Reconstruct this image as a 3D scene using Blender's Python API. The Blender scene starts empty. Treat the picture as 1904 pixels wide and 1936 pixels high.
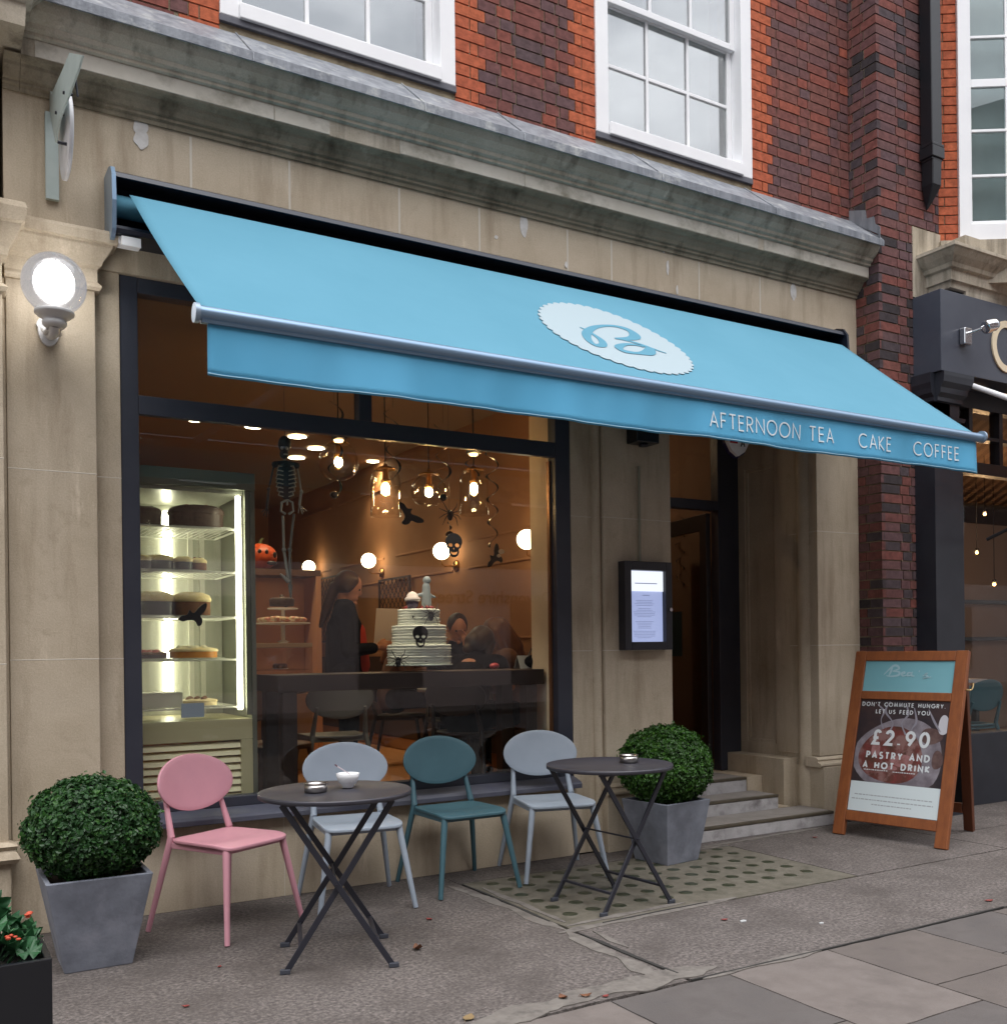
import bpy, bmesh, math, random
from math import sin, cos, pi, radians, sqrt, atan2
from mathutils import Vector, Matrix, noise

random.seed(7)
scene = bpy.context.scene
COL = scene.collection

# ------------------------------------------------------------------ camera
CAM = Vector((0.0, -5.4, 1.36))
FPX, YAW, ROLL, PY = 1878.83, 0.53285, -0.0124262, 1228.27
_r0 = Vector((cos(YAW), -sin(YAW), 0)); FWD = Vector((sin(YAW), cos(YAW), 0)); _u0 = Vector((0, 0, 1))
RGT = _r0*cos(ROLL) + _u0*sin(ROLL); UPV = -_r0*sin(ROLL) + _u0*cos(ROLL)
cd = bpy.data.cameras.new('camera'); cam = bpy.data.objects.new('camera', cd); COL.objects.link(cam)
cd.sensor_fit = 'HORIZONTAL'; cd.sensor_width = 36.0
cd.lens = FPX/1904*36.0
cd.shift_y = (PY-968)/1904
cd.clip_start = 0.05; cd.clip_end = 500
cam.matrix_world = Matrix(((RGT.x, UPV.x, -FWD.x, CAM.x), (RGT.y, UPV.y, -FWD.y, CAM.y), (RGT.z, UPV.z, -FWD.z, CAM.z), (0, 0, 0, 1)))
scene.camera = cam

def ray(x, y): return FWD + RGT*((x-952)/FPX) - UPV*((y-PY)/FPX)
def P(x, y, Y=0.0):          # photo point -> point on a plane parallel to the facade
    d = ray(x, y); return CAM + d*((Y-CAM.y)/d.y)
def G(x, y, z=0.0):          # photo point -> point on a level plane
    d = ray(x, y); return CAM + d*((z-CAM.z)/d.z)

# ------------------------------------------------------------------ world, sun, exposure
SUN_EL, SUN_AZ = 66, 205
w = bpy.data.worlds.new('World'); scene.world = w; w.use_nodes = True
nt = w.node_tree; N = nt.nodes; L = nt.links
for n in list(N): N.remove(n)
out = N.new('ShaderNodeOutputWorld'); bg = N.new('ShaderNodeBackground')
sky = N.new('ShaderNodeTexSky'); sky.sky_type = 'NISHITA'; sky.sun_disc = False
sky.sun_elevation = radians(SUN_EL); sky.sun_rotation = radians(SUN_AZ)
sky.air_density = 1.0; sky.dust_density = 3.0; sky.ozone_density = 1.5
tc = N.new('ShaderNodeTexCoord'); mp = N.new('ShaderNodeMapping'); mp.inputs['Scale'].default_value = (1.6, 1.6, 4.0)
nz = N.new('ShaderNodeTexNoise'); nz.inputs['Scale'].default_value = 1.7; nz.inputs['Detail'].default_value = 5; nz.inputs['Roughness'].default_value = .55
rp = N.new('ShaderNodeValToRGB'); rp.color_ramp.elements[0].position = .36; rp.color_ramp.elements[0].color = (4.2, 4.3, 4.6, 1)
rp.color_ramp.elements[1].position = .66; rp.color_ramp.elements[1].color = (9.6, 9.6, 9.9, 1)
mx = N.new('ShaderNodeMix'); mx.data_type = 'RGBA'; mx.inputs[0].default_value = .9
sx = N.new('ShaderNodeSeparateXYZ'); L.new(tc.outputs['Generated'], sx.inputs[0])
gr = N.new('ShaderNodeMapRange'); gr.inputs['From Min'].default_value = 0.0; gr.inputs['From Max'].default_value = 1.0; gr.inputs['To Min'].default_value = .30; gr.inputs['To Max'].default_value = 1.85; L.new(sx.outputs[2], gr.inputs['Value'])
vs_ = N.new('ShaderNodeVectorMath'); vs_.operation = 'SCALE'
L.new(tc.outputs['Generated'], mp.inputs['Vector']); L.new(mp.outputs[0], nz.inputs['Vector']); L.new(nz.outputs['Fac'], rp.inputs[0])
L.new(sky.outputs[0], mx.inputs[6]); L.new(rp.outputs[0], vs_.inputs[0]); L.new(gr.outputs[0], vs_.inputs['Scale']); L.new(vs_.outputs[0], mx.inputs[7]); L.new(mx.outputs[2], bg.inputs['Color'])
bg.inputs['Strength'].default_value = 0.12
L.new(bg.outputs[0], out.inputs[0])
sd = bpy.data.lights.new('sun', 'SUN'); sd.energy = 0.9; sd.angle = radians(50); sd.color = (1, .97, .93)
so = bpy.data.objects.new('sun', sd); COL.objects.link(so)
# light comes from above the street, over the camera's left shoulder
_sdir = Vector((-.35*cos(radians(SUN_EL)), -.94*cos(radians(SUN_EL)), sin(radians(SUN_EL))))
so.rotation_euler = _sdir.to_track_quat('Z', 'Y').to_euler(); so.location = (0, -6, 12)
scene.view_settings.view_transform = 'Standard'; scene.view_settings.look = 'None'
scene.view_settings.gamma = 1; scene.view_settings.exposure = 1.08
scene.render.engine = 'CYCLES'
scene.cycles.max_bounces = 8; scene.cycles.transparent_max_bounces = 24
scene.cycles.sample_clamp_indirect = 4.0
scene.cycles.caustics_reflective = False; scene.cycles.caustics_refractive = False

# ------------------------------------------------------------------ materials
def lin(c):  # sRGB 0-255 -> linear
    r = []
    for v in c:
        v /= 255; r.append(v/12.92 if v <= .04045 else ((v+.055)/1.055)**2.4)
    return tuple(r)
MATS = {}
def M(name, col, rough=.6, metal=0, col2=None, nscale=6, lo=.35, hi=.65, bump=0, bscale=60, stretch=None,
      emit=None, estr=0, coat=0, spec=.5, transl=0, col3=None, n3=2.0, lo3=.5, hi3=.7):
    if name in MATS: return MATS[name]
    m = bpy.data.materials.new(name); m.use_nodes = True; t = m.node_tree; b = t.nodes['Principled BSDF']
    b.inputs['Roughness'].default_value = rough; b.inputs['Metallic'].default_value = metal
    b.inputs['Base Color'].default_value = (*col, 1); b.inputs['Specular IOR Level'].default_value = spec
    b.inputs['Coat Weight'].default_value = coat
    tcn = t.nodes.new('ShaderNodeTexCoord'); geo = t.nodes.new('ShaderNodeNewGeometry')
    src = geo.outputs['Position']
    if col2 is not None:
        mpn = t.nodes.new('ShaderNodeMapping'); t.links.new(src, mpn.inputs[0])
        if stretch: mpn.inputs['Scale'].default_value = stretch
        nn = t.nodes.new('ShaderNodeTexNoise'); nn.inputs['Scale'].default_value = nscale; nn.inputs['Detail'].default_value = 6; nn.inputs['Roughness'].default_value = .6
        t.links.new(mpn.outputs[0], nn.inputs['Vector'])
        cr = t.nodes.new('ShaderNodeValToRGB'); cr.color_ramp.elements[0].position = lo; cr.color_ramp.elements[1].position = hi
        cr.color_ramp.elements[0].color = (*col, 1); cr.color_ramp.elements[1].color = (*col2, 1)
        t.links.new(nn.outputs['Fac'], cr.inputs[0]); o = cr.outputs[0]
        if col3 is not None:
            n2 = t.nodes.new('ShaderNodeTexNoise'); n2.inputs['Scale'].default_value = n3; n2.inputs['Detail'].default_value = 8; n2.inputs['Roughness'].default_value = .65
            t.links.new(src, n2.inputs['Vector'])
            c2 = t.nodes.new('ShaderNodeValToRGB'); c2.color_ramp.elements[0].position = lo3; c2.color_ramp.elements[1].position = hi3
            c2.color_ramp.elements[0].color = (0, 0, 0, 1); c2.color_ramp.elements[1].color = (1, 1, 1, 1)
            t.links.new(n2.outputs['Fac'], c2.inputs[0])
            mm = t.nodes.new('ShaderNodeMix'); mm.data_type = 'RGBA'; t.links.new(c2.outputs[0], mm.inputs[0])
            t.links.new(o, mm.inputs[6]); mm.inputs[7].default_value = (*col3, 1); o = mm.outputs[2]
        t.links.new(o, b.inputs['Base Color'])
    if bump:
        bn = t.nodes.new('ShaderNodeTexNoise'); bn.inputs['Scale'].default_value = bscale; bn.inputs['Detail'].default_value = 5
        t.links.new(src, bn.inputs['Vector'])
        bu = t.nodes.new('ShaderNodeBump'); bu.inputs['Strength'].default_value = bump; bu.inputs['Distance'].default_value = .01
        t.links.new(bn.outputs['Fac'], bu.inputs['Height']); t.links.new(bu.outputs[0], b.inputs['Normal'])
    if emit is not None:
        b.inputs['Emission Color'].default_value = (*emit, 1); b.inputs['Emission Strength'].default_value = estr
    if transl:
        o_ = t.nodes['Material Output']; tr = t.nodes.new('ShaderNodeBsdfTranslucent'); tr.inputs[0].default_value = (*col, 1)
        ms = t.nodes.new('ShaderNodeMixShader'); ms.inputs[0].default_value = transl
        t.links.new(b.outputs[0], ms.inputs[1]); t.links.new(tr.outputs[0], ms.inputs[2]); t.links.new(ms.outputs[0], o_.inputs[0])
    MATS[name] = m; return m

def glass_mat(name, tint=(.93, .95, .95), boost=1.3, rough=0.0):
    m = bpy.data.materials.new(name); m.use_nodes = True; t = m.node_tree
    for n in list(t.nodes): t.nodes.remove(n)
    o = t.nodes.new('ShaderNodeOutputMaterial'); tr = t.nodes.new('ShaderNodeBsdfTransparent'); gl = t.nodes.new('ShaderNodeBsdfGlossy')
    fr = t.nodes.new('ShaderNodeLayerWeight'); fr.inputs[0].default_value = .5
    pw = t.nodes.new('ShaderNodeMath'); pw.operation = 'POWER'; pw.inputs[1].default_value = 5; t.links.new(fr.outputs['Facing'], pw.inputs[0])
    mu = t.nodes.new('ShaderNodeMath'); mu.operation = 'MULTIPLY_ADD'; mu.inputs[1].default_value = .7; mu.inputs[2].default_value = .042*boost; mu.use_clamp = True
    ms = t.nodes.new('ShaderNodeMixShader'); tr.inputs[0].default_value = (*tint, 1); gl.inputs['Roughness'].default_value = rough
    t.links.new(pw.outputs[0], mu.inputs[0]); t.links.new(mu.outputs[0], ms.inputs[0]); t.links.new(tr.outputs[0], ms.inputs[1]); t.links.new(gl.outputs[0], ms.inputs[2])
    t.links.new(ms.outputs[0], o.inputs[0]); MATS[name] = m; return m

def stone_mat(name, a, b, stain, darkz=None):
    """limestone: soft mottling, vertical run stains, fine grain"""
    m = bpy.data.materials.new(name); m.use_nodes = True; t = m.node_tree; bs = t.nodes['Principled BSDF']
    bs.inputs['Roughness'].default_value = .85; bs.inputs['Specular IOR Level'].default_value = .25
    geo = t.nodes.new('ShaderNodeNewGeometry'); pos = geo.outputs['Position']
    def nzn(scale, det, st=(1, 1, 1)):
        mpn = t.nodes.new('ShaderNodeMapping'); mpn.inputs['Scale'].default_value = st; t.links.new(pos, mpn.inputs[0])
        q = t.nodes.new('ShaderNodeTexNoise'); q.inputs['Scale'].default_value = scale; q.inputs['Detail'].default_value = det; q.inputs['Roughness'].default_value = .62
        t.links.new(mpn.outputs[0], q.inputs['Vector']); return q.outputs['Fac']
    def ramp(f, lo, hi):
        r_ = t.nodes.new('ShaderNodeMapRange'); r_.inputs['From Min'].default_value = lo; r_.inputs['From Max'].default_value = hi; t.links.new(f, r_.inputs['Value']); return r_.outputs[0]
    def mixc(f, c1, c2):
        mm = t.nodes.new('ShaderNodeMix'); mm.data_type = 'RGBA'; t.links.new(f, mm.inputs[0])
        for s, c in ((6, c1), (7, c2)):
            if isinstance(c, tuple): mm.inputs[s].default_value = (*c, 1)
            else: t.links.new(c, mm.inputs[s])
        return mm.outputs[2]
    c = mixc(ramp(nzn(2.3, 5), .35, .65), a, b)
    lite = tuple(min(1, v*1.35+.05) for v in b)
    c = mixc(ramp(nzn(3.2, 6, (2.6, 2.6, .5)), .62, .82), c, lite)
    c = mixc(ramp(nzn(2.0, 7, (3.5, 3.5, .45)), .50, .78), c, stain)
    c = mixc(ramp(nzn(1.1, 5), .55, .75), c, tuple(.85*v for v in b))
    c = mixc(ramp(nzn(9, 8), .60, .95), c, stain)
    g = nzn(140, 3); mg = t.nodes.new('ShaderNodeMix'); mg.data_type = 'RGBA'; mg.blend_type = 'OVERLAY'; mg.inputs[0].default_value = .25
    t.links.new(c, mg.inputs[6]); t.links.new(g, mg.inputs[7]); t.links.new(mg.outputs[2], bs.inputs['Base Color'])
    bu = t.nodes.new('ShaderNodeBump'); bu.inputs['Strength'].default_value = .35; bu.inputs['Distance'].default_value = .006
    t.links.new(nzn(70, 6), bu.inputs['Height']); t.links.new(bu.outputs[0], bs.inputs['Normal'])
    MATS[name] = m; return m

def brick_mat(name, stops):
    m = bpy.data.materials.new(name); m.use_nodes = True; t = m.node_tree; bs = t.nodes['Principled BSDF']
    bs.inputs['Roughness'].default_value = .85; bs.inputs['Specular IOR Level'].default_value = .2
    at = t.nodes.new('ShaderNodeAttribute'); at.attribute_name = 'tint'
    cr = t.nodes.new('ShaderNodeValToRGB'); cr.color_ramp.interpolation = 'LINEAR'
    els = cr.color_ramp.elements
    els[0].position = stops[0][0]; els[0].color = (*stops[0][1], 1); els[1].position = stops[-1][0]; els[1].color = (*stops[-1][1], 1)
    for p, c in stops[1:-1]:
        e = els.new(p); e.color = (*c, 1)
    t.links.new(at.outputs['Fac'], cr.inputs[0])
    geo = t.nodes.new('ShaderNodeNewGeometry'); q = t.nodes.new('ShaderNodeTexNoise'); q.inputs['Scale'].default_value = 22; q.inputs['Detail'].default_value = 8; q.inputs['Roughness'].default_value = .7
    t.links.new(geo.outputs['Position'], q.inputs['Vector'])
    mr = t.nodes.new('ShaderNodeMapRange'); mr.inputs['From Min'].default_value = .3; mr.inputs['From Max'].default_value = .72; mr.inputs['To Min'].default_value = .55; mr.inputs['To Max'].default_value = 1.35
    t.links.new(q.outputs['Fac'], mr.inputs['Value'])
    vm = t.nodes.new('ShaderNodeVectorMath'); vm.operation = 'SCALE'; t.links.new(cr.outputs[0], vm.inputs[0]); t.links.new(mr.outputs[0], vm.inputs['Scale'])
    t.links.new(vm.outputs[0], bs.inputs['Base Color'])
    bu = t.nodes.new('ShaderNodeBump'); bu.inputs['Strength'].default_value = .6; bu.inputs['Distance'].default_value = .004
    t.links.new(q.outputs['Fac'], bu.inputs['Height']); t.links.new(bu.outputs[0], bs.inputs['Normal'])
    MATS[name] = m; return m

STONE = stone_mat('limestone', (.455, .383, .282), (.55, .472, .362), (.31, .245, .17))
STONE_D = stone_mat('weathered_limestone', (.41, .355, .27), (.57, .51, .415), (.085, .068, .046))
BRICK = brick_mat('brick_face', [(0, (.50, .135, .062)), (.18, (.42, .108, .056)), (.24, (.25, .078, .058)), (.45, (.175, .070, .062)), (.62, (.125, .078, .085)), (.8, (.20, .080, .065)), (.9, (.095, .072, .080)), (1, (.05, .042, .045))])
MORTAR = M('mortar', (.34, .285, .19), .9, col2=(.20, .165, .11), nscale=9, bump=.4)
LEAD = M('lead', lin((142, 146, 152)), .5, .3, col2=lin((108, 112, 119)), nscale=5, stretch=(3, 3, .6), bump=.2, col3=lin((190, 192, 188)), n3=7, lo3=.55, hi3=.75)
WHITEP = M('white_paint', (.90, .91, .92), .4, col2=(.85, .86, .88), nscale=3)
GREYF = M('dark_grey_frame_paint', (.030, .034, .050), .42, col2=(.038, .042, .058), nscale=4)
SILLM = M('grey_sill_paint', (.075, .08, .115), .4, col2=(.11, .115, .14), nscale=5)
GLASS = glass_mat('window_glass', (.95, .96, .95), .92); CLEAR = glass_mat('clear_glass', (.97, .96, .94), 1.6)
BLACK = M('black_paint', (.008, .009, .012), .35)
DARKMETAL = M('dark_metal', (.02, .021, .028), .35, .3)
STEEL = M('brushed_steel', (.55, .55, .56), .25, 1)

# ------------------------------------------------------------------ mesh helpers
class MB:
    def __init__(s): s.v = []; s.f = []; s.m = []; s.t = []; s.sm = []
    def add(s, vs, fs, m=0, t=0.0, smooth=False):
        b = len(s.v); s.v += [tuple(v) for v in vs]
        for f in fs: s.f.append(tuple(i+b for i in f)); s.m.append(m); s.t.append(t); s.sm.append(smooth)
    def box(s, x0, x1, y0, y1, z0, z1, m=0, t=0.0):
        v = [(x, y, z) for x in (x0, x1) for y in (y0, y1) for z in (z0, z1)]
        s.add(v, [(0, 1, 3, 2), (4, 6, 7, 5), (0, 4, 5, 1), (2, 3, 7, 6), (0, 2, 6, 4), (1, 5, 7, 3)], m, t)
    def obox(s, c, ax, ay, az, m=0, t=0.0):   # centre + half-axis vectors
        c, ax, ay, az = map(Vector, (c, ax, ay, az))
        v = [c+ax*i+ay*j+az*k for i in (-1, 1) for j in (-1, 1) for k in (-1, 1)]
        s.add(v, [(0, 1, 3, 2), (4, 6, 7, 5), (0, 4, 5, 1), (2, 3, 7, 6), (0, 2, 6, 4), (1, 5, 7, 3)], m, t)
    def bar(s, a, b, wx, wy, side=None, m=0):  # rectangular bar from a to b
        a, b = Vector(a), Vector(b); d = (b-a).normalized()
        sd_ = Vector(side) if side else (Vector((0, 0, 1)) if abs(d.z) < .9 else Vector((1, 0, 0)))
        u = d.cross(sd_).normalized(); v_ = d.cross(u).normalized()
        s.obox((a+b)/2, (b-a)/2, u*wx/2, v_*wy/2, m)
    def prism(s, poly, p0, ux, uy, ext, m=0, smooth=False):  # poly 2D placed at p0 with axes ux,uy extruded by ext
        p0, ux, uy, ext = map(Vector, (p0, ux, uy, ext)); n = len(poly)
        a = [p0+ux*p[0]+uy*p[1] for p in poly]; v = a+[q+ext for q in a]
        s.add(v, [tuple(range(n-1, -1, -1)), tuple(range(n, 2*n))], m)
        s.add(v, [(i, (i+1) % n, n+(i+1) % n, n+i) for i in range(n)], m, smooth=smooth)
    def lathe(s, prof, mat=None, seg=32, m=0, smooth=True, ang=2*pi):
        mat = mat or Matrix(); n = len(prof); vs = []; fs = []
        for k in range(seg):
            a = 2*pi*k/seg
            for r, z in prof: vs.append(mat @ Vector((r*cos(a), r*sin(a), z)))
        for k in range(seg):
            k2 = (k+1) % seg
            for i in range(n-1): fs.append((k*n+i, k2*n+i, k2*n+i+1, k*n+i+1))
        s.add(vs, fs, m, smooth=smooth)
    def tube(s, pts, r, seg=8, m=0, closed=False, cap=True, smooth=True):
        pts = [Vector(p) for p in pts]; n = len(pts); rs = r if isinstance(r, (list, tuple)) else [r]*n
        vs = []; fs = []; up = None
        for i, p in enumerate(pts):
            d = (pts[(i+1) % n]-pts[i-1]) if closed else (pts[min(i+1, n-1)]-pts[max(i-1, 0)])
            if d.length < 1e-9: d = Vector((0, 0, 1))
            d.normalize()
            if up is None: up = Vector((0, 0, 1)) if abs(d.z) < .9 else Vector((1, 0, 0))
            u = d.cross(up)
            if u.length < 1e-6: u = d.cross(Vector((0, 1, 0)))
            u.normalize(); v_ = u.cross(d).normalized(); up = v_
            for k in range(seg):
                a = 2*pi*k/seg; vs.append(p+(u*cos(a)+v_*sin(a))*rs[i])
        for i in range(n if closed else n-1):
            j = (i+1) % n
            for k in range(seg):
                k2 = (k+1) % seg; fs.append((i*seg+k, i*seg+k2, j*seg+k2, j*seg+k))
        s.add(vs, fs, m, smooth=smooth)
        if cap and not closed:
            s.add([vs[k] for k in range(seg)], [tuple(range(seg))], m); s.add([vs[(n-1)*seg+k] for k in range(seg)], [tuple(range(seg-1, -1, -1))], m)
    def ball(s, c, r, seg=16, rings=10, m=0, rot=None, t=0.0):  # r scalar or 3-vector
        c = Vector(c); r = (r, r, r) if not isinstance(r, (list, tuple)) else r; vs = []; fs = []; rot = rot or Matrix.Identity(3)
        for i in range(rings+1):
            th = pi*i/rings
            for k in range(seg):
                a = 2*pi*k/seg; vs.append(c+rot @ Vector((r[0]*sin(th)*cos(a), r[1]*sin(th)*sin(a), r[2]*cos(th))))
        for i in range(rings):
            for k in range(seg):
                k2 = (k+1) % seg; fs.append((i*seg+k, (i+1)*seg+k, (i+1)*seg+k2, i*seg+k2))
        s.add(vs, fs, m, t, smooth=True)
    def caps(s, a, b, ra, rb, seg=12):    # tapered capsule
        a, b = Vector(a), Vector(b); n = 6; d = (b-a); 
        if d.length < 1e-6: s.ball(a, ra); return
        d.normalize(); pts = []; rs = []
        for i in range(n+1):
            th = pi/2*(i/n); pts.append(a-d*ra*cos(th)); rs.append(max(1e-4, ra*sin(th)))
        for i in range(n+1):
            th = pi/2*(i/n); pts.append(b+d*rb*sin(th)); rs.append(max(1e-4, rb*cos(th)))
        s.tube(pts, rs, seg, cap=False)

def wloc(p):
    v = Vector((0, 0, 0))
    while p: v += p.location; p = p.parent
    return v
def build(name, mb, mats, parent=None, bevel=0, smooth=None, tint=False, mods=None, seg=2):
    if not isinstance(mats, (list, tuple)): mats = [mats]
    me = bpy.data.meshes.new(name)
    if parent is None:
        xs = [v[0] for v in mb.v]; ys = [v[1] for v in mb.v]; zs = [v[2] for v in mb.v]
        org = Vector(((min(xs)+max(xs))/2, (min(ys)+max(ys))/2, min(zs)))
    else: org = wloc(parent)
    me.from_pydata([(v[0]-org.x, v[1]-org.y, v[2]-org.z) for v in mb.v], [], mb.f)
    for m in mats: me.materials.append(m)
    me.polygons.foreach_set('material_index', mb.m)
    me.polygons.foreach_set('use_smooth', [bool(smooth) if smooth is not None else q for q in mb.sm])
    if tint:
        a = me.attributes.new('tint', 'FLOAT', 'FACE'); a.data.foreach_set('value', mb.t)
    me.update()
    bm = bmesh.new(); bm.from_mesh(me); bmesh.ops.recalc_face_normals(bm, faces=bm.faces); bm.to_mesh(me); bm.free()
    o = bpy.data.objects.new(name, me); COL.objects.link(o)
    if parent is None: o.location = org
    else: o.parent = parent
    if mods:
        mods(o); bake(o)
        for p_ in o.data.polygons: p_.use_smooth = True
    if bevel:
        b = o.modifiers.new('bevel', 'BEVEL'); b.width = bevel; b.segments = seg; b.limit_method = 'ANGLE'; b.angle_limit = radians(40)
    return o
def bake(o):
    dg = bpy.context.evaluated_depsgraph_get(); dg.update()
    me = bpy.data.meshes.new_from_object(o.evaluated_get(dg)); o.modifiers.clear(); o.data = me
def organic(vox, it=4):
    def f(o):
        r = o.modifiers.new('r', 'REMESH'); r.mode = 'VOXEL'; r.voxel_size = vox
        s_ = o.modifiers.new('s', 'SMOOTH'); s_.iterations = it; s_.factor = .5
    return f
def tag(o, label=None, cat=None, group=None, kind=None):
    if label: o['label'] = label
    if cat: o['category'] = cat
    if group: o['group'] = group
    if kind: o['kind'] = kind
    return o
def thing(name, loc, label, cat, group=None, kind=None):
    o = bpy.data.objects.new(name, None); COL.objects.link(o); o.location = loc; o.empty_display_size = .1
    return tag(o, label, cat, group, kind)
def copy_thing(root, loc=None, rz=None, label=None):
    kids = [c for c in bpy.data.objects if c.parent == root]
    r = root.copy(); COL.objects.link(r)
    if loc is not None: r.location = loc
    if rz is not None: r.rotation_euler.z = rz
    if label: r['label'] = label
    for c in kids:
        d = c.copy(); COL.objects.link(d); d.parent = r
        for g in [k for k in bpy.data.objects if k.parent == c]:
            e = g.copy(); COL.objects.link(e); e.parent = d
    return r
def kids(o): return [c for c in bpy.data.objects if c.parent == o]
def remat(root, old, new):
    for c in kids(root):
        c.data = c.data.copy()
        for i, m in enumerate(c.data.materials):
            if m == old: c.data.materials[i] = new

def flat(name, loops, mat, parent=None, p0=(0, 0, 0), ux=(1, 0, 0), uy=(0, 0, 1), th=.002):
    """closed 2D outlines (holes allowed) as a thin solid sheet"""
    cu = bpy.data.curves.new('c', 'CURVE'); cu.dimensions = '2D'; cu.fill_mode = 'BOTH'; cu.extrude = th/2
    for lp in loops:
        s = cu.splines.new('POLY'); s.points.add(len(lp)-1)
        for i, p in enumerate(lp): s.points[i].co = (p[0], p[1], 0, 1)
        s.use_cyclic_u = True
    t = bpy.data.objects.new('tmp', cu); COL.objects.link(t); bpy.context.view_layer.update()
    me = bpy.data.meshes.new_from_object(t.evaluated_get(bpy.context.evaluated_depsgraph_get()))
    bpy.data.objects.remove(t); bpy.data.curves.remove(cu)
    ux, uy = Vector(ux), Vector(uy); n = ux.cross(uy).normalized(); p0 = Vector(p0)
    mb = MB(); mb.add([p0+ux*v.co.x+uy*v.co.y+n*v.co.z for v in me.vertices], [tuple(p.vertices) for p in me.polygons])
    bpy.data.meshes.remove(me)
    return build(name, mb, mat, parent)

def ribbon(mb, pts, wdt, p0, ux, uy, n, off=0, th=.001, m=0):
    """stroke of width wdt (number or list) along 2D pts"""
    pts = [Vector((p[0], p[1])) for p in pts]; k = len(pts); ws = wdt if isinstance(wdt, (list, tuple)) else [wdt]*k
    Lp = []; Rp = []
    for i in range(k):
        a = (pts[i]-pts[i-1]).normalized() if i else None; b = (pts[i+1]-pts[i]).normalized() if i < k-1 else None
        if a is None: a = b
        if b is None: b = a
        d = (a+b); d = d.normalized() if d.length > 1e-6 else a
        nn = Vector((-d.y, d.x)); c = max(.45, nn.dot(Vector((-a.y, a.x))))
        Lp.append(pts[i]+nn*ws[i]/2/c); Rp.append(pts[i]-nn*ws[i]/2/c)
    vs = []
    for q in Lp+Rp: vs.append(p0+ux*q.x+uy*q.y+n*(off+th))
    for q in Lp+Rp: vs.append(p0+ux*q.x+uy*q.y+n*off)
    fs = []
    for i in range(k-1):
        fs += [(i, i+1, k+i+1, k+i), (2*k+i, 3*k+i, 3*k+i+1, 2*k+i+1), (i, 2*k+i, 2*k+i+1, i+1), (k+i, k+i+1, 3*k+i+1, 3*k+i)]
    fs += [(0, k, 3*k, 2*k), (k-1, 3*k-1, 4*k-1, 2*k-1)]
    mb.add(vs, fs, m)
def arc(cx, cy, rx, ry, a0, a1, n=14):
    return [(cx+rx*cos(radians(a0+(a1-a0)*i/n)), cy+ry*sin(radians(a0+(a1-a0)*i/n))) for i in range(n+1)]
GL = {  # advance width, strokes (unit cap height)
 'A': (.72, [[(0, 0), (.36, 1), (.72, 0)], [(.14, .33), (.58, .33)]]), 'C': (.78, [arc(.5, .5, .5, .5, 50, 310)]),
 'D': (.72, [[(0, 0), (0, 1)]+arc(.22, .5, .5, .5, 90, -90)+[(0, 0)]]), 'E': (.46, [[(.46, 1), (0, 1), (0, 0), (.46, 0)], [(0, .52), (.42, .52)]]),
 'F': (.44, [[(.44, 1), (0, 1), (0, 0)], [(0, .52), (.4, .52)]]), 'G': (.9, [arc(.5, .5, .5, .5, 45, 360)+[(.55, .5)]]),
 'H': (.66, [[(0, 0), (0, 1)], [(.66, 0), (.66, 1)], [(0, .5), (.66, .5)]]), 'I': (0.04, [[(0.02, 0), (0.02, 1)]]),
 'K': (.6, [[(0, 0), (0, 1)], [(.56, 1), (.02, .46), (.6, 0)]]), 'L': (.42, [[(0, 1), (0, 0), (.42, 0)]]),
 'M': (.84, [[(0, 0), (.1, 1), (.42, .12), (.74, 1), (.84, 0)]]), 'N': (.7, [[(0, 0), (0, 1), (.7, 0), (.7, 1)]]),
 'O': (1.0, [arc(.5, .5, .5, .5, 90, 450, 28)]), 'P': (.5, [[(0, 0), (0, 1)]+arc(.24, .74, .26, .26, 90, -90)+[(0, .48)]]),
 'R': (.54, [[(0, 0), (0, 1)]+arc(.24, .74, .26, .26, 90, -90)+[(0, .48)], [(.22, .48), (.54, 0)]]),
 'S': (.5, [arc(.26, .75, .23, .25, 40, 270, 12)+arc(.26, .25, .26, .25, 90, -145, 12)[1:]]), 'T': (.56, [[(0, 1), (.56, 1)], [(.28, 1), (.28, 0)]]),
 'U': (.62, [[(0, 1), (0, .3)]+arc(.31, .31, .31, .31, 180, 360)+[(.62, 1)]]), 'Y': (.62, [[(0, 1), (.31, .5), (.62, 1)], [(.31, .5), (.31, 0)]]),
 '2': (.52, [arc(.26, .73, .25, .27, 170, -35, 12)+[(0, 0), (.54, 0)]]), '9': (.56, [arc(.28, .69, .28, .31, 0, 360, 20), [(.55, .6), (.2, 0)]]),
 '0': (.6, [arc(.3, .5, .3, .5, 90, 450, 24)]), '.': (.1, [[(0, .0), (0, .1)]]), "'": (.06, [[(0, 1), (0, .74)]]), ' ': (.34, []),
 '£': (.56, [arc(.34, .76, .2, .24, 20, 180, 10)+[(.16, .3), (.02, .02), (.56, .02)], [(0, .46), (.42, .46)]]),
}
def text(mb, s, p0, ux, uy, h, w_, track=.16, centre=False, off0=.001, m=0, th=.0012):
    p0, ux, uy = Vector(p0), Vector(ux).normalized(), Vector(uy).normalized(); n = ux.cross(uy).normalized()
    tot = sum((GL[c][0]+track) for c in s)*h-track*h; x = -tot/2 if centre else 0; j = 0
    for c in s:
        adv, st = GL[c]
        for q in st:
            ribbon(mb, [(x+a*h, b*h) for a, b in q], w_, p0, ux, uy, n, off0+(j % 3)*.0003, th, m); j += 1
        x += (adv+track)*h
    return tot

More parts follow.
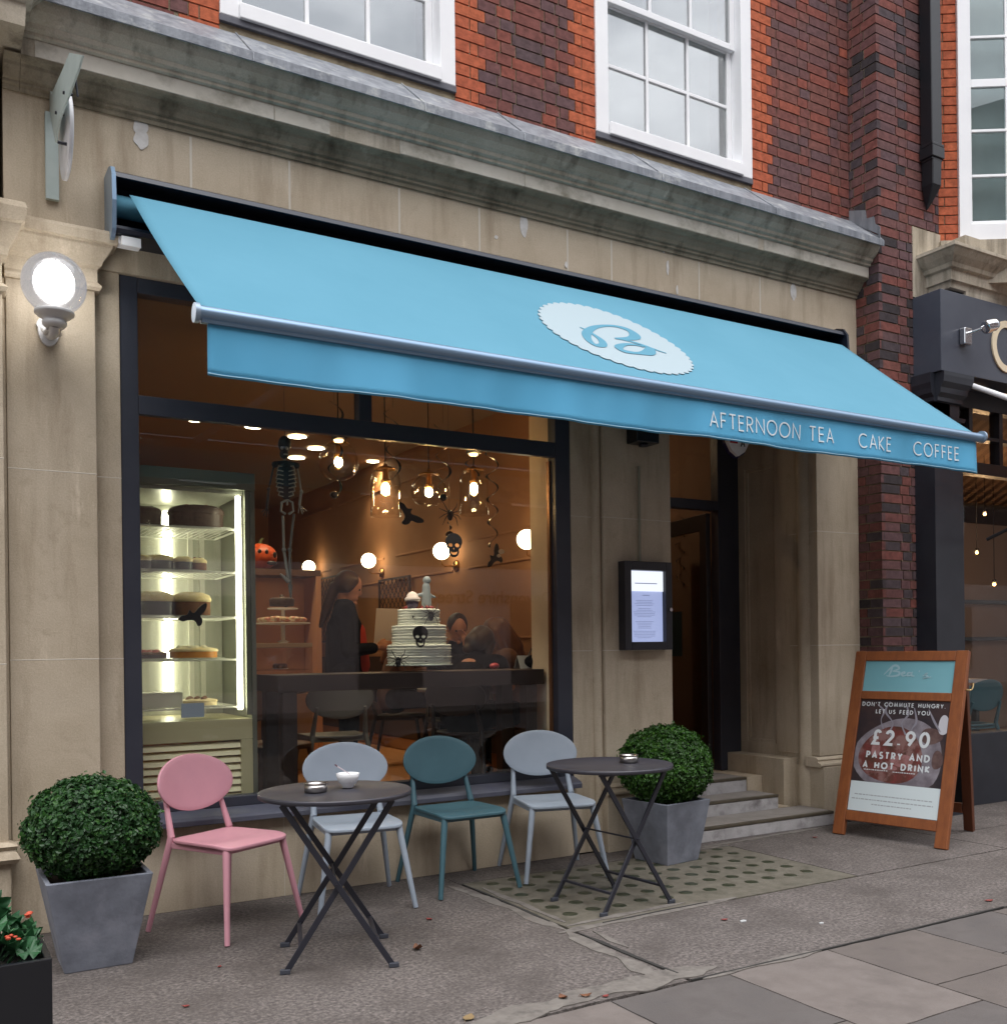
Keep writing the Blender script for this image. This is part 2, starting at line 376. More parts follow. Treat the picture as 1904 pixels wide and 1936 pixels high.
def bricks(mb, u0, u1, z0, z1, org, ud, nd, holes=(), orange=(), seed=1, off=0.0, dark=0.0):
    """Flemish bond. org: point at u=0,z=0; ud along the wall, nd outward. slot 0 brick, slot 1 mortar."""
    rnd = random.Random(seed); ud, nd, org = Vector(ud), Vector(nd), Vector(org); Z = Vector((0, 0, 1))
    k0 = int(math.floor(z0/.075)); k1 = int(math.ceil(z1/.075))
    for k in range(k0, k1):
        a, b = max(z0, k*.075+.005), min(z1, (k+1)*.075-.005)
        if b-a < .01: continue
        for (o0, o1, lim) in orange:
            ws = (.215,) if k % 2 else (.1025, .050)
            for sg, e in ((-1, o0), (1, o1)):
                q = 0.003
                for wq in ws:
                    c = e+sg*(q+wq/2); q += wq+.009
                    ca, cb_ = max(u0, c-wq/2), min(u1, c+wq/2)
                    if cb_-ca > .01: mb.obox(org+ud*(ca+cb_)/2+Z*((a+b)/2)+nd*(-.02+rnd.uniform(-.001, .001)), ud*(cb_-ca)/2, nd*.02, Z*(b-a)/2, 0, rnd.uniform(0, .17))
        ext = .225 if k % 2 else .172
        hol2 = list(holes)+[(o0-ext, o1+ext, z0-1, z1+1) for o0, o1, lim in orange]
        u = u0-(.0 if k % 2 == 0 else .084)-off; i = k % 2
        while u < u1:
            wd = .215 if i % 2 == 0 else .1025
            segs = [(max(u, u0), min(u+wd, u1))]
            zc = (a+b)/2
            for (h0, h1, g0, g1) in hol2:
                if g0 < zc < g1:
                    new = []
                    for s0, s1 in segs:
                        if s1 <= h0 or s0 >= h1: new.append((s0, s1))
                        else:
                            if s0 < h0: new.append((s0, h0))
                            if s1 > h1: new.append((h1, s1))
                    segs = new
            for s0, s1 in segs:
                if s1-s0 < .015: continue
                if True:
                    t = min(1, max(.22, rnd.choice((.24, .26, .3, .33, .36, .4, .43, .47, .52, .56, .61, .67, .75, .78, .81, .85))+rnd.uniform(-.04, .04)+dark))
                j = rnd.uniform(-.0015, .0015)
                mb.obox(org+ud*((s0+s1)/2)+Z*((a+b)/2)+nd*(-.02+j), ud*(s1-s0)/2, nd*.02, Z*(b-a)/2, 0, t)
            u += wd+.01; i += 1

# =================================================================== GROUND
GR = M('shadow_gap_grit', (.03, .028, .026), .95)
CONC = M('exposed_aggregate_concrete', (.066, .056, .052), .9, col2=(.182, .158, .146), nscale=55, lo=.36, hi=.64, bump=.6, bscale=130, col3=(.070, .058, .052), n3=2.6, lo3=.42, hi3=.72)
def add_aggregate(m, scale=75, amt=.55):
    t = m.node_tree; b = t.nodes['Principled BSDF']; lk = b.inputs['Base Color'].links[0].from_socket
    geo = t.nodes.new('ShaderNodeNewGeometry'); v = t.nodes.new('ShaderNodeTexVoronoi'); v.inputs['Scale'].default_value = scale; t.links.new(geo.outputs['Position'], v.inputs['Vector'])
    sp = t.nodes.new('ShaderNodeSeparateColor'); t.links.new(v.outputs['Color'], sp.inputs[0]); mr = t.nodes.new('ShaderNodeMapRange'); mr.inputs['To Min'].default_value = 1-amt; mr.inputs['To Max'].default_value = 1+amt; t.links.new(sp.outputs[0], mr.inputs['Value'])
    vm = t.nodes.new('ShaderNodeVectorMath'); vm.operation = 'SCALE'; t.links.new(lk, vm.inputs[0]); t.links.new(mr.outputs[0], vm.inputs['Scale']); t.links.new(vm.outputs[0], b.inputs['Base Color'])
add_aggregate(CONC, 115, .20)
SLAB1 = M('pale_paving_slab', (.140, .119, .108), .88, col2=(.165, .142, .130), nscale=9, bump=.25, bscale=160, col3=(.12, .102, .093), n3=4)
SLAB2 = M('blue_grey_paving_slab', (.088, .077, .073), .88, col2=(.108, .096, .091), nscale=8, bump=.25, bscale=160, col3=(.078, .07, .068), n3=4)
SLAB3 = M('brown_paving_slab', (.104, .088, .079), .88, col2=(.128, .108, .098), nscale=8, bump=.25, bscale=160, col3=(.09, .076, .07), n3=4)
CEM = M('cement_smear', (.135, .120, .108), .92, col2=(.185, .168, .150), nscale=14, bump=.3, col3=(.085, .075, .068), n3=11)
ASPH = M('asphalt', (.045, .045, .048), .9, col2=(.06, .06, .062), nscale=40, bump=.5, bscale=200)
mb = MB(); mb.box(-150, 150, -150, 150, -.6, -.13)
tag(build('ground', mb, GR), kind='structure')
mb = MB(); mb.box(-60, 60, -14.2, -7.2, -.128, -.12)
tag(build('road', mb, ASPH), kind='structure')
mb = MB(); mb.box(-60, 60, -22, -14.3, -.128, .0); tag(build('far_pavement', mb, SLAB2), kind='structure')
mb = MB(); x = -30
while x < 40: mb.box(x, x+.91, -7.2, -7.05, -.125, .0); mb.box(x, x+.91, -14.3, -14.15, -.125, .0); x += .915
tag(build('kerb', mb, SLAB2, bevel=.008), kind='structure')
mb = MB(); mb.box(-40, 45, -7.04, .5, -.128, -.012); tag(build('pavement_bed', mb, GR), kind='structure')
# exposed aggregate bays
rnd = random.Random(3)
def bay(mb, x0, x1, y0, y1, m=0):
    """a bay with slightly worn irregular edges"""
    def edge(a, b, n):
        return [Vector((a[0]+(b[0]-a[0])*i/n, a[1]+(b[1]-a[1])*i/n)) for i in range(n)]
    pts = []
    for a, b in (((x0, y0), (x1, y0)), ((x1, y0), (x1, y1)), ((x1, y1), (x0, y1)), ((x0, y1), (x0, y0))):
        n = max(1, min(60, int((Vector(a)-Vector(b)).length/.05))); pts += edge(a, b, n)
    q = []
    for p in pts:
        d = noise.noise(Vector((p.x*7, p.y*7, 1)))*.006 + rnd.uniform(-.0015, .0015)
        q.append((p.x+d, p.y+d))
    mb.prism(q, (0, 0, -.012), (1, 0, 0), (0, 1, 0), (0, 0, .012), m)
mb = MB()
bay(mb, -6, 2.690, -2.285, 0.0)
bay(mb, 2.712, 6.2, -2.285, -1.425); bay(mb, 6.21, 12, -2.285, -.9)
bay(mb, 4.762, 6.2, -1.41, -.16); bay(mb, 6.21, 12, -.89, -.0)
bay(mb, 2.70, 4.755, -.285, -.0)
tag(build('pavement', mb, CONC), kind='structure')
# slabs towards the street
mbs = {0: MB(), 1: MB(), 2: MB()}
for i in range(-20, 30):
    x0 = 2.883+.6*i; y = -2.305
    first = {-1: .62, 0: .755, 1: .55, 2: .44, 3: .60}.get(i, rnd.choice((.45, .6, .75))); k = 0
    while y > -7.0:
        d_ = first if k == 0 else rnd.choice((.45, .6, .6, .75)); y2 = max(-7.04, y-d_)
        c = {(0, 0): 0, (1, 0): 2, (2, 0): 1, (-1, 0): 1, (3, 0): 2, (1, 1): 2, (2, 1): 1, (0, 1): 1}.get((i, k), rnd.choice((1, 1, 2, 2, 0)))
        bay(mbs[c], x0+.004, x0+.596, y2+.004, y-.004); y = y2; k += 1
for c, m_ in ((0, SLAB1), (1, SLAB2), (2, SLAB3)):
    tag(build('paving_slabs', mbs[c], m_), kind='structure')
# cement smears along the joints
def smear(mb, pts, wd, seed, z=.0005):
    r2 = random.Random(seed); Lq = []; Rq = []
    n = len(pts); full = []
    for i in range(n-1):
        a, b = Vector(pts[i]), Vector(pts[i+1]); k = max(2, int((b-a).length/.035))
        full += [(a+(b-a)*j/k, i) for j in range(k)]
    full.append((Vector(pts[-1]), n-1)); K = len(full)
    for i, (p, s_) in enumerate(full):
        d = (full[min(i+1, K-1)][0]-full[max(i-1, 0)][0]).normalized(); nn = Vector((-d.y, d.x))
        e = min(1, min(i, K-1-i)/4+.15)
        w1 = wd*e*(.55+.7*noise.noise(Vector((p.x*5+seed, p.y*5, 0)))+r2.uniform(0, .18)); w2 = wd*e*(.55+.7*noise.noise(Vector((p.x*5, p.y*5+seed, 4)))+r2.uniform(0, .18))
        Lq.append(p+nn*max(.004, w1)); Rq.append(p-nn*max(.004, w2))
    vs = [(q.x, q.y, z+.0025) for q in Lq]+[(q.x, q.y, z+.0025) for q in Rq]
    vs += [(q.x, q.y, -.002) for q in Lq]+[(q.x, q.y, -.002) for q in Rq]
    fs = []
    for i in range(K-1): fs += [(i, i+1, K+i+1, K+i), (i, 2*K+i, 2*K+i+1, i+1), (K+i, K+i+1, 3*K+i+1, 3*K+i)]
    fs += [(0, K, 3*K, 2*K), (K-1, 3*K-1, 4*K-1, 2*K-1)]
    mb.add(vs, fs)
mb = MB()
smear(mb, [(2.62, -.30), (2.66, -.75), (2.66, -1.2), (2.68, -1.42)], .045, 1)
smear(mb, [(2.76, -.45), (2.755, -1.3)], .03, 8, .0008)
smear(mb, [(2.62, -1.44), (3.1, -1.42), (3.8, -1.40)], .045, 2, .001)
smear(mb, [(2.72, -1.36), (3.5, -1.33)], .03, 21, .0014)
smear(mb, [(2.67, -1.43), (2.64, -1.7), (2.63, -2.0), (2.60, -2.2)], .055, 3, .0018)
smear(mb, [(2.78, -1.5), (2.76, -1.8)], .03, 13, .002)
smear(mb, [(2.9, -2.22), (2.5, -2.20), (2.2, -2.20), (1.75, -2.26), (1.45, -2.31)], .095, 4, .0022)
smear(mb, [(2.75, -2.31), (3.2, -2.29), (3.45, -2.30)], .035, 5, .0026)
smear(mb, [(4.75, -.33), (4.2, -.30), (5.85, -.21)], .03, 6, .003)
tag(build('cement_joints', mb, CEM), kind='structure')
# dark cracks beside the cement
mb = MB()
smear(mb, [(2.70, -.32), (2.705, -.6), (2.70, -.95), (2.695, -1.25)], .012, 31, .0034)
smear(mb, [(2.70, -1.52), (2.70, -1.85), (2.71, -2.2)], .016, 32, .0034)
smear(mb, [(2.9, -1.415), (3.3, -1.40), (3.6, -1.395)], .007, 33, .0038)
smear(mb, [(2.7, -2.295), (3.1, -2.30), (3.5, -2.30), (4.2, -2.30), (4.8, -2.295)], .009, 34, .0038)
tag(build('pavement_cracks', mb, GR), kind='structure')
# pavement light with glass lenses
LENS = M('old_green_glass_lens', (.018, .024, .012), .4, col2=(.048, .052, .032), nscale=24)
LCON = M('pavement_light_concrete', (.100, .090, .068), .88, col2=(.140, .126, .100), nscale=12, bump=.3, bscale=120, col3=(.068, .062, .044), n3=7)
pl = thing('pavement_light', (3.75, -.75, 0), 'concrete pavement light with rows of round green glass lenses beneath the right-hand table', 'pavement light')
mb = MB(); bay(mb, 2.714, 4.752, -1.405, -.295); build('concrete_panel', mb, LCON, pl)
lens = None
for i in range(12):
    for j in range(6):
        cx, cy = 2.865+i*.158+rnd.uniform(-.004, .004), -1.18+j*.158+(.02 if i % 2 else 0)+rnd.uniform(-.004, .004)
        if cx > 4.7: continue
        if lens is None:
            mb = MB(); mb.lathe([(.0001, .0016), (.030, .0012), (.040, .0004), (.041, -.004)], Matrix.Translation(pl.location), 18)
            lens = build('glass_lens', mb, LENS, pl); o = lens
        else: o = lens.copy(); COL.objects.link(o)
        o.location = Vector((cx, cy, 0))-pl.location

# =================================================================== CAFE BUILDING
cafe = thing('cafe_building', (3.2, .2, 0), 'stone and brick cafe building with large shop window and white sash windows above', 'building')
def part(name, mb, mats, par=cafe, **k): return build(name, mb, mats, par, **k)
JOINT = M('pale_lime_joint', (.60, .56, .48), .9)
# pilaster left
mb = MB(); mb.box(.385, .79, -.05, .35, .46, 3.2)
mb.box(.375, .80, -.075, .35, 0, .46)
for z in (1.338, 2.27): mb.box(.384, .791, -.0512, .3, z-.0035, z+.0035, 1)
pil = part('pilaster', mb, [STONE, JOINT], bevel=.004)
def cap_profile():   # (out, z) from the face, z rising
    return [(0, 3.19), (.02, 3.19), (.03, 3.205), (.03, 3.215), (.012, 3.235), (.012, 3.30), (.03, 3.315), (.035, 3.335), (.06, 3.37), (.075, 3.395), (.078, 3.41), (.098, 3.412), (.10, 3.455), (.09, 3.475), (0, 3.475)]
mb = MB(); pr = cap_profile()
mb.prism([(-.05-o-.001, z) for o, z in pr]+[(.1, 3.475), (.1, 3.19)], (.38, 0, 0), (0, 1, 0), (0, 0, 1), (.41, 0, 0))
mb.prism([(.79+o, z) for o, z in pr]+[(.7, 3.475), (.7, 3.19)], (0, -.05, 0), (1, 0, 0), (0, 0, 1), (0, .2, 0))
# mitred corner wedge
vs = []; n = len(pr)
for o, z in pr: vs += [(.79, -.05-o, z), (.79+o, -.05-o, z), (.79+o, -.05, z)]
fs = []
for i in range(n-1): fs += [(3*i, 3*i+1, 3*i+4, 3*i+3), (3*i+1, 3*i+2, 3*i+5, 3*i+4)]
mb.add(vs, fs)
part('pilaster_capital', mb, STONE, pil, bevel=.002)
# reveal strip beside the window
mb = MB(); mb.box(.792, .918, .02, .35, 0, 3.33)
for z in (1.338, 2.27): mb.box(.793, .919, .0190, .3, z-.003, z+.003, 1)
part('window_reveal', mb, [STONE, JOINT], bevel=.003)
# stall riser
mb = MB(); mb.box(.92, 3.728, 0, .25, 0, .448)
for x in (1.75, 2.75): mb.box(x-.002, x+.002, -.001, .1, 0, .447, 1)
part('stall_riser', mb, [STONE, JOINT], bevel=.003)
# pier between window and door
mb = MB(); mb.box(3.732, 3.90, .03, .35, .0, 3.33)
mb.box(3.962, 4.54, -.02, .40, .44, 3.33)
mb.box(3.94, 4.545, -.06, .42, 0, .375)
for z in (1.345, 2.24): mb.box(3.961, 4.541, -.0212, .3, z-.0035, z+.0035, 1); mb.box(3.731, 3.901, .0288, .3, z-.003, z+.003, 1)
mb.lathe([(.034, 0), (.034, 3.33)], Matrix.Translation((3.930, .03, 0)), 20)
# base moulding
bp = [(.0, .375), (.05, .375), (.058, .385), (.055, .40), (.03, .41), (.022, .42), (.03, .43), (.012, .445), (.0, .45)]
mb.prism([(-.02-o, z) for o, z in bp]+[(.1, .45), (.1, .375)], (3.93, 0, 0), (0, 1, 0), (0, 0, 1), (.617, 0, 0))
part('stone_pier', mb, [STONE, JOINT], bevel=.004)
# right pilaster and door reveal
mb = MB(); mb.box(6.022, 6.498, 0, .45, .50, 3.33); mb.box(6.0, 6.50, -.06, .45, 0, .42)
for z in (1.362, 2.25): mb.box(6.021, 6.499, -.0012, .3, z-.004, z+.004, 1)
mb.prism([(-.0-o, z+.045) for o, z in bp]+[(.1, .495), (.1, .42)], (5.97, 0, 0), (0, 1, 0), (0, 0, 1), (.53, 0, 0))
mb.lathe([(.085, 0), (.085, .4), (.07, .42), (.07, 3.33)], Matrix.Translation((6.055, .145, 0)), 28)
part('pilaster', mb, [STONE, JOINT], bevel=.004)
mb = MB()
X0, X1 = 6.03, 6.25
mb.box(X0, X1, .22, .95, 0, .563); mb.box(X0, X1, .22, .347, .563, 3.33); mb.box(X0, X1, .787, .95, .563, 3.33); mb.box(X0, X1, .347, .787, 2.85, 3.33)
mb.box(X0+.03, X1, .347, .787, .563, 2.85)
for a, b, c, d in ((.347, .787, .563, .59), (.347, .787, 2.823, 2.85)): mb.box(X0+.012, X0+.029, a, b, c, d)
for a, b in ((.347, .372), (.762, .787)): mb.box(X0+.012, X0+.029, a, b, .59, 2.823)
for z in (1.362, 2.25): mb.box(X0-.001, X0+.02, .221, .346, z-.003, z+.003, 1)
mb.box(5.872, X0-.001, .232, .95, 0, .47)
part('door_reveal', mb, [STONE, JOINT], bevel=.003)
# lintel soffit / frieze
mb = MB(); mb.box(.386, 6.499, 0, .40, 3.48, 4.14); mb.box(.80, 6.499, .0, .40, 3.331, 3.478)
part('stone_frieze', mb, STONE)
for px in (362, 548, 755, 906, 1072, 1155, 1320, 1435):
    X = P(px, 400, 0).x; mb = MB(); mb.box(X-.006, X+.006, -.0015, .02, 3.70, 4.12); part('frieze_joint', mb, JOINT)
def blob(mb, c, rx, rz, seed):
    pts = []
    for i in range(26):
        a = 2*pi*i/26; k = 1+.22*noise.noise(Vector((cos(a)*1.5+seed, sin(a)*1.5, 0)))
        pts.append((c.x+rx*cos(a)*k, c.z+rz*sin(a)*k))
    mb.prism(pts, (0, -.002-(seed % 17)*.0002, 0), (1, 0, 0), (0, 0, 1), (0, .002, 0))
for (px, py, rx, rz) in ((266, 240, .035, .05), (267, 262, .037, .05), (990, 425, .028, .075), (1500, 551, .03, .065), (1262, 505, .012, .05), (1280, 548, .010, .03), (938, 448, .012, .012), (1070, 500, .012, .02), (700, 580, .02, .03), (1255, 470, .015, .03)):
    mb = MB(); blob(mb, P(px, py, 0), rx, rz, px); part('filler_patch', mb, M('filler', (.68, .67, .65), .9, col2=(.55, .53, .50), nscale=20))
# cornice, profile in (Y,z)
cp = [(.1, 4.13), (-.012, 4.13), (-.016, 4.150), (-.03, 4.158), (-.03, 4.172), (-.045, 4.18), (-.055, 4.20), (-.075, 4.222), (-.080, 4.236), (-.092, 4.242), (-.118, 4.246), (-.128, 4.252),
      (-.130, 4.340), (-.150, 4.346), (-.150, 4.362), (-.170, 4.372), (-.176, 4.392), (-.196, 4.405), (-.222, 4.432), (-.236, 4.462), (-.240, 4.475), (-.256, 4.478), (-.256, 4.492), (-.1, 4.62), (.1, 4.62)]
XC0 = .46
BED = stone_mat('grimy_shaded_bed_mould', (.24, .205, .145), (.36, .315, .235), (.050, .040, .024))  # grimy stone, darkened further to paint in the shade under the cornice
mb = MB(); mb.prism([(.1, 4.2555)]+[(-.129, 4.2555)]+cp[12:]+[], (XC0, 0, 0), (0, 1, 0), (0, 0, 1), (6.497-XC0, 0, 0))
corn = part('cornice', mb, STONE_D)
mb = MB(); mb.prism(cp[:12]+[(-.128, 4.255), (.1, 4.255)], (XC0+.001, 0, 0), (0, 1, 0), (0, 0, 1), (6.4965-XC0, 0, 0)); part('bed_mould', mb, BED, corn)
cp2 = cp[:12]
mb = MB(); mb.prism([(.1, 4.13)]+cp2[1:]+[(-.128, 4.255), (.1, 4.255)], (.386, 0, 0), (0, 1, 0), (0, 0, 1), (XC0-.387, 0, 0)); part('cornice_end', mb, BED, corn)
# pale fascia patches on the cornice band
for x0, x1 in ((.52, 1.7), (1.705, 2.02), (2.45, 3.3), (3.305, 5.1), (5.105, 5.3), (5.36, 6.49)): mb = MB(); mb.box(x0, x1, -.1325, -.12, 4.258, 4.336); part('fascia_block', mb, M('clean_stone', (.56, .52, .44), .85, col2=(.64, .60, .52), nscale=5, col3=(.25, .225, .17), n3=3), corn)
# lead flashing over the cornice
mb = MB()
segs = [.52, 1.55, 2.55, 3.22, 4.3, 5.35, 6.497]
for a, b in zip(segs, segs[1:]):
    mb.prism([(.07, 4.775), (.07, 4.70), (-.235, 4.497), (-.262, 4.497), (-.262, 4.462), (-.270, 4.462), (-.270, 4.515), (-.245, 4.525), (.045, 4.775)], (a+.002, 0, 0), (0, 1, 0), (0, 0, 1), (b-a-.004, 0, 0))
    mb.tube([(b, .05, 4.782), (b, -.245, 4.53), (b, -.272, 4.50), (b, -.272, 4.46)], .006, 6)
# upstand against the brick pier
mb.prism([(.06, 4.78), (-.10, 4.66), (-.225, 4.57), (-.235, 4.53), (-.245, 4.53), (-.245, 4.62), (-.20, 4.66), (-.19, 4.72), (-.12, 4.73), (-.11, 4.80), (.06, 4.86)], (6.489, 0, 0), (0, 1, 0), (0, 0, 1), (.006, 0, 0))
part('lead_flashing', mb, LEAD, bevel=.002)
# brick wall with two window openings
W1 = (1.462, 2.915, 4.86, 6.85); W2 = (3.99, 5.425, 4.86, 6.85)
YB = .05
mb = MB()
bricks(mb, .30, 6.49, 4.745, 7.6, (0, YB, 0), (1, 0, 0), (0, -1, 0), [W1, W2], [(W1[0], W1[1], 0), (W2[0], W2[1], 0)], 5)
# mortar bed behind
for a, b, c, d in ((.30, W1[0], 4.7, 7.6), (W1[1], W2[0], 4.7, 7.6), (W2[1], 6.497, 4.7, 7.6), (W1[0], W1[1], W1[3], 7.6), (W2[0], W2[1], W2[3], 7.6), (W1[0], W1[1], 4.7, W1[2]), (W2[0], W2[1], 4.7, W2[2])):
    mb.box(a, b, YB+.0085, .40, c, d, 1)
part('brick_wall', mb, [BRICK, MORTAR], tint=True)
# sub-sill lead band under the windows
for a, b, _, _ in (W1, W2): mb = MB(); mb.box(a-.005, b+.005, YB-.012, YB+.1, 4.822, 4.862); part('sill_flashing', mb, M('dull_slate_flashing', (.085, .09, .11), .7, col2=(.13, .13, .15), nscale=10), bevel=.004)
def sash(W, idx):
    x0, x1, z0, z1 = W; win = bpy.data.objects.new('sash_window', None); COL.objects.link(win); win.parent = cafe
    win.location = Vector((x0, YB, z0))-cafe.location
    Yf = YB-.012
    m_ = MB()
    m_.box(x0, x0+.105, Yf, Yf+.13, z0+.001, z1); m_.box(x1-.105, x1, Yf, Yf+.13, z0+.001, z1); m_.box(x0+.105, x1-.105, Yf+.001, Yf+.13, z1-.11, z1)
    m_.box(x0+.106, x1-.106, Yf-.02, Yf+.13, z0, z0+.085)
    build('box_frame', m_, WHITEP, win, bevel=.005)
    ax0, ax1 = x0+.106, x1-.106; mid = (z0+.085+z1-.11)/2
    for k, (za, zb, ys) in enumerate(((z0+.086, mid+.02, Yf+.105), (mid-.02, z1-.111, Yf+.065))):
        m_ = MB(); y0, y1 = ys, ys+.038
        m_.box(ax0, ax0+.045, y0, y1, za, zb); m_.box(ax1-.045, ax1, y0, y1, za, zb)
        bb = .065 if k == 0 else .045
        m_.box(ax0+.045, ax1-.045, y0+.001, y1, za, za+bb); m_.box(ax0+.045, ax1-.045, y0+.001, y1, zb-.045, zb)
        ga, gb, gz0, gz1 = ax0+.045, ax1-.045, za+bb, zb-.045
        for i in (1, 2): xx = ga+(gb-ga)*i/3; m_.box(xx-.012, xx+.012, y0+.004, y1-.004, gz0, gz1)
        zz = (gz0+gz1)/2
        for i in range(3):
            xa = ga+(gb-ga)*i/3+(.012 if i else 0); xb = ga+(gb-ga)*(i+1)/3-(.012 if i < 2 else 0); m_.box(xa, xb, y0+.005, y1-.005, zz-.012, zz+.012)
        build('sash', m_, WHITEP, win, bevel=.003)
        m_ = MB()
        for i in range(3):
            xa = ga+(gb-ga)*i/3+.001; xb = ga+(gb-ga)*(i+1)/3-.001
            for c0, c1 in ((gz0, zz), (zz, gz1)):
                m_.box(xa, xb, (y0+y1)/2-.002, (y0+y1)/2+.002, c0+.001, c1-.001)
        build('pane', m_, UPGL, win)
    m_ = MB(); m_.box(ax0, ax1, Yf+.34, Yf+.35, z0+.3, z1)
    build('blind', m_, M('pale_blind', (.42, .46, .46), .9, col2=(.36, .40, .40), nscale=4, stretch=(1, 1, .4)), win)
UPGL = glass_mat('upper_window_glass', (.8, .84, .84), 8.5)
sash(W1, 0); sash(W2, 1)
# inside of the upper floor, slabs, back and far walls, roof
DARKW = M('plain_dim_wall', (.22, .21, .20), .9)
mb = MB(); mb.box(.40, 6.40, .41, 9, 4.2, 4.3); mb.box(.4, 6.4, 3.0, 3.1, 4.3, 7.3); mb.box(.4, .42, .41, 3, 4.3, 7.3); mb.box(6.36, 6.4, .41, 3, 4.3, 7.3); mb.box(.2, 6.497, .41, 9.2, 7.3, 7.5)
part('upper_floor', mb, DARKW)
mb = MB(); mb.box(.2, 6.497, .0, .42, 7.601, 7.75); mb.box(-.2, 6.4, 9.0, 9.3, -.1, 7.3)
part('parapet_coping', mb, STONE)
# steps
mb = MB()
STEPM = M('worn_step_stone', (.36, .35, .352), .85, col2=(.46, .45, .455), nscale=7, bump=.3, col3=(.16, .15, .148), n3=5)
TREAD = M('dark_worn_tread', (.22, .20, .182), .85, col2=(.28, .258, .238), nscale=6, bump=.3)
NOSE = M('bronze_nosing', (.06, .05, .035), .5, col2=(.09, .075, .05), nscale=12)
for (ya, yb, za, zb, xa, xb) in ((-.165, .16, 0, .104, 4.55, 5.98), (.165, .44, 0, .21, 4.545, 5.74), (.445, .95, 0, .32, 4.545, 5.68)):
    m_ = MB(); m_.box(xa, xb, ya, yb, za, zb-.022); m_.box(xa, xb, ya+.035, yb, zb-.022, zb, 2); m_.box(xa, xb, ya-.004, ya+.035, zb-.021, zb-.001, 1)
    part('step', m_, [STEPM, NOSE, TREAD], bevel=.004)
mb = MB(); mb.box(5.70, 5.868, .46, .95, .106, .318); mb.box(5.75, 5.868, .17, .46, 0, .108); part('step_return', mb, STONE, bevel=.003)
# shop window
sw = bpy.data.objects.new('shop_window', None); COL.objects.link(sw); sw.parent = cafe; sw.location = Vector((2.3, .05, .45))-cafe.location
YF = .03
mb = MB()
mb.box(.92, 1.01, YF, YF+.09, .52, 3.33); mb.box(3.615, 3.728, YF, YF+.09, .52, 3.33)
mb.box(1.01, 3.615, YF+.002, YF+.049, 2.615, 2.715); mb.box(1.01, 3.615, YF+.002, YF+.09, 3.25, 3.33)
mb.box(1.01, 3.615, YF+.004, YF+.09, .52, .575)
mb.box(2.245, 2.325, YF+.004, YF+.088, 2.715, 3.25)
build('frame', mb, GREYF, sw, bevel=.004)
mb = MB(); mb.prism([(.1, .45), (-.07, .45), (-.07, .478), (-.055, .492), (.03, .52), (.1, .52)], (.921, 0, 0), (0, 1, 0), (0, 0, 1), (2.806, 0, 0))
build('sill', mb, SILLM, sw, bevel=.003)
for a, b, c, d in ((1.01, 3.615, .575, 2.615), (1.01, 2.245, 2.715, 3.25), (2.325, 3.615, 2.715, 3.25)):
    mb = MB(); mb.box(a+.001, b-.001, YF+.05, YF+.056, c+.001, d-.001); build('pane', mb, GLASS, sw)
# copper coloured inner beads catching the warm light
mb = MB(); mb.box(3.600, 3.614, YF+.058, YF+.088, .58, 2.60)
build('glazing_bead', mb, M('bronze_bead', (.25, .12, .06), .4, .6), sw)
# doorway
dr = bpy.data.objects.new('doorway', None); COL.objects.link(dr); dr.parent = cafe; dr.location = Vector((5.2, .9, .32))-cafe.location
mb = MB(); mb.box(4.50, 4.60, .86, .95, .32, 3.33); mb.box(5.80, 6.03, .86, .95, .32, 3.33); mb.box(4.60, 5.80, .862, .95, 2.505, 2.585); mb.box(4.60, 5.80, .862, .95, 3.26, 3.33)
build('door_frame', mb, GREYF, dr, bevel=.004)
mb = MB(); mb.box(4.601, 5.799, .90, .906, 2.586, 3.259); build('fanlight', mb, GLASS, dr)
h0 = Vector((5.785, .97, 0)); hd = Vector((.20, .98, 0)).normalized(); hn = Vector((-hd.y, hd.x, 0)); W_ = .95
def leaf(mb, a, b, z0, z1, t=.022): mb.obox(h0+hd*(a+b)/2+Vector((0, 0, (z0+z1)/2)), hd*(b-a)/2, hn*t, Vector((0, 0, (z1-z0)/2)))
mb = MB(); leaf(mb, 0, .11, .335, 2.495); leaf(mb, W_-.11, W_, .335, 2.495); leaf(mb, .11, W_-.11, 2.36, 2.494, .0215); leaf(mb, .11, W_-.11, .336, .60, .0215)
dl = build('door_leaf', mb, M('dark_door_paint', (.028, .022, .022), .4), dr, bevel=.003)
mb = MB(); leaf(mb, .111, W_-.111, .601, 2.359, .003); build('door_pane', mb, GLASS, dl)
mb = MB(); c = h0+hd*(W_-.06)+hn*.06; mb.tube([c+hn*-.04+Vector((0, 0, 1.2)), c+Vector((0, 0, 1.2)), c+Vector((0, 0, 1.6)), c+hn*-.04+Vector((0, 0, 1.6))], .01, 8); build('door_handle', mb, STEEL, dl)
# interior shell
WARMW = M('warm_brown_plaster', (.31, .150, .068), .8, col2=(.36, .175, .08), nscale=2)
PALEW = M('cream_plaster', (.62, .50, .36), .8, col2=(.56, .45, .32), nscale=3)
CEIL = M('ceiling_plaster', (.24, .15, .09), .9)
FLOORM = M('oak_floor', (.38, .17, .07), .45, col2=(.46, .22, .095), nscale=3, stretch=(9, .8, 1), lo=.3, hi=.7)
mb = MB(); mb.box(.2, 4.5, .12, 9, .22, .325); mb.box(4.5, 6.4, .955, 9, .22, .325); part('cafe_floor', mb, FLOORM)
mb = MB(); mb.box(.2, 6.4, .41, 9, 3.42, 3.5); mb.box(.8, 6.4, .13, .41, 3.32, 3.33); part('cafe_ceiling', mb, CEIL)
mb = MB(); mb.box(4.36, 4.50, .96, 9, .325, 3.42); mb.box(.2, 4.36, 8.6, 9, .325, 3.42); mb.box(.0, .38, .4, 9, .325, 3.42)
part('party_wall', mb, WARMW)
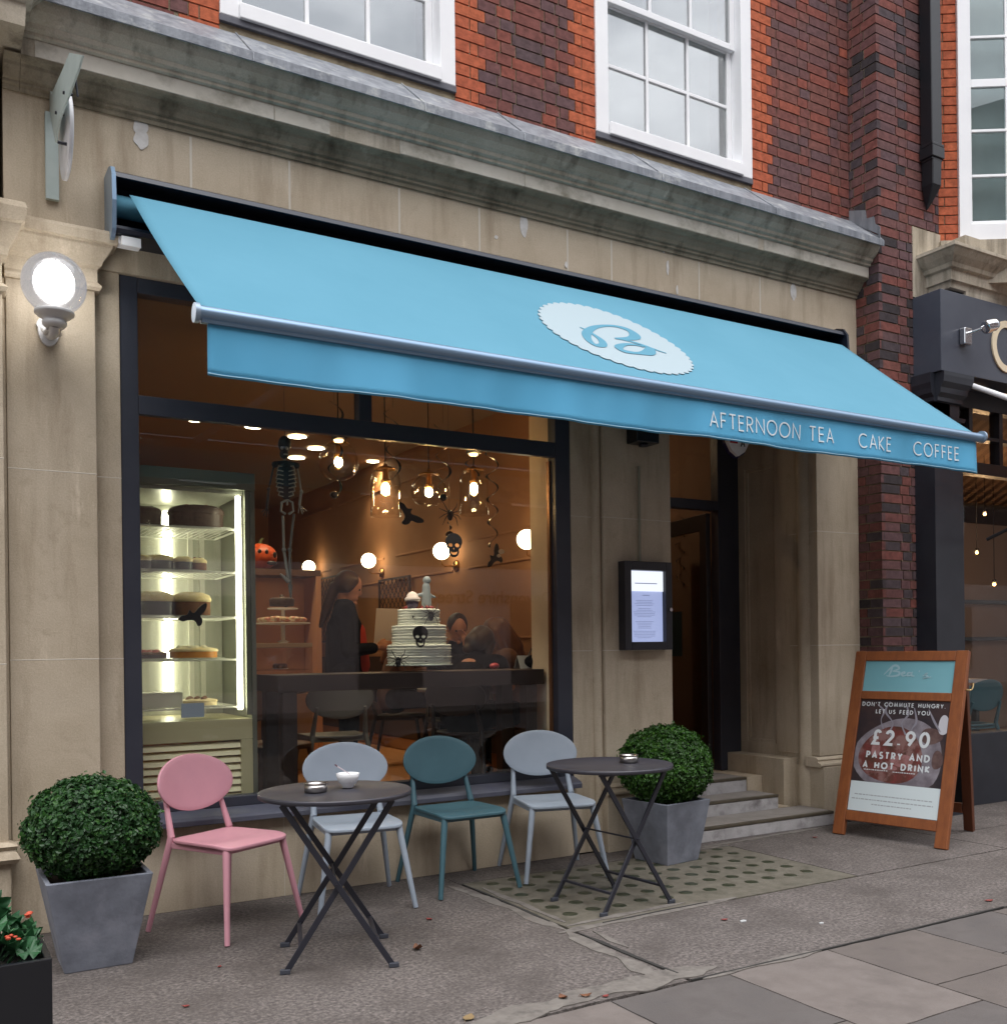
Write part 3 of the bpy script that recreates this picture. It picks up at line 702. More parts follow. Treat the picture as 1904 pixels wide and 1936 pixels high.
mb = MB(); mb.box(4.34, 4.359, 1.0, 8.59, .451, 1.299); part('lower_wall_shade', mb, M('painted_lower_wall_shade', (.055, .030, .020), .6))  # added dark brown board, paints shade over the lower part of the wall
mb = MB(); mb.box(3.66, 4.5, .13, .42, .325, 3.32); mb.box(4.36, 4.50, .42, .96, .325, 3.42); part('pale_pillar', mb, PALEW)
mb = MB(); mb.box(4.345, 4.359, 1.1, 8.5, 1.30, 1.34); mb.box(4.345, 4.359, 1.1, 8.5, .33, .45)
for y in (1.3, 2.9, 4.5, 6.1):
    for a, b, c, d in ((y, y+1.3, 1.45, 1.47), (y, y+1.3, 2.1, 2.12), (y, y+1.3, 2.35, 2.37), (y, y+1.3, 3.1, 3.12)): mb.box(4.347, 4.359, a, b, c, d)
part('wall_panelling', mb, WARMW, bevel=.004)
HALLW = M('hall_wall', (.17, .10, .065), .9)
mb = MB(); mb.box(6.3, 6.4, .95, 9, .325, 3.42); mb.box(4.50, 6.3, 5.0, 5.1, .325, 3.42); part('hall_wall', mb, HALLW)

# =================================================================== LEFT NEIGHBOUR
ln = thing('stone_building', (-1.0, .2, 0), 'stone building with heavy stained cornice at the left edge beyond the globe lamp', 'building')
mb = MB(); mb.box(.30, .384, -.04, .3, 0, 3.35); mb.box(-.2, .365, -.13, .3, .46, 3.35); mb.box(-.2, .372, -.16, .3, 0, .38)
mb.box(-6, .36, .0, 9, 3.36, 5.6); mb.box(-6, -.2, .05, .5, 0, 3.36); mb.box(-6, .19, .6, 9, -.1, 3.36)
for z in (1.32, 2.30): mb.box(-.2, .366, -.1312, .2, z-.004, z+.004, 1)
build('wall', mb, [STONE, JOINT], ln, bevel=.004)
def roundprof(base, pr, x0, x1, xr, mb, ret=True):
    """moulding along X at face Y=base with a return at x1"""
    mb.prism([(base-o, z) for o, z in pr]+[(base+.1, pr[-1][1]), (base+.1, pr[0][1])], (x0, 0, 0), (0, 1, 0), (0, 0, 1), (x1-x0, 0, 0))
    if ret:
        n = len(pr); vs = []
        for o, z in pr: vs += [(x1, base-o, z), (x1+o, base-o, z), (x1+o, base, z), (x1+o, base+xr, z)]
        fs = []
        for i in range(n-1):
            for k in range(3): fs.append((4*i+k, 4*i+k+1, 4*i+k+5, 4*i+k+4))
        fs += [(4*(n-1)+0, 4*(n-1)+1, 4*(n-1)+2), (0, 1, 2)]
        mb.add(vs, fs)
mb = MB()
roundprof(-.13, [(0, 3.08), (.02, 3.09), (.03, 3.11), (.012, 3.13)], -.3, .36, .1, mb)
build('astragal', mb, STONE, ln); mb = MB()
roundprof(-.13, [(0, 3.24), (.03, 3.26), (.035, 3.30), (.07, 3.36), (.085, 3.40), (.10, 3.41), (.11, 3.47), (.10, 3.50), (.0, 3.505)], -.3, .36, .2, mb)
build('pilaster_capital', mb, STONE, ln); mb = MB()
roundprof(-.16, [(0, .38), (.03, .38), (.045, .40), (.03, .43), (.02, .44), (.035, .46), (.0, .475)], -.2, .365, .1, mb)
build('base_moulding', mb, STONE, ln)
mb = MB()
roundprof(-.06, [(0, 4.16), (.03, 4.17), (.04, 4.21), (.08, 4.25), (.10, 4.27), (.27, 4.275), (.275, 4.38), (.30, 4.39), (.31, 4.43), (.36, 4.48), (.385, 4.54), (.40, 4.55), (.40, 4.60), (.1, 4.8), (0, 4.85)], -6, .19, .25, mb)
build('cornice', mb, STONE_D, ln)
mb = MB(); mb.box(-6, .27, -.06, .3, 3.56, 4.16); build('frieze', mb, STONE, ln)
mb = MB(); bricks(mb, -3, .29, 4.8, 7.6, (0, .05, 0), (1, 0, 0), (0, -1, 0), seed=9); mb.box(-3, .29, .056, .3, 4.8, 7.6, 1); build('brick_wall', mb, [BRICK, MORTAR], ln, tint=True)

# =================================================================== RIGHT NEIGHBOUR
rn = thing('neighbouring_shop', (8.2, 0, 0), 'brick building with dark grey shopfront and canted white window at the right edge', 'building')
XP = 6.50; XQ = 6.905; YP = -.22
mb = MB()
bricks(mb, XP+.002, XQ+.0, 0, 4.72, (0, YP, 0), (1, 0, 0), (0, -1, 0), seed=21, dark=.15)
bricks(mb, XP+.002, 7.245, 4.72, 7.6, (0, YP, 0), (1, 0, 0), (0, -1, 0), seed=22, dark=.12)
bricks(mb, YP+.0, .3, 0, 7.6, (XP, 0, 0), (0, 1, 0), (-1, 0, 0), seed=23, dark=.15, off=.1)
mb.box(XP+.0085, XQ-.001, YP+.0085, .3, 0, 4.72, 1); mb.box(XP+.0085, 7.245, YP+.0085, .3, 4.721, 7.6, 1)
build('brick_pier', mb, [BRICK, MORTAR], rn, tint=True)
# canted bay: brick strip then window
cA = Vector((7.247, YP, 0)); cdv = Vector((cos(radians(-33)), sin(radians(-33)), 0)); cn = Vector((cdv.y, -cdv.x, 0))
mb = MB()
bricks(mb, 0, .155, 4.66, 7.6, cA, cdv, cn, orange=((.158, 5, 0),), seed=25)
mb.obox(cA+cdv*.077-cn*.105+Vector((0, 0, 6.13)), cdv*.078, cn*.094, Vector((0, 0, 1.47)), 1)
build('bay_brickwork', mb, [BRICK, MORTAR], rn, tint=True)
def cb(mb, a, b, z0, z1, d0, d1): mb.obox(cA+cdv*(a+b)/2+cn*(d0+d1)/2+Vector((0, 0, (z0+z1)/2)), cdv*(b-a)/2, cn*abs(d1-d0)/2, Vector((0, 0, (z1-z0)/2)))
bw = bpy.data.objects.new('bay_window', None); COL.objects.link(bw); bw.parent = rn; bw.location = cA+Vector((0, 0, 4.6))-rn.location
mb = MB()
cb(mb, .157, .245, 4.66, 7.4, -.08, .03); cb(mb, .90, 1.0, 4.66, 7.4, -.08, .03); cb(mb, .2455, .8995, 4.662, 4.80, -.08, .0)
cb(mb, .246, .28, 4.80, 7.4, -.06, -.02); cb(mb, .86, .899, 4.80, 7.4, -.06, -.02)
for z, h_ in ((4.80, .03), (5.19, .022), (5.56, .022), (5.93, .065), (6.33, .022), (6.7, .022)): cb(mb, .2805, .8595, z, z+h_, -.058, -.022)
cb(mb, .56, .58, 4.83, 7.4, -.055, -.025)
build('window_frame', mb, WHITEP, bw, bevel=.003)
mb = MB(); cb(mb, .2806, .859, 4.83, 7.4, -.042, -.038); build('pane', mb, glass_mat('bay_glass', (.85, .9, .9), 2.0), bw)
mb = MB(); cb(mb, .26, .88, 4.66, 7.4, -.16, -.15); build('blind', mb, MATS['pale_blind'], bw)
# stone band and cornice above the shopfront
mb = MB()
mb.box(XQ+.001, 7.30, YP-.006, .3, 4.15, 4.715); mb.box(7.30, 22, YP-.2, .3, 4.15, 4.655)
cb(mb, 0.0, 1.05, 4.3, 4.655, -.1, .035); mb.box(8.11, 22, -.79, -.425, 4.545, 4.653)
roundprof2 = [(0, 4.19), (.02, 4.20), (.03, 4.245), (.05, 4.25), (.055, 4.33), (.08, 4.34), (.09, 4.37), (.13, 4.41), (.16, 4.45), (.175, 4.46), (.175, 4.485), (0, 4.54)]
n = len(roundprof2); vs = []; base = -.40; xl = 7.12
mb.prism([(base-o, z) for o, z in roundprof2]+[(-.2, 4.54), (-.2, 4.19)], (xl, 0, 0), (0, 1, 0), (0, 0, 1), (14, 0, 0))
for o, z in roundprof2: vs += [(xl, base-o, z), (xl-o, base-o, z), (xl-o, YP, z)]
fs = []
for i in range(n-1): fs += [(3*i, 3*i+1, 3*i+4, 3*i+3), (3*i+1, 3*i+2, 3*i+5, 3*i+4)]
mb.add(vs, fs); mb.box(xl-.001, xl+.2, base+.001, YP, 4.19, 4.539)
build('stone_cornice', mb, STONE_D, rn)
mb = MB(); bricks(mb, 8.095, 12, 4.66, 7.6, (0, -.765, 0), (1, 0, 0), (0, -1, 0), seed=31, dark=.05); mb.box(8.10, 12, -.756, -.1, 4.656, 7.6, 1); build('upper_brick_wall', mb, [BRICK, MORTAR], rn, tint=True)
mb = MB(); mb.box(12.01, 22, -.76, -.1, 4.656, 7.6); build('upper_wall_beyond', mb, M('dull_red_brickwork', (.14, .055, .045), .9, col2=(.19, .075, .055), nscale=14), rn)
SHOPP = M('slate_blue_shopfront_paint', (.048, .054, .075), .32, col2=(.062, .070, .092), nscale=3)
mb = MB(); mb.box(XQ+.002, 22, -.47, -.1, 3.50, 4.14)
build('fascia_board', mb, SHOPP, rn, bevel=.004)
mb = MB(); mb.box(XQ+.002, 7.26, -.40, .0, 0, 3.12)
roundprof(-.40, [(0, 3.12), (.03, 3.13), (.035, 3.16), (.0, 3.17), (.0, 3.27), (.02, 3.28), (.02, 3.31), (.045, 3.34), (.05, 3.38), (.075, 3.42), (.08, 3.47), (.08, 3.498), (.0, 3.498)], XQ+.02, 7.22, .05, mb)
mb.prism([(XQ+.02-o, z) for o, z in ((0, 3.12), (.03, 3.13), (.035, 3.16), (.0, 3.17), (.0, 3.27), (.02, 3.28), (.02, 3.31), (.045, 3.34), (.05, 3.38), (.06, 3.42), (.06, 3.498))]+[(XQ+.2, 3.498), (XQ+.2, 3.12)], (0, -.40, 0), (1, 0, 0), (0, 0, 1), (0, .178, 0))
mb.box(XQ-.02, 7.28, -.43, 0, 0, .35)
build('shop_pilaster', mb, M('near_black_shop_paint', (.016, .018, .026), .42, col2=(.024, .027, .036), nscale=4), rn, bevel=.004)
NB = MATS['near_black_shop_paint']
mb = MB(); mb.box(7.262, 22, -.22, -.05, 0, .60); mb.box(7.262, 22, -.19, -.09, 2.80, 2.90); mb.box(7.262, 22, -.19, -.09, 3.35, 3.5)
for x in (7.262, 7.66, 8.08, 9.0, 11, 13, 15): mb.box(x, x+.05, -.188, -.092, 2.901, 3.349)
mb.box(7.262, 22, -.185, -.095, 3.10, 3.13); mb.box(7.262, 7.31, -.188, -.092, .60, 2.80)
mb.box(9.0, 9.06, -.188, -.092, .60, 2.80)
nsw = build('shop_window', mb, NB, rn, bevel=.003)
mb = MB(); mb.box(7.31, 21.9, -.145, -.139, .60, 2.80); mb.box(7.31, 21.9, -.145, -.139, 2.902, 3.35); build('pane', mb, GLASS, nsw)
mb = MB(); mb.box(6.92, 22, .02, 6, .1, .2); mb.box(6.92, 22, 5, 5.2, .2, 3.4); mb.box(6.92, 6.95, .31, 5, .2, 3.4); mb.box(6.92, 22, .0, 5.2, 3.4, 3.5)
build('shop_interior', mb, HALLW, rn)
mb = MB(); mb.box(6.6, 22, 5.3, 5.5, 0, 7.6); mb.box(21.9, 22, -.1, 5.2, .2, 3.4); build('rear_wall', mb, DARKW, rn)
# letter on the fascia (only its left part shows)
mb = MB(); ribbon(mb, [(a, b) for a, b in arc(0, 0, .17, .185, 40, 320, 24)], .055, P(1902, 656, -.471), Vector((1, 0, 0)), Vector((0, 0, 1)), Vector((0, -1, 0)), .0, .012)
build('fascia_letter', mb, M('cream_letter', (.72, .62, .44), .5), rn)

# =================================================================== BUILDING ACROSS THE STREET (seen only in reflections)
ob = thing('building_across_street', (2, -16.2, 0), 'pale stucco and brick building across the street, reflected in the shop window', 'building')
STUC = M('pale_stucco', (.55, .45, .43), .8, col2=(.46, .38, .37), nscale=1.5)
mb = MB(); mb.box(-26, 34, -22, -16, 3.4, 13.5)
build('upper_wall', mb, M('sooty_brick', (.10, .06, .05), .9, col2=(.14, .08, .06), nscale=2), ob)
mb = MB(); mb.box(-26, 34, -21.9, -15.95, 0, 3.38)
build('ground_floor_wall', mb, STUC, ob)
for i in range(14):
    x = -24+i*4.1
    mb = MB(); mb.box(x, x+1.6, -15.96, -15.9, .5, 2.6)
    wq = build('window', mb, M('dim_window', (.06, .05, .05), .2), ob)
    mb = MB(); mb.box(x+.1, x+1.3, -15.99, -15.93, 5.0, 7.0); mb.box(x+.1, x+1.3, -15.99, -15.93, 8.3, 10.0)
    build('upper_window', mb, M('white_window', (.7, .7, .7), .5), ob)
sg = P(1042, 1137, 16.13); sg2 = P(815, 1134, 16.13)
fc = bpy.data.curves.new('f', 'FONT'); fc.body = 'Devonshire Street'; fc.size = 1; fc.extrude = .01
to = bpy.data.objects.new('t', fc); COL.objects.link(to); bpy.context.view_layer.update()
me = bpy.data.meshes.new_from_object(to.evaluated_get(bpy.context.evaluated_depsgraph_get())); bpy.data.objects.remove(to)
wt = max(v.co.x for v in me.vertices)
XL, XR, zb = sg.x, sg2.x, sg.z-.08
mb = MB(); sc_ = abs(XL-XR)/wt
mb.add([(XL-v.co.x*sc_, -15.93+v.co.z, zb+v.co.y*sc_) for v in me.vertices], [tuple(p.vertices) for p in me.polygons])
build('street_name', mb, M('dark_letters', (.01, .01, .01), .6), ob)

# =================================================================== AWNING
BLUE = M('sky_blue_awning_canvas', (.092, .285, .395), .85, col2=(.104, .305, .42), nscale=1.4, bump=.5, bscale=2.2, transl=.12)
VALM = M('brighter_blue_valance_canvas', (.105, .44, .70), .8, col2=(.125, .475, .74), nscale=2.2, bump=.12, bscale=400, transl=.15)
LOGOW = M('white_canvas_print', (.33, .415, .455), .8)
BARM = M('blue_grey_aluminium', (.20, .30, .42), .3, .5)
BLKC = M('black_cassette', (.012, .016, .028), .35, .2)
aw = thing('awning', (3.6, -.15, 3.5), 'extended sky blue awning with scalloped white logo and lettered valance above the shop window', 'awning')
FT, FB = Vector((0, -.20, 3.652)), Vector((0, -1.195, 2.800)); sv = (FB-FT).normalized(); LV = (FB-FT).length; fn = Vector((1, 0, 0)).cross(sv).normalized()
if fn.y > 0: fn = -fn
cxl, cxr = .87, 6.12
mb = MB()
cas = [(0, 3.78), (-.16, 3.775), (-.195, 3.755), (-.205, 3.73), (-.19, 3.728), (-.175, 3.745), (-.02, 3.75), (-.02, 3.50), (-.20, 3.49), (-.215, 3.47), (-.19, 3.455), (0, 3.46)]
mb.prism(cas, (cxl, 0, 0), (0, 1, 0), (0, 0, 1), (cxr-cxl, 0, 0)); build('cassette', mb, BLKC, aw)
mb = MB(); mb.tube([(cxl+.01, -.11, 3.62), (cxr-.01, -.11, 3.62)], .055, 16); build('roller', mb, BLUE, aw)
for x0 in (cxl-.022, cxr+.001):
    mb = MB(); mb.prism([(0, 3.80), (-.13, 3.80), (-.19, 3.78), (-.225, 3.73), (-.235, 3.60), (-.22, 3.46), (-.18, 3.43), (0, 3.43)], (x0, 0, 0), (0, 1, 0), (0, 0, 1), (.02, 0, 0))
    build('end_cap', mb, BARM if x0 < 2 else BLKC, aw, bevel=.006)
# canvas, slightly sagging, one thin sheet with thickness
XTL, XTR, XBL, XBR = .935, 6.10, 1.035, 6.23
def fabric(u, v, lift=0.0):  # u 0..1, v 0..1
    xa = XTL+(XTR-XTL)*u; xb = XBL+(XBR-XBL)*u; x = xa+(xb-xa)*v
    sag = .012*sin(pi*v)*(1+.25*sin(u*23)+.2*sin(u*9+2))
    p = FT+(FB-FT)*v; return Vector((x, p.y, p.z))+fn*(lift-sag)
mb = MB(); nu, nv = 90, 24
vs = [fabric(i/nu, j/nv) for j in range(nv+1) for i in range(nu+1)]; k = len(vs); vs += [q-fn*.0015 for q in vs]
fs = []
for j in range(nv):
    for i in range(nu):
        a = j*(nu+1)+i; fs += [(a, a+1, a+nu+2, a+nu+1), (k+a, k+a+nu+1, k+a+nu+2, k+a+1)]
for j in range(nv): a = j*(nu+1); fs += [(a, a+nu+1, k+a+nu+1, k+a), (a+nu, k+a+nu, k+a+2*nu+1, a+2*nu+1)]
mb.add(vs, fs, smooth=True); canvas = build('canvas', mb, BLUE, aw)
def onfab(x, y):
    d = ray(x, y); t = ((FT-CAM).dot(fn))/d.dot(fn); p = CAM+d*t-FT; return (p.x, p.dot(sv))
def fabpt(u, v, lift):  # u: metres X, v: metres down the slope
    vv = v/LV; p = FT+sv*v; ux = (u-(XTL+(XBL-XTL)*vv))/((XTR-XTL)+((XBR-XBL)-(XTR-XTL))*vv)
    q = fabric(ux, vv, lift); return q
cu_, cv_ = 3.535, .735
loop = []
for i in range(528):
    a = 2*pi*i/528; k_ = 1-.042*(1-abs(sin(a*22)))**1.2; loop.append((.502*cos(a)*k_, .450*sin(a)*k_))
lo = flat('logo_disc', [loop], LOGOW, aw, (0, 0, 0), (1, 0, 0), (0, 1, 0), .001)
def drape(o, lift):
    loc = wloc(aw)
    for v in o.data.vertices:
        c = v.co+loc; q = fabpt(cu_+c.x, cv_+c.y, lift+c.z*.8); v.co = q-loc
lo_me = lo.data
bm = bmesh.new(); bm.from_mesh(lo_me); bmesh.ops.triangulate(bm, faces=bm.faces)
for _k in range(8):
    _e = [e for e in bm.edges if e.calc_length() > .05]
    if not _e: break
    bmesh.ops.subdivide_edges(bm, edges=_e, cuts=1); bmesh.ops.triangulate(bm, faces=bm.faces)
bm.to_mesh(lo_me); bm.free()
drape(lo, .005)
# monogram strokes traced on the canvas
def LP(cx, cy): u, v = onfab((1200+cx/1.489)/1.8965, cy/1.489/1.8965); return (u-cu_, v-cv_)
def spl(pts, n=8):   # catmull-rom through (x,y,w)
    o = []
    for i in range(len(pts)-1):
        p0 = pts[max(i-1, 0)]; p1 = pts[i]; p2 = pts[i+1]; p3 = pts[min(i+2, len(pts)-1)]
        for k in range(n):
            t = k/n; o.append(tuple(.5*((2*p1[c])+(-p0[c]+p2[c])*t+(2*p0[c]-5*p1[c]+4*p2[c]-p3[c])*t*t+(-p0[c]+3*p1[c]-3*p2[c]+p3[c])*t**3) for c in range(3)))
    o.append(pts[-1]); return o
strokes = [
 [(1310, 1744, .004), (1345, 1760, .012), (1385, 1785, .018), (1425, 1815, .03), (1432, 1840, .03), (1395, 1842, .022), (1358, 1815, .03), (1345, 1780, .036), (1375, 1750, .026), (1430, 1737, .016), (1500, 1738, .018), (1570, 1757, .04), (1605, 1785, .05), (1580, 1803, .028), (1500, 1803, .006)],
 [(1497, 1804, .006), (1560, 1814, .014), (1640, 1836, .014), (1700, 1857, .012), (1772, 1881, .004)],
 [(1640, 1838, .012), (1685, 1858, .04), (1675, 1880, .045), (1620, 1885, .018), (1550, 1875, .028), (1517, 1855, .034), (1545, 1838, .018), (1600, 1837, .014), (1650, 1848, .012)]]
mb = MB()
for j, st in enumerate(strokes):
    q = spl([(*LP(a, b), c) for a, b, c in st])
    ribbon(mb, [(a, b) for a, b, c in q], [c*1.5+.004 for a, b, c in q], Vector((0, 0, 0)), Vector((1, 0, 0)), Vector((0, 1, 0)), Vector((0, 0, 1)), .0003*j, .0005)
loc = wloc(aw); mb.v = [tuple(fabpt(cu_+v[0], cv_+v[1], .0075+v[2])) for v in mb.v]
build('monogram', mb, BLUE, aw)
# front bar
mb = MB(); mb.tube([(1.01, -1.215, 2.775), (6.285, -1.215, 2.765)], .031, 20)
mb.prism([(-1.20, 2.735), (-1.225, 2.735), (-1.235, 2.76), (-1.19, 2.76)], (1.03, 0, 0), (0, 1, 0), (0, 0, 1), (5.23, 0, 0))
build('front_bar', mb, BARM, aw)
for x in (1.0, 6.275):
    mb = MB(); mb.tube([(x, -1.215, 2.773), (x+.02, -1.215, 2.773)], .041, 20); build('bar_end_plug', mb, M('silver_plug', (.28, .36, .45), .4, .4), aw, bevel=.004)
# valance, gently waved
mb = MB(); nu, nv = 140, 6
def val(u, v):
    x = 1.056+(6.228-1.056)*u; wv = .010*sin(u*31)+.006*sin(u*67+1)+.004*sin(u*140)
    return Vector((x, -1.212+wv*v, 2.738-.216*v-.004*sin(u*20)*v))
vs = [val(i/nu, j/nv) for j in range(nv+1) for i in range(nu+1)]; k = len(vs); vs += [q+Vector((0, .0015, 0)) for q in vs]; fs = []
for j in range(nv):
    for i in range(nu): a = j*(nu+1)+i; fs += [(a, a+1, a+nu+2, a+nu+1), (k+a, k+a+nu+1, k+a+nu+2, k+a+1)]
for j in range(nv): a = j*(nu+1); fs += [(a, a+nu+1, k+a+nu+1, k+a), (a+nu, k+a+nu, k+a+2*nu+1, a+2*nu+1)]
for i in range(nu): a = nv*(nu+1)+i; fs.append((a, a+1, k+a+1, k+a))
mb.add(vs, fs, smooth=True); build('valance', mb, VALM, aw)
mb = MB()
for v0 in (.955,):
    for i in range(nu): 
        a, b = val(i/nu, v0), val((i+1)/nu, v0); mb.bar(a+Vector((0, -.002, 0)), b+Vector((0, -.002, 0)), .0015, .004, (0, 0, 1))
build('hem_stitching', mb, M('pale_blue_thread', (.35, .62, .78), .8), aw)
hc = .083
for s_, xa, xb, py in (('AFTERNOON TEA', 1341, 1575, 808), ('CAKE', 1624, 1685, 851), ('COFFEE', 1729, 1812, 862)):
    A_ = P(xa, py, -1.215); B_ = P(xb, py+(xb-xa)*.13, -1.215); n_ = len(s_); base = sum(GL[c][0] for c in s_)
    tr = ((B_.x-A_.x)/hc-base)/(n_-1); z = 2.60
    mb = MB(); text(mb, s_, (A_.x, -1.212, 2.592), (1, 0, 0), (0, 0, 1), hc, .0085, tr, off0=.003)
    out_ = []
    for v in mb.v:
        u = (v[0]-1.056)/(6.228-1.056); vv = (2.738-v[2])/.216; q = val(u, vv); out_.append((v[0], q.y+(v[1]+1.212), v[2]))
    mb.v = out_; build('lettering', mb, M('white_lettering', (.72, .82, .86), .8), aw)
# folding arms beneath the canvas
for x0, sx in ((1.5, 1), (5.6, -1)):
    mb = MB(); a = Vector((x0, -.12, 3.47)); b = Vector((x0+sx*.62, -.62, 3.12)); c = Vector((x0+sx*.1, -1.17, 2.76))
    mb.bar(a, b, .04, .06); mb.bar(b, c, .035, .05); mb.ball(b, .04); build('folding_arm', mb, BARM, aw)

# =================================================================== GLOBE LAMP
gl = thing('globe_wall_lamp', (.573, -.06, 2.95), 'lit clear globe lamp on white bracket on the left stone pilaster', 'lamp')
gc = Vector((.573, -.30, 3.11)); LWH = M('off_white_lamp_metal', (.62, .62, .62), .4)
mb = MB(); mb.ball(gc, .145, 40, 28); mb.ball(gc, .142, 40, 28)
GLM = glass_mat('lamp_globe_glass', (.80, .80, .80), 2.2)
_t = GLM.node_tree; _e = _t.nodes.new('ShaderNodeEmission'); _e.inputs[0].default_value = (.95, .95, 1, 1); _e.inputs[1].default_value = .55
_a = _t.nodes.new('ShaderNodeMixShader'); _a.inputs[0].default_value = .12; _o = [n for n in _t.nodes if n.type == 'OUTPUT_MATERIAL'][0]; _s = _o.inputs[0].links[0].from_socket
_t.links.new(_s, _a.inputs[1]); _t.links.new(_e.outputs[0], _a.inputs[2]); _t.links.new(_a.outputs[0], _o.inputs[0])
build('globe', mb, GLM, gl)
mb = MB(); mb.ball(gc+Vector((0, 0, .01)), (.090, .090, .094), 28, 20)
bulb = build('diffuser', mb, M('lit_diffuser', (.9, .9, .9), .5, emit=(1, .98, .97), estr=9), gl)
mb = MB(); mb.lathe([(.0, 2.985), (.075, 2.985), (.088, 2.98), (.088, 2.967), (.078, 2.960), (.074, 2.955), (.060, 2.948), (.050, 2.938), (.055, 2.930), (.054, 2.918), (.042, 2.905), (.0, 2.905)], Matrix.Translation((gc.x, gc.y, 0)), 28)
build('collar', mb, LWH, gl)
mb = MB(); mb.tube([(gc.x, gc.y, 2.912), (gc.x, gc.y+.01, 2.893), (gc.x, gc.y+.05, 2.885), (gc.x, -.13, 2.915), (gc.x, -.08, 2.945)], [.026, .024, .022, .022, .028], 14)
for sx in (-1, 1): mb.tube([(gc.x+sx*.022, gc.y+.03, 2.905), (gc.x+sx*.03, gc.y+.09, 2.90), (gc.x+sx*.03, -.1, 2.95)], .011, 8)
build('arm', mb, LWH, gl)
pr = []
for i in range(28):
    a = 2*pi*i/28; pr.append((.058*sin(a)*(1 if cos(a) > 0 else .85), 2.965+(.065*cos(a) if cos(a) > 0 else .085*cos(a))))
mb = MB(); mb.prism(pr, (gc.x, -.05, 0), (1, 0, 0), (0, 0, 1), (0, -.025, 0)); build('wall_plate', mb, LWH, gl, bevel=.006)
ld = bpy.data.lights.new('globe_light', 'POINT'); ld.energy = 11.0; ld.shadow_soft_size = .1; ld.color = (1, .97, .95)
lo_ = bpy.data.objects.new('globe_light', ld); COL.objects.link(lo_); lo_.parent = gl; lo_.location = gc+Vector((0, .0, .015))-gl.location

# =================================================================== PROJECTING SIGN
hs = thing('hanging_sign', (.62, .0, 4.0), 'round white projecting sign on pale green bracket high on the left of the frieze', 'sign')
PG = M('pale_green_grey_paint', (.42, .49, .47), .5, col2=(.37, .44, .42), nscale=9)
WS = M('aged_white_enamel', (.66, .66, .68), .45, col2=(.56, .56, .57), nscale=12)
a = P(100, 378, -.01); b = P(97, 235, -.01)
XS = .60
def onX(x, y, X): d = ray(x, y); return CAM+d*((X-CAM.x)/d.x)
mb = MB(); s0, s1 = P(86, 377, -.005), P(111, 377, -.005); s2 = P(83, 212, -.005); mb.box(s0.x, s1.x, -.028, -.003, s0.z, s2.z); build('wall_strap', mb, PG, hs, bevel=.002)
pts = [onX(x, y, XS) for x, y in ((133, 99), (157, 104), (150, 130), (136, 168), (114, 225), (106, 269), (83, 264), (85, 212), (99, 177), (118, 135))]
mb = MB(); mb.prism([(min(p.y, -.004), p.z) for p in pts], (XS-.004, 0, 0), (0, 1, 0), (0, 0, 1), (.008, 0, 0)); build('bracket', mb, PG, hs, bevel=.001)
dc = onX(125.5, 258, XS+.04); dt = onX(130, 163, XS+.04).z; db = onX(120, 356, XS+.04).z; R_ = (dt-db)/2
mb = MB(); Mx = Matrix.Translation((XS+.04, dc.y, (dt+db)/2)) @ Matrix.Rotation(pi/2, 4, 'Y')
mb.lathe([(.0001, -.012), (R_-.015, -.012), (R_, -.008), (R_, .008), (R_-.015, .012), (.0001, .012)], Mx, 56)
build('disc', mb, WS, hs, bevel=.001)
for px_, py_ in ((124, 175), (109, 213), (114, 269)): q = onX(px_, py_, XS); mb = MB(); mb.tube([(XS-.012, q.y, q.z), (XS+.03, q.y, q.z)], .008, 10); build('bolt', mb, DARKMETAL, hs)
mb = MB()
q = onX(137, 140, XS); mb.tube([(XS+.01, q.y, q.z), (XS+.02, q.y, q.z-.09)], .005, 8)
build('hanging_hook', mb, DARKMETAL, hs)

# small floodlight under the cassette
fl = thing('floodlight', (.9, -.05, 3.35), 'small white floodlight under the left end of the awning', 'floodlight')
mb = MB(); c = P(240, 462, -.10); mb.box(c.x-.05, c.x+.06, -.15, -.08, c.z-.02, c.z+.03); mb.prism([(-.02, -.03), (.06, -.045), (.055, .005), (-.02, .01)], (c.x-.04, -.17, c.z), (0, -.5, 0), (0, 0, 1), (.09, 0, 0)); build('housing', mb, WHITEP, fl, bevel=.005)
mb = MB(); mb.bar((c.x, -.1, c.z+.02), (c.x, -.02, c.z+.06), .02, .02); build('bracket', mb, DARKMETAL, fl)

# menu case on the pier
mc = thing('menu_case', (4.27, -.02, 1.62), 'black menu case with backlit white page on the stone pier', 'menu case')
x0, x1, z0, z1 = 4.075, 4.48, 1.345, 1.945
mb = MB(); mb.box(x0, x0+.055, -.10, -.022, z0, z1); mb.box(x1-.055, x1, -.10, -.022, z0, z1); mb.box(x0+.055, x1-.055, -.10, -.022, z0, z0+.055); mb.box(x0+.055, x1-.055, -.10, -.022, z1-.06, z1); mb.box(x0+.055, x1-.055, -.04, -.022, z0+.055, z1-.06)
build('frame', mb, M('charcoal_case', (.018, .018, .024), .4), mc, bevel=.004)
mb = MB(); mb.box(x0+.056, x1-.056, -.062, -.042, z0+.056, z1-.061); build('lit_page', mb, M('backlit_page', (.3, .32, .38), .5, emit=(.50, .60, 1.0), estr=.30), mc)
mb = MB(); mb.box(x0+.056, x1-.056, -.070, -.0625, z1-.20, z1-.063); build('lit_header', mb, M('backlit_header', (.4, .42, .46), .5, emit=(.85, .9, 1.0), estr=.50), mc)
mb = MB(); r2 = random.Random(4)
mb.box(4.18, 4.37, -.0712, -.0702, 1.795, 1.801); mb.box(4.25, 4.31, -.0632, -.0622, 1.715, 1.72)
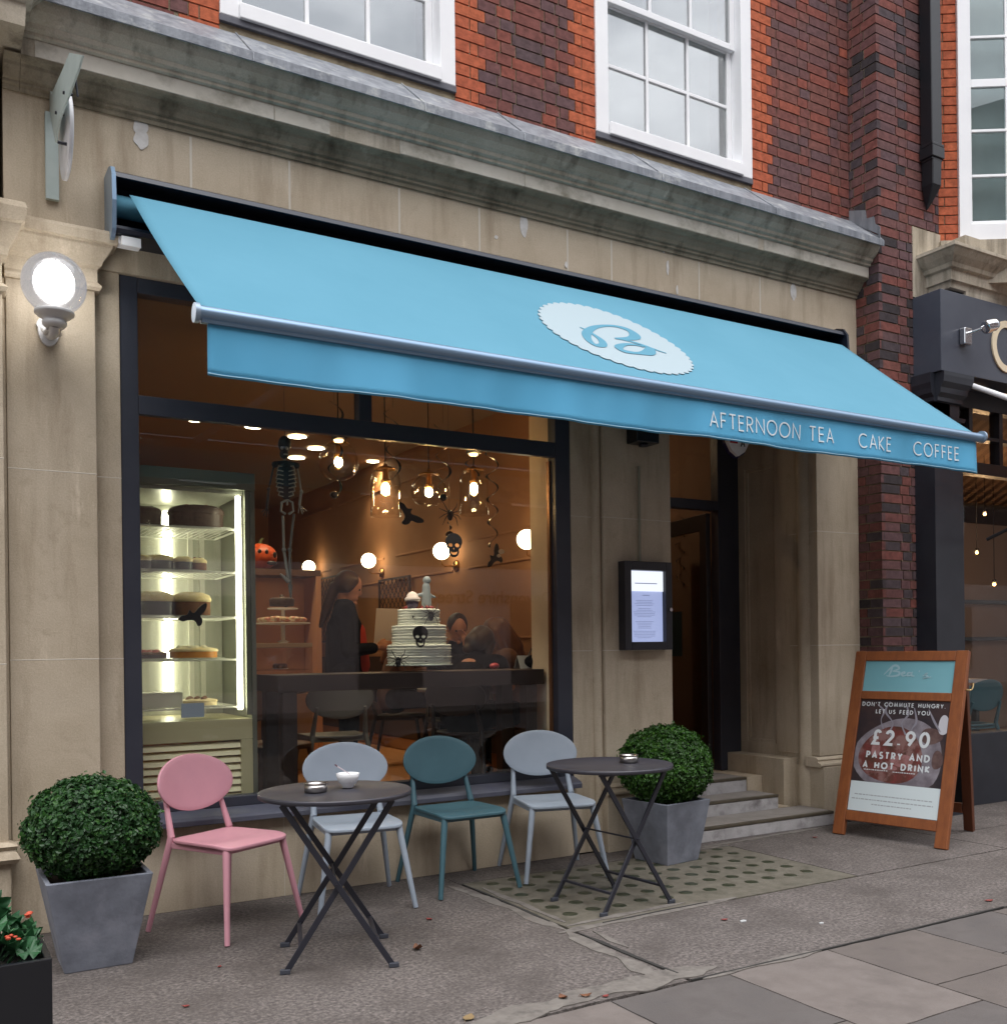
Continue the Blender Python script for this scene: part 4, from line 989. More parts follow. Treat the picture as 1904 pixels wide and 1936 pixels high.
for i in range(24):
    z = 1.68-i*.011
    if i in (4, 11, 12, 18): continue
    w2 = r2.uniform(.05, .10)*(1.2 if i < 4 else 1); mb.box(4.265-w2, 4.265+w2, -.0632, -.0622, z, z+.003)
build('menu_lines', mb, M('faint_print', (.30, .34, .50), .6, emit=(.4, .48, .8), estr=.12), mc)
mb = MB(); mb.tube([(x1-.02, -.10, 1.62), (x1-.02, -.112, 1.62)], .012, 12); build('lock', mb, STEEL, mc)
# conduit and junction box above the menu case
cn_ = thing('cable_conduit', (4.32, -.03, 2.2), 'thin vertical cable conduit running down to the menu case', 'conduit')
xq = P(1208, 950, -.03).x
mb = MB(); mb.tube([(xq, -.034, 1.95), (xq, -.034, 2.60)], .009, 10); build('pipe', mb, M('stone_coloured_conduit', (.26, .25, .19), .6), cn_)
jb = thing('spotlight_box', (4.32, -.03, 2.6), 'dark square spotlight box above the menu case under the awning', 'spotlight')
c = P(1213, 828, -.06)
mb = MB(); mb.box(c.x-.10, c.x+.09, -.14, -.021, c.z-.045, c.z+.12); build('housing', mb, BLACK, jb, bevel=.006)
mb = MB(); mb.lathe([(.0001, 0), (.035, 0), (.03, .02), (.0001, .02)], Matrix.Translation((c.x, -.08, c.z-.062)), 18); build('lens', mb, DARKMETAL, jb)
# alarm box by the door
ab = thing('alarm_box', (5.7, .8, 2.75), 'white and blue shield shaped alarm box with red mark over the door', 'alarm box')
c = P(1393, 845, .50); yy = .50
sh = [(-.11, .16), (.11, .16), (.115, -.02), (.07, -.09), (0, -.13), (-.07, -.09), (-.115, -.02)]
mb = MB(); mb.prism([(q_[0], q_[1]) for q_ in sh], (c.x-.01, yy, c.z+.05), (1, 0, 0), (0, 0, 1), (0, -.03, 0)); build('white_shield', mb, WHITEP, ab, bevel=.004)
mb = MB(); mb.prism([(q_[0]*1.05, q_[1]*1.03-.004) for q_ in sh], (c.x+.01, yy+.045, c.z+.05), (1, 0, 0), (0, 0, 1), (0, -.04, 0)); mb.bar((c.x+.05, yy+.02, c.z+.1), (6.03, yy+.02, c.z+.1), .03, .03); build('blue_backing', mb, M('navy_plastic', (.02, .02, .09), .4), ab, bevel=.003)
mb = MB(); mb.box(c.x-.10, c.x-.02, yy-.033, yy-.0305, c.z+.02, c.z+.12); mb.box(c.x+.05, c.x+.09, yy-.033, yy-.0305, c.z+.08, c.z+.15); build('red_mark', mb, M('signal_red', (.5, .02, .03), .5), ab)
mb = MB(); ribbon(mb, [(-.02, 0), (0, .06), (.02, 0)], .008, Vector((c.x+.035, yy-.031, c.z+.0)), Vector((1, 0, 0)), Vector((0, 0, 1)), Vector((0, -1, 0)), .0, .003); ribbon(mb, [(-.013, .02), (.013, .02)], .007, Vector((c.x+.035, yy-.031, c.z+.0)), Vector((1, 0, 0)), Vector((0, 0, 1)), Vector((0, -1, 0)), .0005, .003); build('letter', mb, BLACK, ab)

# downpipe, fascia spotlight and next door awning
dp = thing('downpipe', (7.05, -.3, 4.9), 'black square downpipe with flared shoe on the brick pier at upper right', 'downpipe')
pa = P(1760, 200, -.29); zb_ = P(1755, 385, -.29).z; px = pa.x
mb = MB(); mb.box(px-.062, px+.062, -.345, -.235, zb_+.34, 7.5); build('pipe', mb, BLACK, dp, bevel=.006)
mb = MB(); mb.box(px-.072, px+.072, -.355, -.232, zb_+.45, zb_+.475); mb.box(px-.075, px+.075, -.358, -.232, zb_+.36, zb_+.449); build('collar', mb, BLACK, dp, bevel=.005)
mb = MB(); mb.box(px-.068, px+.068, -.35, -.232, zb_+1.75, zb_+1.80); build('collar', mb, BLACK, dp, bevel=.005)
mb = MB(); mb.add([(px+a, -.235-b, z) for z, s in ((zb_+.37, 1), (zb_+.15, .95), (zb_+.07, .6), (zb_-.02, .12)) for a, b in ((-.055*s, 0), (.055*s, 0), (.055*s, .11*s), (-.055*s, .11*s))], [(4*i+j, 4*i+(j+1) % 4, 4*i+4+(j+1) % 4, 4*i+4+j) for i in range(3) for j in range(4)]+[(0, 1, 2, 3), (12, 13, 14, 15)]); mb.ball((px+.045, -.28, zb_+.13), .035)
build('shoe', mb, BLACK, dp, bevel=.008)
fs_ = thing('fascia_spotlight', (7.2, -.5, 3.85), 'small chrome spotlight on a stem fixed to the dark fascia board', 'spotlight')
c = P(1822, 635, -.48)
mb = MB(); mb.box(c.x-.045, c.x+.045, -.525, -.472, c.z-.075, c.z+.055); build('mount', mb, M('chrome', (.75, .76, .78), .15, 1), fs_, bevel=.008)
mb = MB(); mb.tube([(c.x+.03, -.52, c.z+.02), (c.x+.05, -.60, c.z+.03), (c.x+.055, -.64, c.z+.035)], .012, 10); build('stem', mb, MATS['chrome'], fs_)
mb = MB(); mb.lathe([(.0001, -.055), (.045, -.055), (.052, -.048), (.050, .03), (.04, .055), (.0001, .06)], Matrix.Translation((c.x+.07, -.665, c.z+.04)) @ Matrix.Rotation(radians(70), 4, 'Y') @ Matrix.Rotation(radians(15), 4, 'X'), 20); build('head', mb, MATS['chrome'], fs_)
na = thing('striped_awning', (9, -.9, 3.2), 'orange and cream striped awning of the shop next door at the right edge', 'awning')
def stripe_mat():
    m = bpy.data.materials.new('striped_canvas'); m.use_nodes = True; t = m.node_tree; b = t.nodes['Principled BSDF']; b.inputs['Roughness'].default_value = .8
    geo = t.nodes.new('ShaderNodeNewGeometry'); sp = t.nodes.new('ShaderNodeSeparateXYZ'); t.links.new(geo.outputs['Position'], sp.inputs[0])
    mu = t.nodes.new('ShaderNodeMath'); mu.operation = 'MULTIPLY'; mu.inputs[1].default_value = 6.6; fr = t.nodes.new('ShaderNodeMath'); fr.operation = 'FRACT'; gt = t.nodes.new('ShaderNodeMath'); gt.operation = 'GREATER_THAN'; gt.inputs[1].default_value = .5
    t.links.new(sp.outputs[0], mu.inputs[0]); t.links.new(mu.outputs[0], fr.inputs[0]); t.links.new(fr.outputs[0], gt.inputs[0])
    mm = t.nodes.new('ShaderNodeMix'); mm.data_type = 'RGBA'; mm.inputs[6].default_value = (.10, .03, .012, 1); mm.inputs[7].default_value = (.75, .48, .28, 1); t.links.new(gt.outputs[0], mm.inputs[0]); t.links.new(mm.outputs[2], b.inputs['Base Color'])
    tr_ = t.nodes.new('ShaderNodeBsdfTranslucent'); t.links.new(mm.outputs[2], tr_.inputs[0]); ms_ = t.nodes.new('ShaderNodeMixShader'); ms_.inputs[0].default_value = .55; t.links.new(b.outputs[0], ms_.inputs[1]); t.links.new(tr_.outputs[0], ms_.inputs[2]); t.links.new(ms_.outputs[0], t.nodes['Material Output'].inputs[0])
    return m
mb = MB(); mb.obox((9.6, -.98, 3.13), (2.3, 0, 0), (0, -.50, -.28), (0, .0008, -.0014)); build('canvas', mb, stripe_mat(), na)
mb = MB(); mb.tube([(7.32, -1.48, 2.85), (11.9, -1.48, 2.85)], .03, 12); mb.tube([(7.31, -.46, 3.43), (7.31, -1.48, 2.865)], .022, 10); build('frame_bar', mb, M('white_bar', (.8, .8, .82), .35), na)
mb = MB(); mb.tube([(7.45, -.475, 2.2), (7.55, -.8, 2.35), (7.7, -1.3, 2.6), (7.75, -1.47, 2.84)], .014, 8); build('stay', mb, BLACK, na)

# =================================================================== CHAIRS
def make_chair(name, label, mat, group='metal cafe chairs outside the window'):
    r = thing(name, (0, 0, 0), label, 'chair', group)
    # seat: saddle-curved sheet with rounded corners
    mb = MB(); n = 16; th = .018
    def sp(u, v):  # -1..1
        e = 7.0; k = (abs(u)**e+abs(v)**e)**(1/e); m_ = max(abs(u), abs(v)); q = m_/k if k > 1e-6 else 1
        u2, v2 = u*q, v*q; wd = .212-.016*(v2+1)/2*1.0
        x = u2*(.218-.012*(v2+1)/2); y = -.02+v2*.212
        z = .452-.020*(1-u2*u2)*(.5+.5*cos(min(1, abs(v2-.25))*pi))-.014*max(0, -v2-.55)**1.3*2.4
        return Vector((x, y, z))
    vs = [sp(-1+2*i/n, -1+2*j/n) for j in range(n+1) for i in range(n+1)]; k = len(vs); vs += [v-Vector((0, 0, th)) for v in vs]; fs = []
    for j in range(n):
        for i in range(n): a = j*(n+1)+i; fs += [(a, a+1, a+n+2, a+n+1), (k+a, k+a+n+1, k+a+n+2, k+a+1)]
    per = [i for i in range(n+1)]+[j*(n+1)+n for j in range(1, n+1)]+[n*(n+1)+i for i in range(n-1, -1, -1)]+[j*(n+1) for j in range(n-1, 0, -1)]
    for a, b in zip(per, per[1:]+per[:1]): fs.append((a, b, k+b, k+a))
    mb.add(vs, fs, smooth=True); build('seat', mb, mat, r, bevel=.004)
    mb = MB(); mb.box(-.185, .185, -.195, -.175, .405, .434); mb.box(-.18, .18, .16, .18, .405, .434)
    for sx in (-1, 1): mb.box(sx*.19-.009, sx*.19+.009, -.18, .17, .405, .435)
    build('seat_rail', mb, mat, r, bevel=.003)
    # oval back, gently dished, tilted
    mb = MB(); rings, seg = 6, 44; C0 = Vector((0, .232, .705)); tl = radians(11); vs = []
    for i in range(rings+1):
        for s in range(seg):
            a = 2*pi*s/seg; rr = i/rings; x = .243*rr*cos(a); zz = .144*rr*sin(a); y = -.032*(x/.243)**2+.0
            vs.append(C0+Vector((x, y+zz*sin(tl), zz*cos(tl))))
    k = len(vs); vs += [v+Vector((0, .014, 0)) for v in vs]; fs = []
    for i in range(rings):
        for s in range(seg): s2 = (s+1) % seg; a, b, c, d = i*seg+s, i*seg+s2, (i+1)*seg+s2, (i+1)*seg+s; fs += ([(a, b, c, d), (k+a, k+d, k+c, k+b)] if i else [(a, c, d), (k+a, k+d, k+c)])
    for s in range(seg): s2 = (s+1) % seg; a, b = rings*seg+s, rings*seg+s2; fs.append((a, b, k+b, k+a))
    mb.add(vs, fs, smooth=True); build('backrest', mb, mat, r, bevel=.003)
    def leg(a, b, w0, w1, up=(0, 1, 0), nm='leg'):
        a, b = Vector(a), Vector(b); d = (b-a).normalized(); u = d.cross(Vector(up)).normalized(); v_ = u.cross(d).normalized(); m_ = MB(); vs = []
        for p, w2 in ((a, w0), (b, w1)):
            for i in range(8):
                an = 2*pi*(i+.5)/8; vs.append(p+(u*cos(an)+v_*sin(an))*w2)
        m_.add(vs, [(i, (i+1) % 8, 8+(i+1) % 8, 8+i) for i in range(8)], smooth=True); m_.add(vs[:8], [tuple(range(8))]); m_.add(vs[8:], [tuple(range(7, -1, -1))])
        return m_
    for sx in (-1, 1):
        build('leg', leg((sx*.186, -.19, .436), (sx*.255, -.262, .004), .019, .0135), mat, r)
        m_ = leg((sx*.19, .178, .46), (sx*.262, .268, .004), .0185, .013)
        m2 = leg((sx*.19, .178, .455), (sx*.172, .240, .650), .0185, .012); b_ = len(m_.v); m_.v += m2.v; m_.f += [tuple(i+b_ for i in f) for f in m2.f]; m_.m += m2.m; m_.t += m2.t; m_.sm += m2.sm
        build('leg', m_, mat, r)
    mb = MB()
    for x, y in ((-.255, -.262), (.255, -.262), (-.262, .268), (.262, .268)): mb.lathe([(.0001, 0), (.0125, 0), (.0125, .006), (.0001, .006)], Matrix.Translation((x, y, 0)), 10)
    return r
PINK = M('pink_powder_coat', (.60, .29, .345), .42, col2=(.56, .27, .325), nscale=6)
WHGR = M('pale_grey_powder_coat', (.33, .385, .45), .42, col2=(.30, .355, .42), nscale=6)
TEAL = M('teal_powder_coat', (.058, .135, .165), .42, col2=(.05, .12, .148), nscale=6)
ch_p = make_chair('cafe_chair', 'pink metal cafe chair with round back beside the left planter', PINK)
ch_p.location = (1.315, -.435, 0); ch_p.rotation_euler.z = radians(90-61)
def chair_as(mat, loc, rz, label, group=None):
    r = copy_thing(ch_p, loc, radians(rz), label)
    remat(r, PINK, mat)
    if group: r['group'] = group
    return r
ch_w1 = chair_as(WHGR, (2.035, -.345, 0), 90-98, 'pale grey metal cafe chair behind the left round table with the white bowl')
ch_t = chair_as(TEAL, (2.683, -.305, 0), 90-89, 'teal metal cafe chair between the two pale grey chairs')
ch_w2 = chair_as(WHGR, (3.319, -.33, 0), 90-104, 'pale grey metal cafe chair behind the right round table')
# =================================================================== BISTRO TABLES
TBM = M('charcoal_table_enamel', (.035, .034, .045), .38, col2=(.045, .044, .055), nscale=6)
tb = thing('folding_bistro_table', (0, 0, 0), 'x', 'table', 'round folding bistro tables outside the window')
mb = MB(); R_ = .338
mb.lathe([(.0001, .738), (R_-.006, .738), (R_-.001, .741), (R_, .734), (R_, .722), (R_-.003, .720), (R_-.006, .722), (R_-.007, .733), (.0001, .733)], seg=64); build('table_top', mb, TBM, tb)
mb = MB()
for y in (-.2, .2): mb.box(-.24, .24, y-.012, y+.012, .708, .732)
build('top_brace', mb, TBM, tb)
LEGM = M('dark_leg_enamel', (.020, .021, .030), .4)
for sx, yy in ((1, .222), (-1, .20)):
    for sy in (-1, 1):
        mb = MB(); mb.bar((-sx*.235, sy*yy*.93, .715), (sx*.222, sy*yy, .012), .026, .012, (0, 1, 0)); build('leg', mb, LEGM, tb, bevel=.003)
    mb = MB(); mb.bar((sx*.162, -yy, .105), (sx*.162, yy, .105), .02, .012, (0, 0, 1)); build('crossbar', mb, LEGM, tb, bevel=.002)
mb = MB(); mb.tube([(-.01, -.235, .37), (-.01, .235, .37)], .005, 8); build('pivot_stay', mb, LEGM, tb)
mb = MB()
for sx, yy in ((1, .222), (-1, .20)):
    for sy in (-1, 1): mb.box(sx*.222-.02, sx*.222+.02, sy*yy-.009, sy*yy+.009, 0, .02)
for i, sx in enumerate((1, 1, -1, -1)):
    m_ = MB(); yy = (.222 if sx == 1 else .20)*(1 if i % 2 else -1); m_.box(sx*.228-.022, sx*.228+.022, yy-.010, yy+.010, 0, .022); build('foot_cap', m_, M('dark_rubber_foot', (.045, .05, .065), .5), tb, bevel=.004)
tb['label'] = 'round charcoal folding table with ashtray and white bowl near the pink chair'
tb.location = (1.60, -1.195, 0); tb.rotation_euler.z = radians(-18)
tb2 = copy_thing(tb, (3.185, -1.10, 0), radians(5), 'round charcoal folding table with a lone ashtray in front of the right planter')
# things on the tables
def ashtray(c, label):
    r = thing('ashtray', c, label, 'ashtray', 'steel ashtrays on the tables'); mt = Matrix.Translation(c)
    mb = MB(); mb.lathe([(.0001, .004), (.046, .004), (.047, .036), (.050, .037), (.050, .001), (.0001, .001)], mt, 36); build('bowl', mb, M('ashtray_steel', (.42, .40, .38), .28, 1), r)
    mb = MB(); mb.lathe([(.047, .036), (.0515, .036), (.052, .039), (.05, .041), (.047, .040)], mt, 36); build('rim', mb, M('ashtray_rim', (.35, .30, .28), .3, 1), r)
    mb = MB(); mb.lathe([(.0001, .012), (.045, .010)], mt, 24); build('ash', mb, M('ash', (.12, .11, .10), .95), r)
    return r
a1 = G(597, 1497, .742); ashtray((a1.x, a1.y, .7415), 'small round steel ashtray beside the white bowl on the left table')
a2 = G(1189, 1441, .742); ashtray((a2.x, a2.y, .7415), 'small round steel ashtray alone on the right table')
b1 = G(658, 1489, .742); bw_ = thing('sugar_bowl', (b1.x, b1.y, .7415), 'small white bowl holding sugar and a sachet on the left table', 'bowl')
mt = Matrix.Translation((b1.x, b1.y, .7415)); CER = M('white_ceramic', (.78, .79, .80), .2)
mb = MB(); mb.lathe([(.0001, .004), (.022, .003), (.024, 0), (.026, .001), (.027, .008), (.040, .022), (.049, .045), (.0535, .064), (.0515, .065), (.046, .046), (.036, .024), (.0001, .014)], mt, 40); build('bowl', mb, CER, bw_)
mb = MB(); mb.lathe([(.0001, .058), (.02, .056), (.047, .048)], mt, 24); build('sugar', mb, M('sugar', (.8, .8, .8), .9, bump=.6, bscale=600), bw_)
mb = MB(); c = Vector((b1.x, b1.y, .7415)); mb.bar(c+Vector((.012, .0, .058)), c+Vector((-.045, .015, .098)), .016, .004); build('sachet', mb, M('pink_grey_paper', (.55, .47, .5), .7), bw_)
mb = MB(); mb.bar(c+Vector((-.045, .015, .098)), c+Vector((-.054, .018, .106)), .017, .005); build('sachet_end', mb, M('plum_paper', (.14, .05, .07), .7), bw_)

# =================================================================== BOX BALLS IN PLANTERS
def leaf_ball(name, c, rx, rz, n, parent, mats, seed):
    r2 = random.Random(seed); mb = MB(); c = Vector(c)
    for i in range(n):
        z = r2.uniform(-.93, 1); a = r2.uniform(0, 2*pi); s = sqrt(1-z*z); d = Vector((s*cos(a), s*sin(a), z))
        lump = 1+.07*noise.noise(d*2.6+Vector((seed, 0, 0)))+.06*noise.noise(d*7+Vector((0, seed, 0)))+.06*noise.noise(d*15)
        rr = lump*(1-abs(r2.gauss(0, .055))+ (r2.uniform(.02, .085) if r2.random() < .05 else 0))
        if noise.noise(d*5+Vector((9, seed, 2))) > .33 and r2.random() < .6: rr *= .93
        p = c+Vector((d.x*rx, d.y*rx, d.z*rz))*rr
        nrm = (d+Vector((r2.gauss(0, .55), r2.gauss(0, .55), r2.gauss(.25, .5)))).normalized()
        t1 = nrm.orthogonal().normalized(); t1.rotate(Matrix.Rotation(r2.uniform(0, 2*pi), 3, nrm)); t2 = nrm.cross(t1)
        L_ = r2.uniform(.007, .0145); W2 = L_*.62; f = L_*.22
        vs = [p-t1*L_, p-t1*L_*.3-t2*W2+nrm*f, p+t1*L_*.45-t2*W2*.85+nrm*f, p+t1*L_, p+t1*L_*.45+t2*W2*.85+nrm*f, p-t1*L_*.3+t2*W2+nrm*f]
        t = min(1, max(0, r2.gauss(.45, .22)+.35*noise.noise(d*4+Vector((3, seed, 1)))))
        mb.add(vs, [(0, 1, 2, 3), (0, 3, 4, 5)], 0, t)
    o = build(name, mb, mats, parent, tint=True); return o
def leaf_mat(name, c0, c1, c2):
    m = bpy.data.materials.new(name); m.use_nodes = True; t = m.node_tree; b = t.nodes['Principled BSDF']; b.inputs['Roughness'].default_value = .45
    at = t.nodes.new('ShaderNodeAttribute'); at.attribute_name = 'tint'; cr = t.nodes.new('ShaderNodeValToRGB'); e = cr.color_ramp.elements
    e[0].color = (*c0, 1); e[1].color = (*c2, 1); k = e.new(.55); k.color = (*c1, 1); t.links.new(at.outputs['Fac'], cr.inputs[0]); t.links.new(cr.outputs[0], b.inputs['Base Color'])
    tr = t.nodes.new('ShaderNodeBsdfTranslucent'); t.links.new(cr.outputs[0], tr.inputs[0]); ms = t.nodes.new('ShaderNodeMixShader'); ms.inputs[0].default_value = .25
    t.links.new(b.outputs[0], ms.inputs[1]); t.links.new(tr.outputs[0], ms.inputs[2]); t.links.new(ms.outputs[0], t.nodes['Material Output'].inputs[0]); return m
BOX1 = leaf_mat('box_leaf', (.012, .045, .012), (.022, .085, .018), (.05, .15, .022)); BOX2 = leaf_mat('box_leaf_bright', (.018, .055, .008), (.035, .115, .012), (.07, .19, .018))
PLM = M('zinc_grey_planter', (.215, .235, .28), .7, col2=(.125, .135, .165), nscale=5, bump=.15, col3=(.27, .28, .33), n3=4, lo3=.5, hi3=.75)
SOIL = M('soil', (.03, .02, .014), .95); TWIG = M('twig_core', (.010, .020, .008), .95)
def planter(loc, rz, label, wt, wb, h, brx, brz, bz, lm, seed, nleaf):
    r = thing('potted_box_ball', (0, 0, 0), label, 'potted shrub', 'box balls in tapered planters')
    a, b = wt/2, wb/2; mb = MB(); t = .022
    o = [(-b, -b, 0), (b, -b, 0), (b, b, 0), (-b, b, 0), (-a, -a, h), (a, -a, h), (a, a, h), (-a, a, h)]
    i_ = [(-a+t, -a+t, h), (a-t, -a+t, h), (a-t, a-t, h), (-a+t, a-t, h), (-a+t+.02, -a+t+.02, h-.1), (a-t-.02, -a+t+.02, h-.1), (a-t-.02, a-t-.02, h-.1), (-a+t+.02, a-t-.02, h-.1)]
    mb.add(o+i_, [(3, 2, 1, 0)]+[(k, (k+1) % 4, 4+(k+1) % 4, 4+k) for k in range(4)]+[(4+k, 4+(k+1) % 4, 8+(k+1) % 4, 8+k) for k in range(4)]+[(8+k, 8+(k+1) % 4, 12+(k+1) % 4, 12+k) for k in range(4)]+[(12, 13, 14, 15)])
    build('planter', mb, PLM, r, bevel=.004)
    mb = MB(); mb.box(-a+.035, a-.035, -a+.035, a-.035, h-.098, h-.04); build('soil', mb, SOIL, r)
    mb = MB(); mb.tube([(0, 0, h-.05), (.005, 0, h+.06), (0, .01, h+.2)], [.02, .017, .012], 8); build('stem', mb, M('bark', (.06, .04, .025), .9), r)
    mb = MB(); mb.ball((0, 0, bz), (brx*.86, brx*.86, brz*.86), 24, 16); build('twigs', mb, TWIG, r)
    leaf_ball('foliage', (0, 0, bz), brx, brz, nleaf, r, lm, seed)
    r.location = loc; r.rotation_euler.z = radians(rz); return r
planter((.662, -.668, 0), 0, 'large box ball in grey tapered planter left of the pink chair', .43, .275, .405, .276, .225, .590, BOX1, 3, 15000)
planter((4.125, -.430, 0), 7, 'smaller bright green box ball in grey tapered planter beside the steps', .40, .285, .39, .295, .250, .605, BOX2, 8, 15000)
# geranium box at lower left
gb = thing('flower_box', (.1, -1.9, 0), 'black box planter of green lobed leaves with small red flowers at lower left', 'planter')
mb = MB(); mb.box(-.30, .335, -2.14, -1.81, 0, .45); mb.box(-.275, .31, -2.115, -1.835, .44, .452)
mb = MB(); bx0, bx1, by0, by1 = -.30, .338, -2.14, -1.80
mb.box(bx0, bx1, by0, by0+.02, 0, .45); mb.box(bx0, bx1, by1-.02, by1, 0, .45); mb.box(bx0, bx0+.02, by0+.02, by1-.02, 0, .45); mb.box(bx1-.02, bx1, by0+.02, by1-.02, 0, .45); mb.box(bx0+.02, bx1-.02, by0+.02, by1-.02, 0, .40)
build('box', mb, BLACK, gb, bevel=.003)
GERL = leaf_mat('lobed_leaf', (.022, .085, .034), (.032, .12, .045), (.055, .165, .065))
r2 = random.Random(11); mb = MB()
for i in range(95):
    px_, py_ = r2.uniform(-.28, .29), r2.uniform(-2.10, -1.84); dx = (px_-.03)/.34; dy = (py_+1.97)/.2; hh = .43+.19*max(0, 1-.5*(dx*dx+dy*dy))*r2.uniform(.55, 1.05)
    if px_ > .2: hh -= .10*(px_-.2)/.15
    p = Vector((px_, py_, hh)); R3 = Matrix.Rotation(r2.uniform(0, 2*pi), 3, 'Z') @ Matrix.Rotation(r2.gauss(.0, .5), 3, 'X') @ Matrix.Rotation(r2.gauss(0, .5), 3, 'Y'); sc = r2.uniform(.034, .054); vs = [p]; m_ = 28
    for k in range(m_):
        a = 2*pi*k/m_; q = sc*(1+.10*cos(a*7))*(1-.35*max(0, cos(a))**8); vs.append(p+R3 @ Vector((q*cos(a), q*sin(a), .012*cos(a*7)+.25*q)))
    mb.add(vs, [(0, 1+k, 1+(k+1) % m_) for k in range(m_)], 0, min(1, max(0, r2.gauss(.5, .25))), smooth=True)
    mb.tube([p, Vector((px_*.8, py_+(-1.97-py_)*.2, .40))], .002, 4)
build('leaves', mb, GERL, gb, tint=True)
for i, (px_, py_) in enumerate(((52, 1722), (20, 1768))):
    c = G(px_, py_, .60 if py_ < 1740 else .53); mb = MB()
    for k in range(6): mb.ball(c+Vector((r2.gauss(0, .012), r2.gauss(0, .01), r2.gauss(0, .004)-.01)), (.008, .006, .004), 6, 4)
    build('flower', mb, M('red_petal', (.50, .07, .03), .6), gb)

# =================================================================== A-BOARD
F1 = G(1573, 1577); F2 = G(1789, 1609); dd = (F2-F1); WB = dd.length; dd.normalize(); bn = Vector((-dd.y, dd.x, 0))
HB = 1.315; T1 = F1+bn*.36+Vector((0, 0, HB)); T2 = F2+bn*.36+Vector((0, 0, HB)); up = (T1-F1).normalized(); LB = (T1-F1).length; nf = dd.cross(up).normalized()
if nf.dot(CAM-F1) < 0: nf = -nf
ab_ = thing('pavement_sign', (F1+F2)/2+bn*.36, 'wooden A-frame pavement sign advertising pastry and a hot drink', 'sign')
WOOD = M('orange_stained_pine', (.27, .085, .022), .5, col2=(.19, .055, .016), nscale=4, stretch=(8, 8, 1), lo=.3, hi=.7, bump=.1, col3=(.16, .05, .018), n3=7, lo3=.62, hi3=.8)
def bp_(u, v, n=0.0): return F1+dd*u+up*v+nf*n
def bbox(mb, u0, u1, v0, v1, n0, n1): mb.obox(bp_((u0+u1)/2, (v0+v1)/2, (n0+n1)/2), dd*(u1-u0)/2, up*(v1-v0)/2, nf*(n1-n0)/2)
sw_ = .085
for u0 in (0, WB-sw_): mb = MB(); bbox(mb, u0, u0+sw_, 0.006, LB, -.038, 0); build('side_rail', mb, WOOD, ab_, bevel=.004)
for v0, v1 in ((LB-.072, LB-.001), (LB-.36, LB-.30), (.115, .185)): mb = MB(); bbox(mb, sw_+.001, WB-sw_-.001, v0, v1, -.037, -.001); build('cross_rail', mb, WOOD, ab_, bevel=.004)
def strip(mb, *a): bbox(mb, *a)
mb = MB(); bbox(mb, sw_+.001, WB-sw_-.001, LB-.299, LB-.073, -.030, -.012); pt = build('top_panel', mb, M('pale_turquoise_panel', (.17, .40, .46), .35, col2=(.19, .42, .48), nscale=3), ab_)
mb = MB(); bbox(mb, sw_+.001, WB-sw_-.001, .186, LB-.361, -.030, -.012)
PO = M('poster_dark_coffee', (.020, .018, .024), .3, col2=(.05, .03, .03), nscale=6)
po = build('poster', mb, PO, ab_)
pu0, pu1 = sw_+.004, WB-sw_-.004; PW = pu1-pu0
vb, vt = .19, LB-.364; PHt = vt-vb
mb = MB(); bbox(mb, pu0, pu1, vb, vb+.262*PHt, -.0118, -.0108); build('poster_footer', mb, M('white_print', (.60, .68, .70), .4), po)
def disc(mb, u, v, ru, rv, n, a0=0, a1=360):
    pts = arc(0, 0, ru, rv, a0, a1, 40); c = bp_(pu0+u*PW, vb+v*PHt, n)
    mb.add([c+dd*x+up*y for x, y in pts], [tuple(range(len(pts)))])
def dcl(nm, items, mat, n):
    mb = MB()
    for k, it in enumerate(items):
        u, v, ru, rv = it[:4]; c = bp_(pu0+u*PW, vb+v*PHt, n+.00025*k); pts = []
        for i in range(40):
            a = 2*pi*i/40; k_ = 1+.05*sin(3*a+u*9); x, y = ru*PW*cos(a)*k_, rv*PHt*sin(a)*k_
            gx = min(PW-u*PW-.001, max(-u*PW+.001, x)); gy = max((.264-v)*PHt, min((1-v)*PHt-.001, y)); pts.append((gx, gy))
        mb.prism(pts, c, dd, up, nf*.0002)
    return build(nm, mb, mat, po)
dcl('cup_saucer', [(.50, .50, .50, .34)], M('print_grey', (.26, .24, .27), .4, col2=(.14, .12, .14), nscale=12), -.0117)
dcl('coffee', [(.42, .51, .36, .25)], M('print_coffee', (.17, .035, .032), .4, col2=(.07, .03, .018), nscale=14, col3=(.22, .12, .11), n3=9, lo3=.52, hi3=.62), -.0112)
dcl('cream_swirl', [(.55, .47, .13, .055), (.24, .56, .05, .08), (.45, .40, .06, .02)], M('print_cream', (.34, .17, .17), .4, col2=(.2, .08, .07), nscale=20), -.0107)
dcl('cookies', [(.84, .70, .12, .07), (.93, .50, .06, .08)], M('print_brown', (.07, .035, .035), .4, col2=(.13, .08, .07), nscale=20), -.0111)
dcl('milk_jug', [(.96, .80, .06, .085)], M('print_white', (.5, .5, .54), .4), -.0104)
mb = MB()
for st in ([(.20, .96), (.28, .9), (.26, .82), (.30, .74)], [(.34, .99), (.30, .9), (.40, .8), (.38, .72), (.42, .66)], [(.52, .98), (.56, .88), (.50, .8), (.56, .70)], [(.62, .94), (.66, .82), (.62, .74), (.72, .68)], [(.78, .93), (.86, .82), (.93, .74)]):
    q = spl([(a*PW, b*PHt, .006+.010*sin(i*1.7)**2) for i, (a, b) in enumerate(st)], 6)
    ribbon(mb, [(a, b) for a, b, c in q], [c for a, b, c in q], bp_(pu0, vb, -.0100), dd, up, nf, 0, .0002)
build('steam', mb, M('print_steam', (.24, .23, .27), .4), po)
def onboard(x, y):
    d = ray(x, y); t = ((F1-CAM).dot(nf))/d.dot(nf); p = CAM+d*t-F1; return p.dot(dd), p.dot(up)
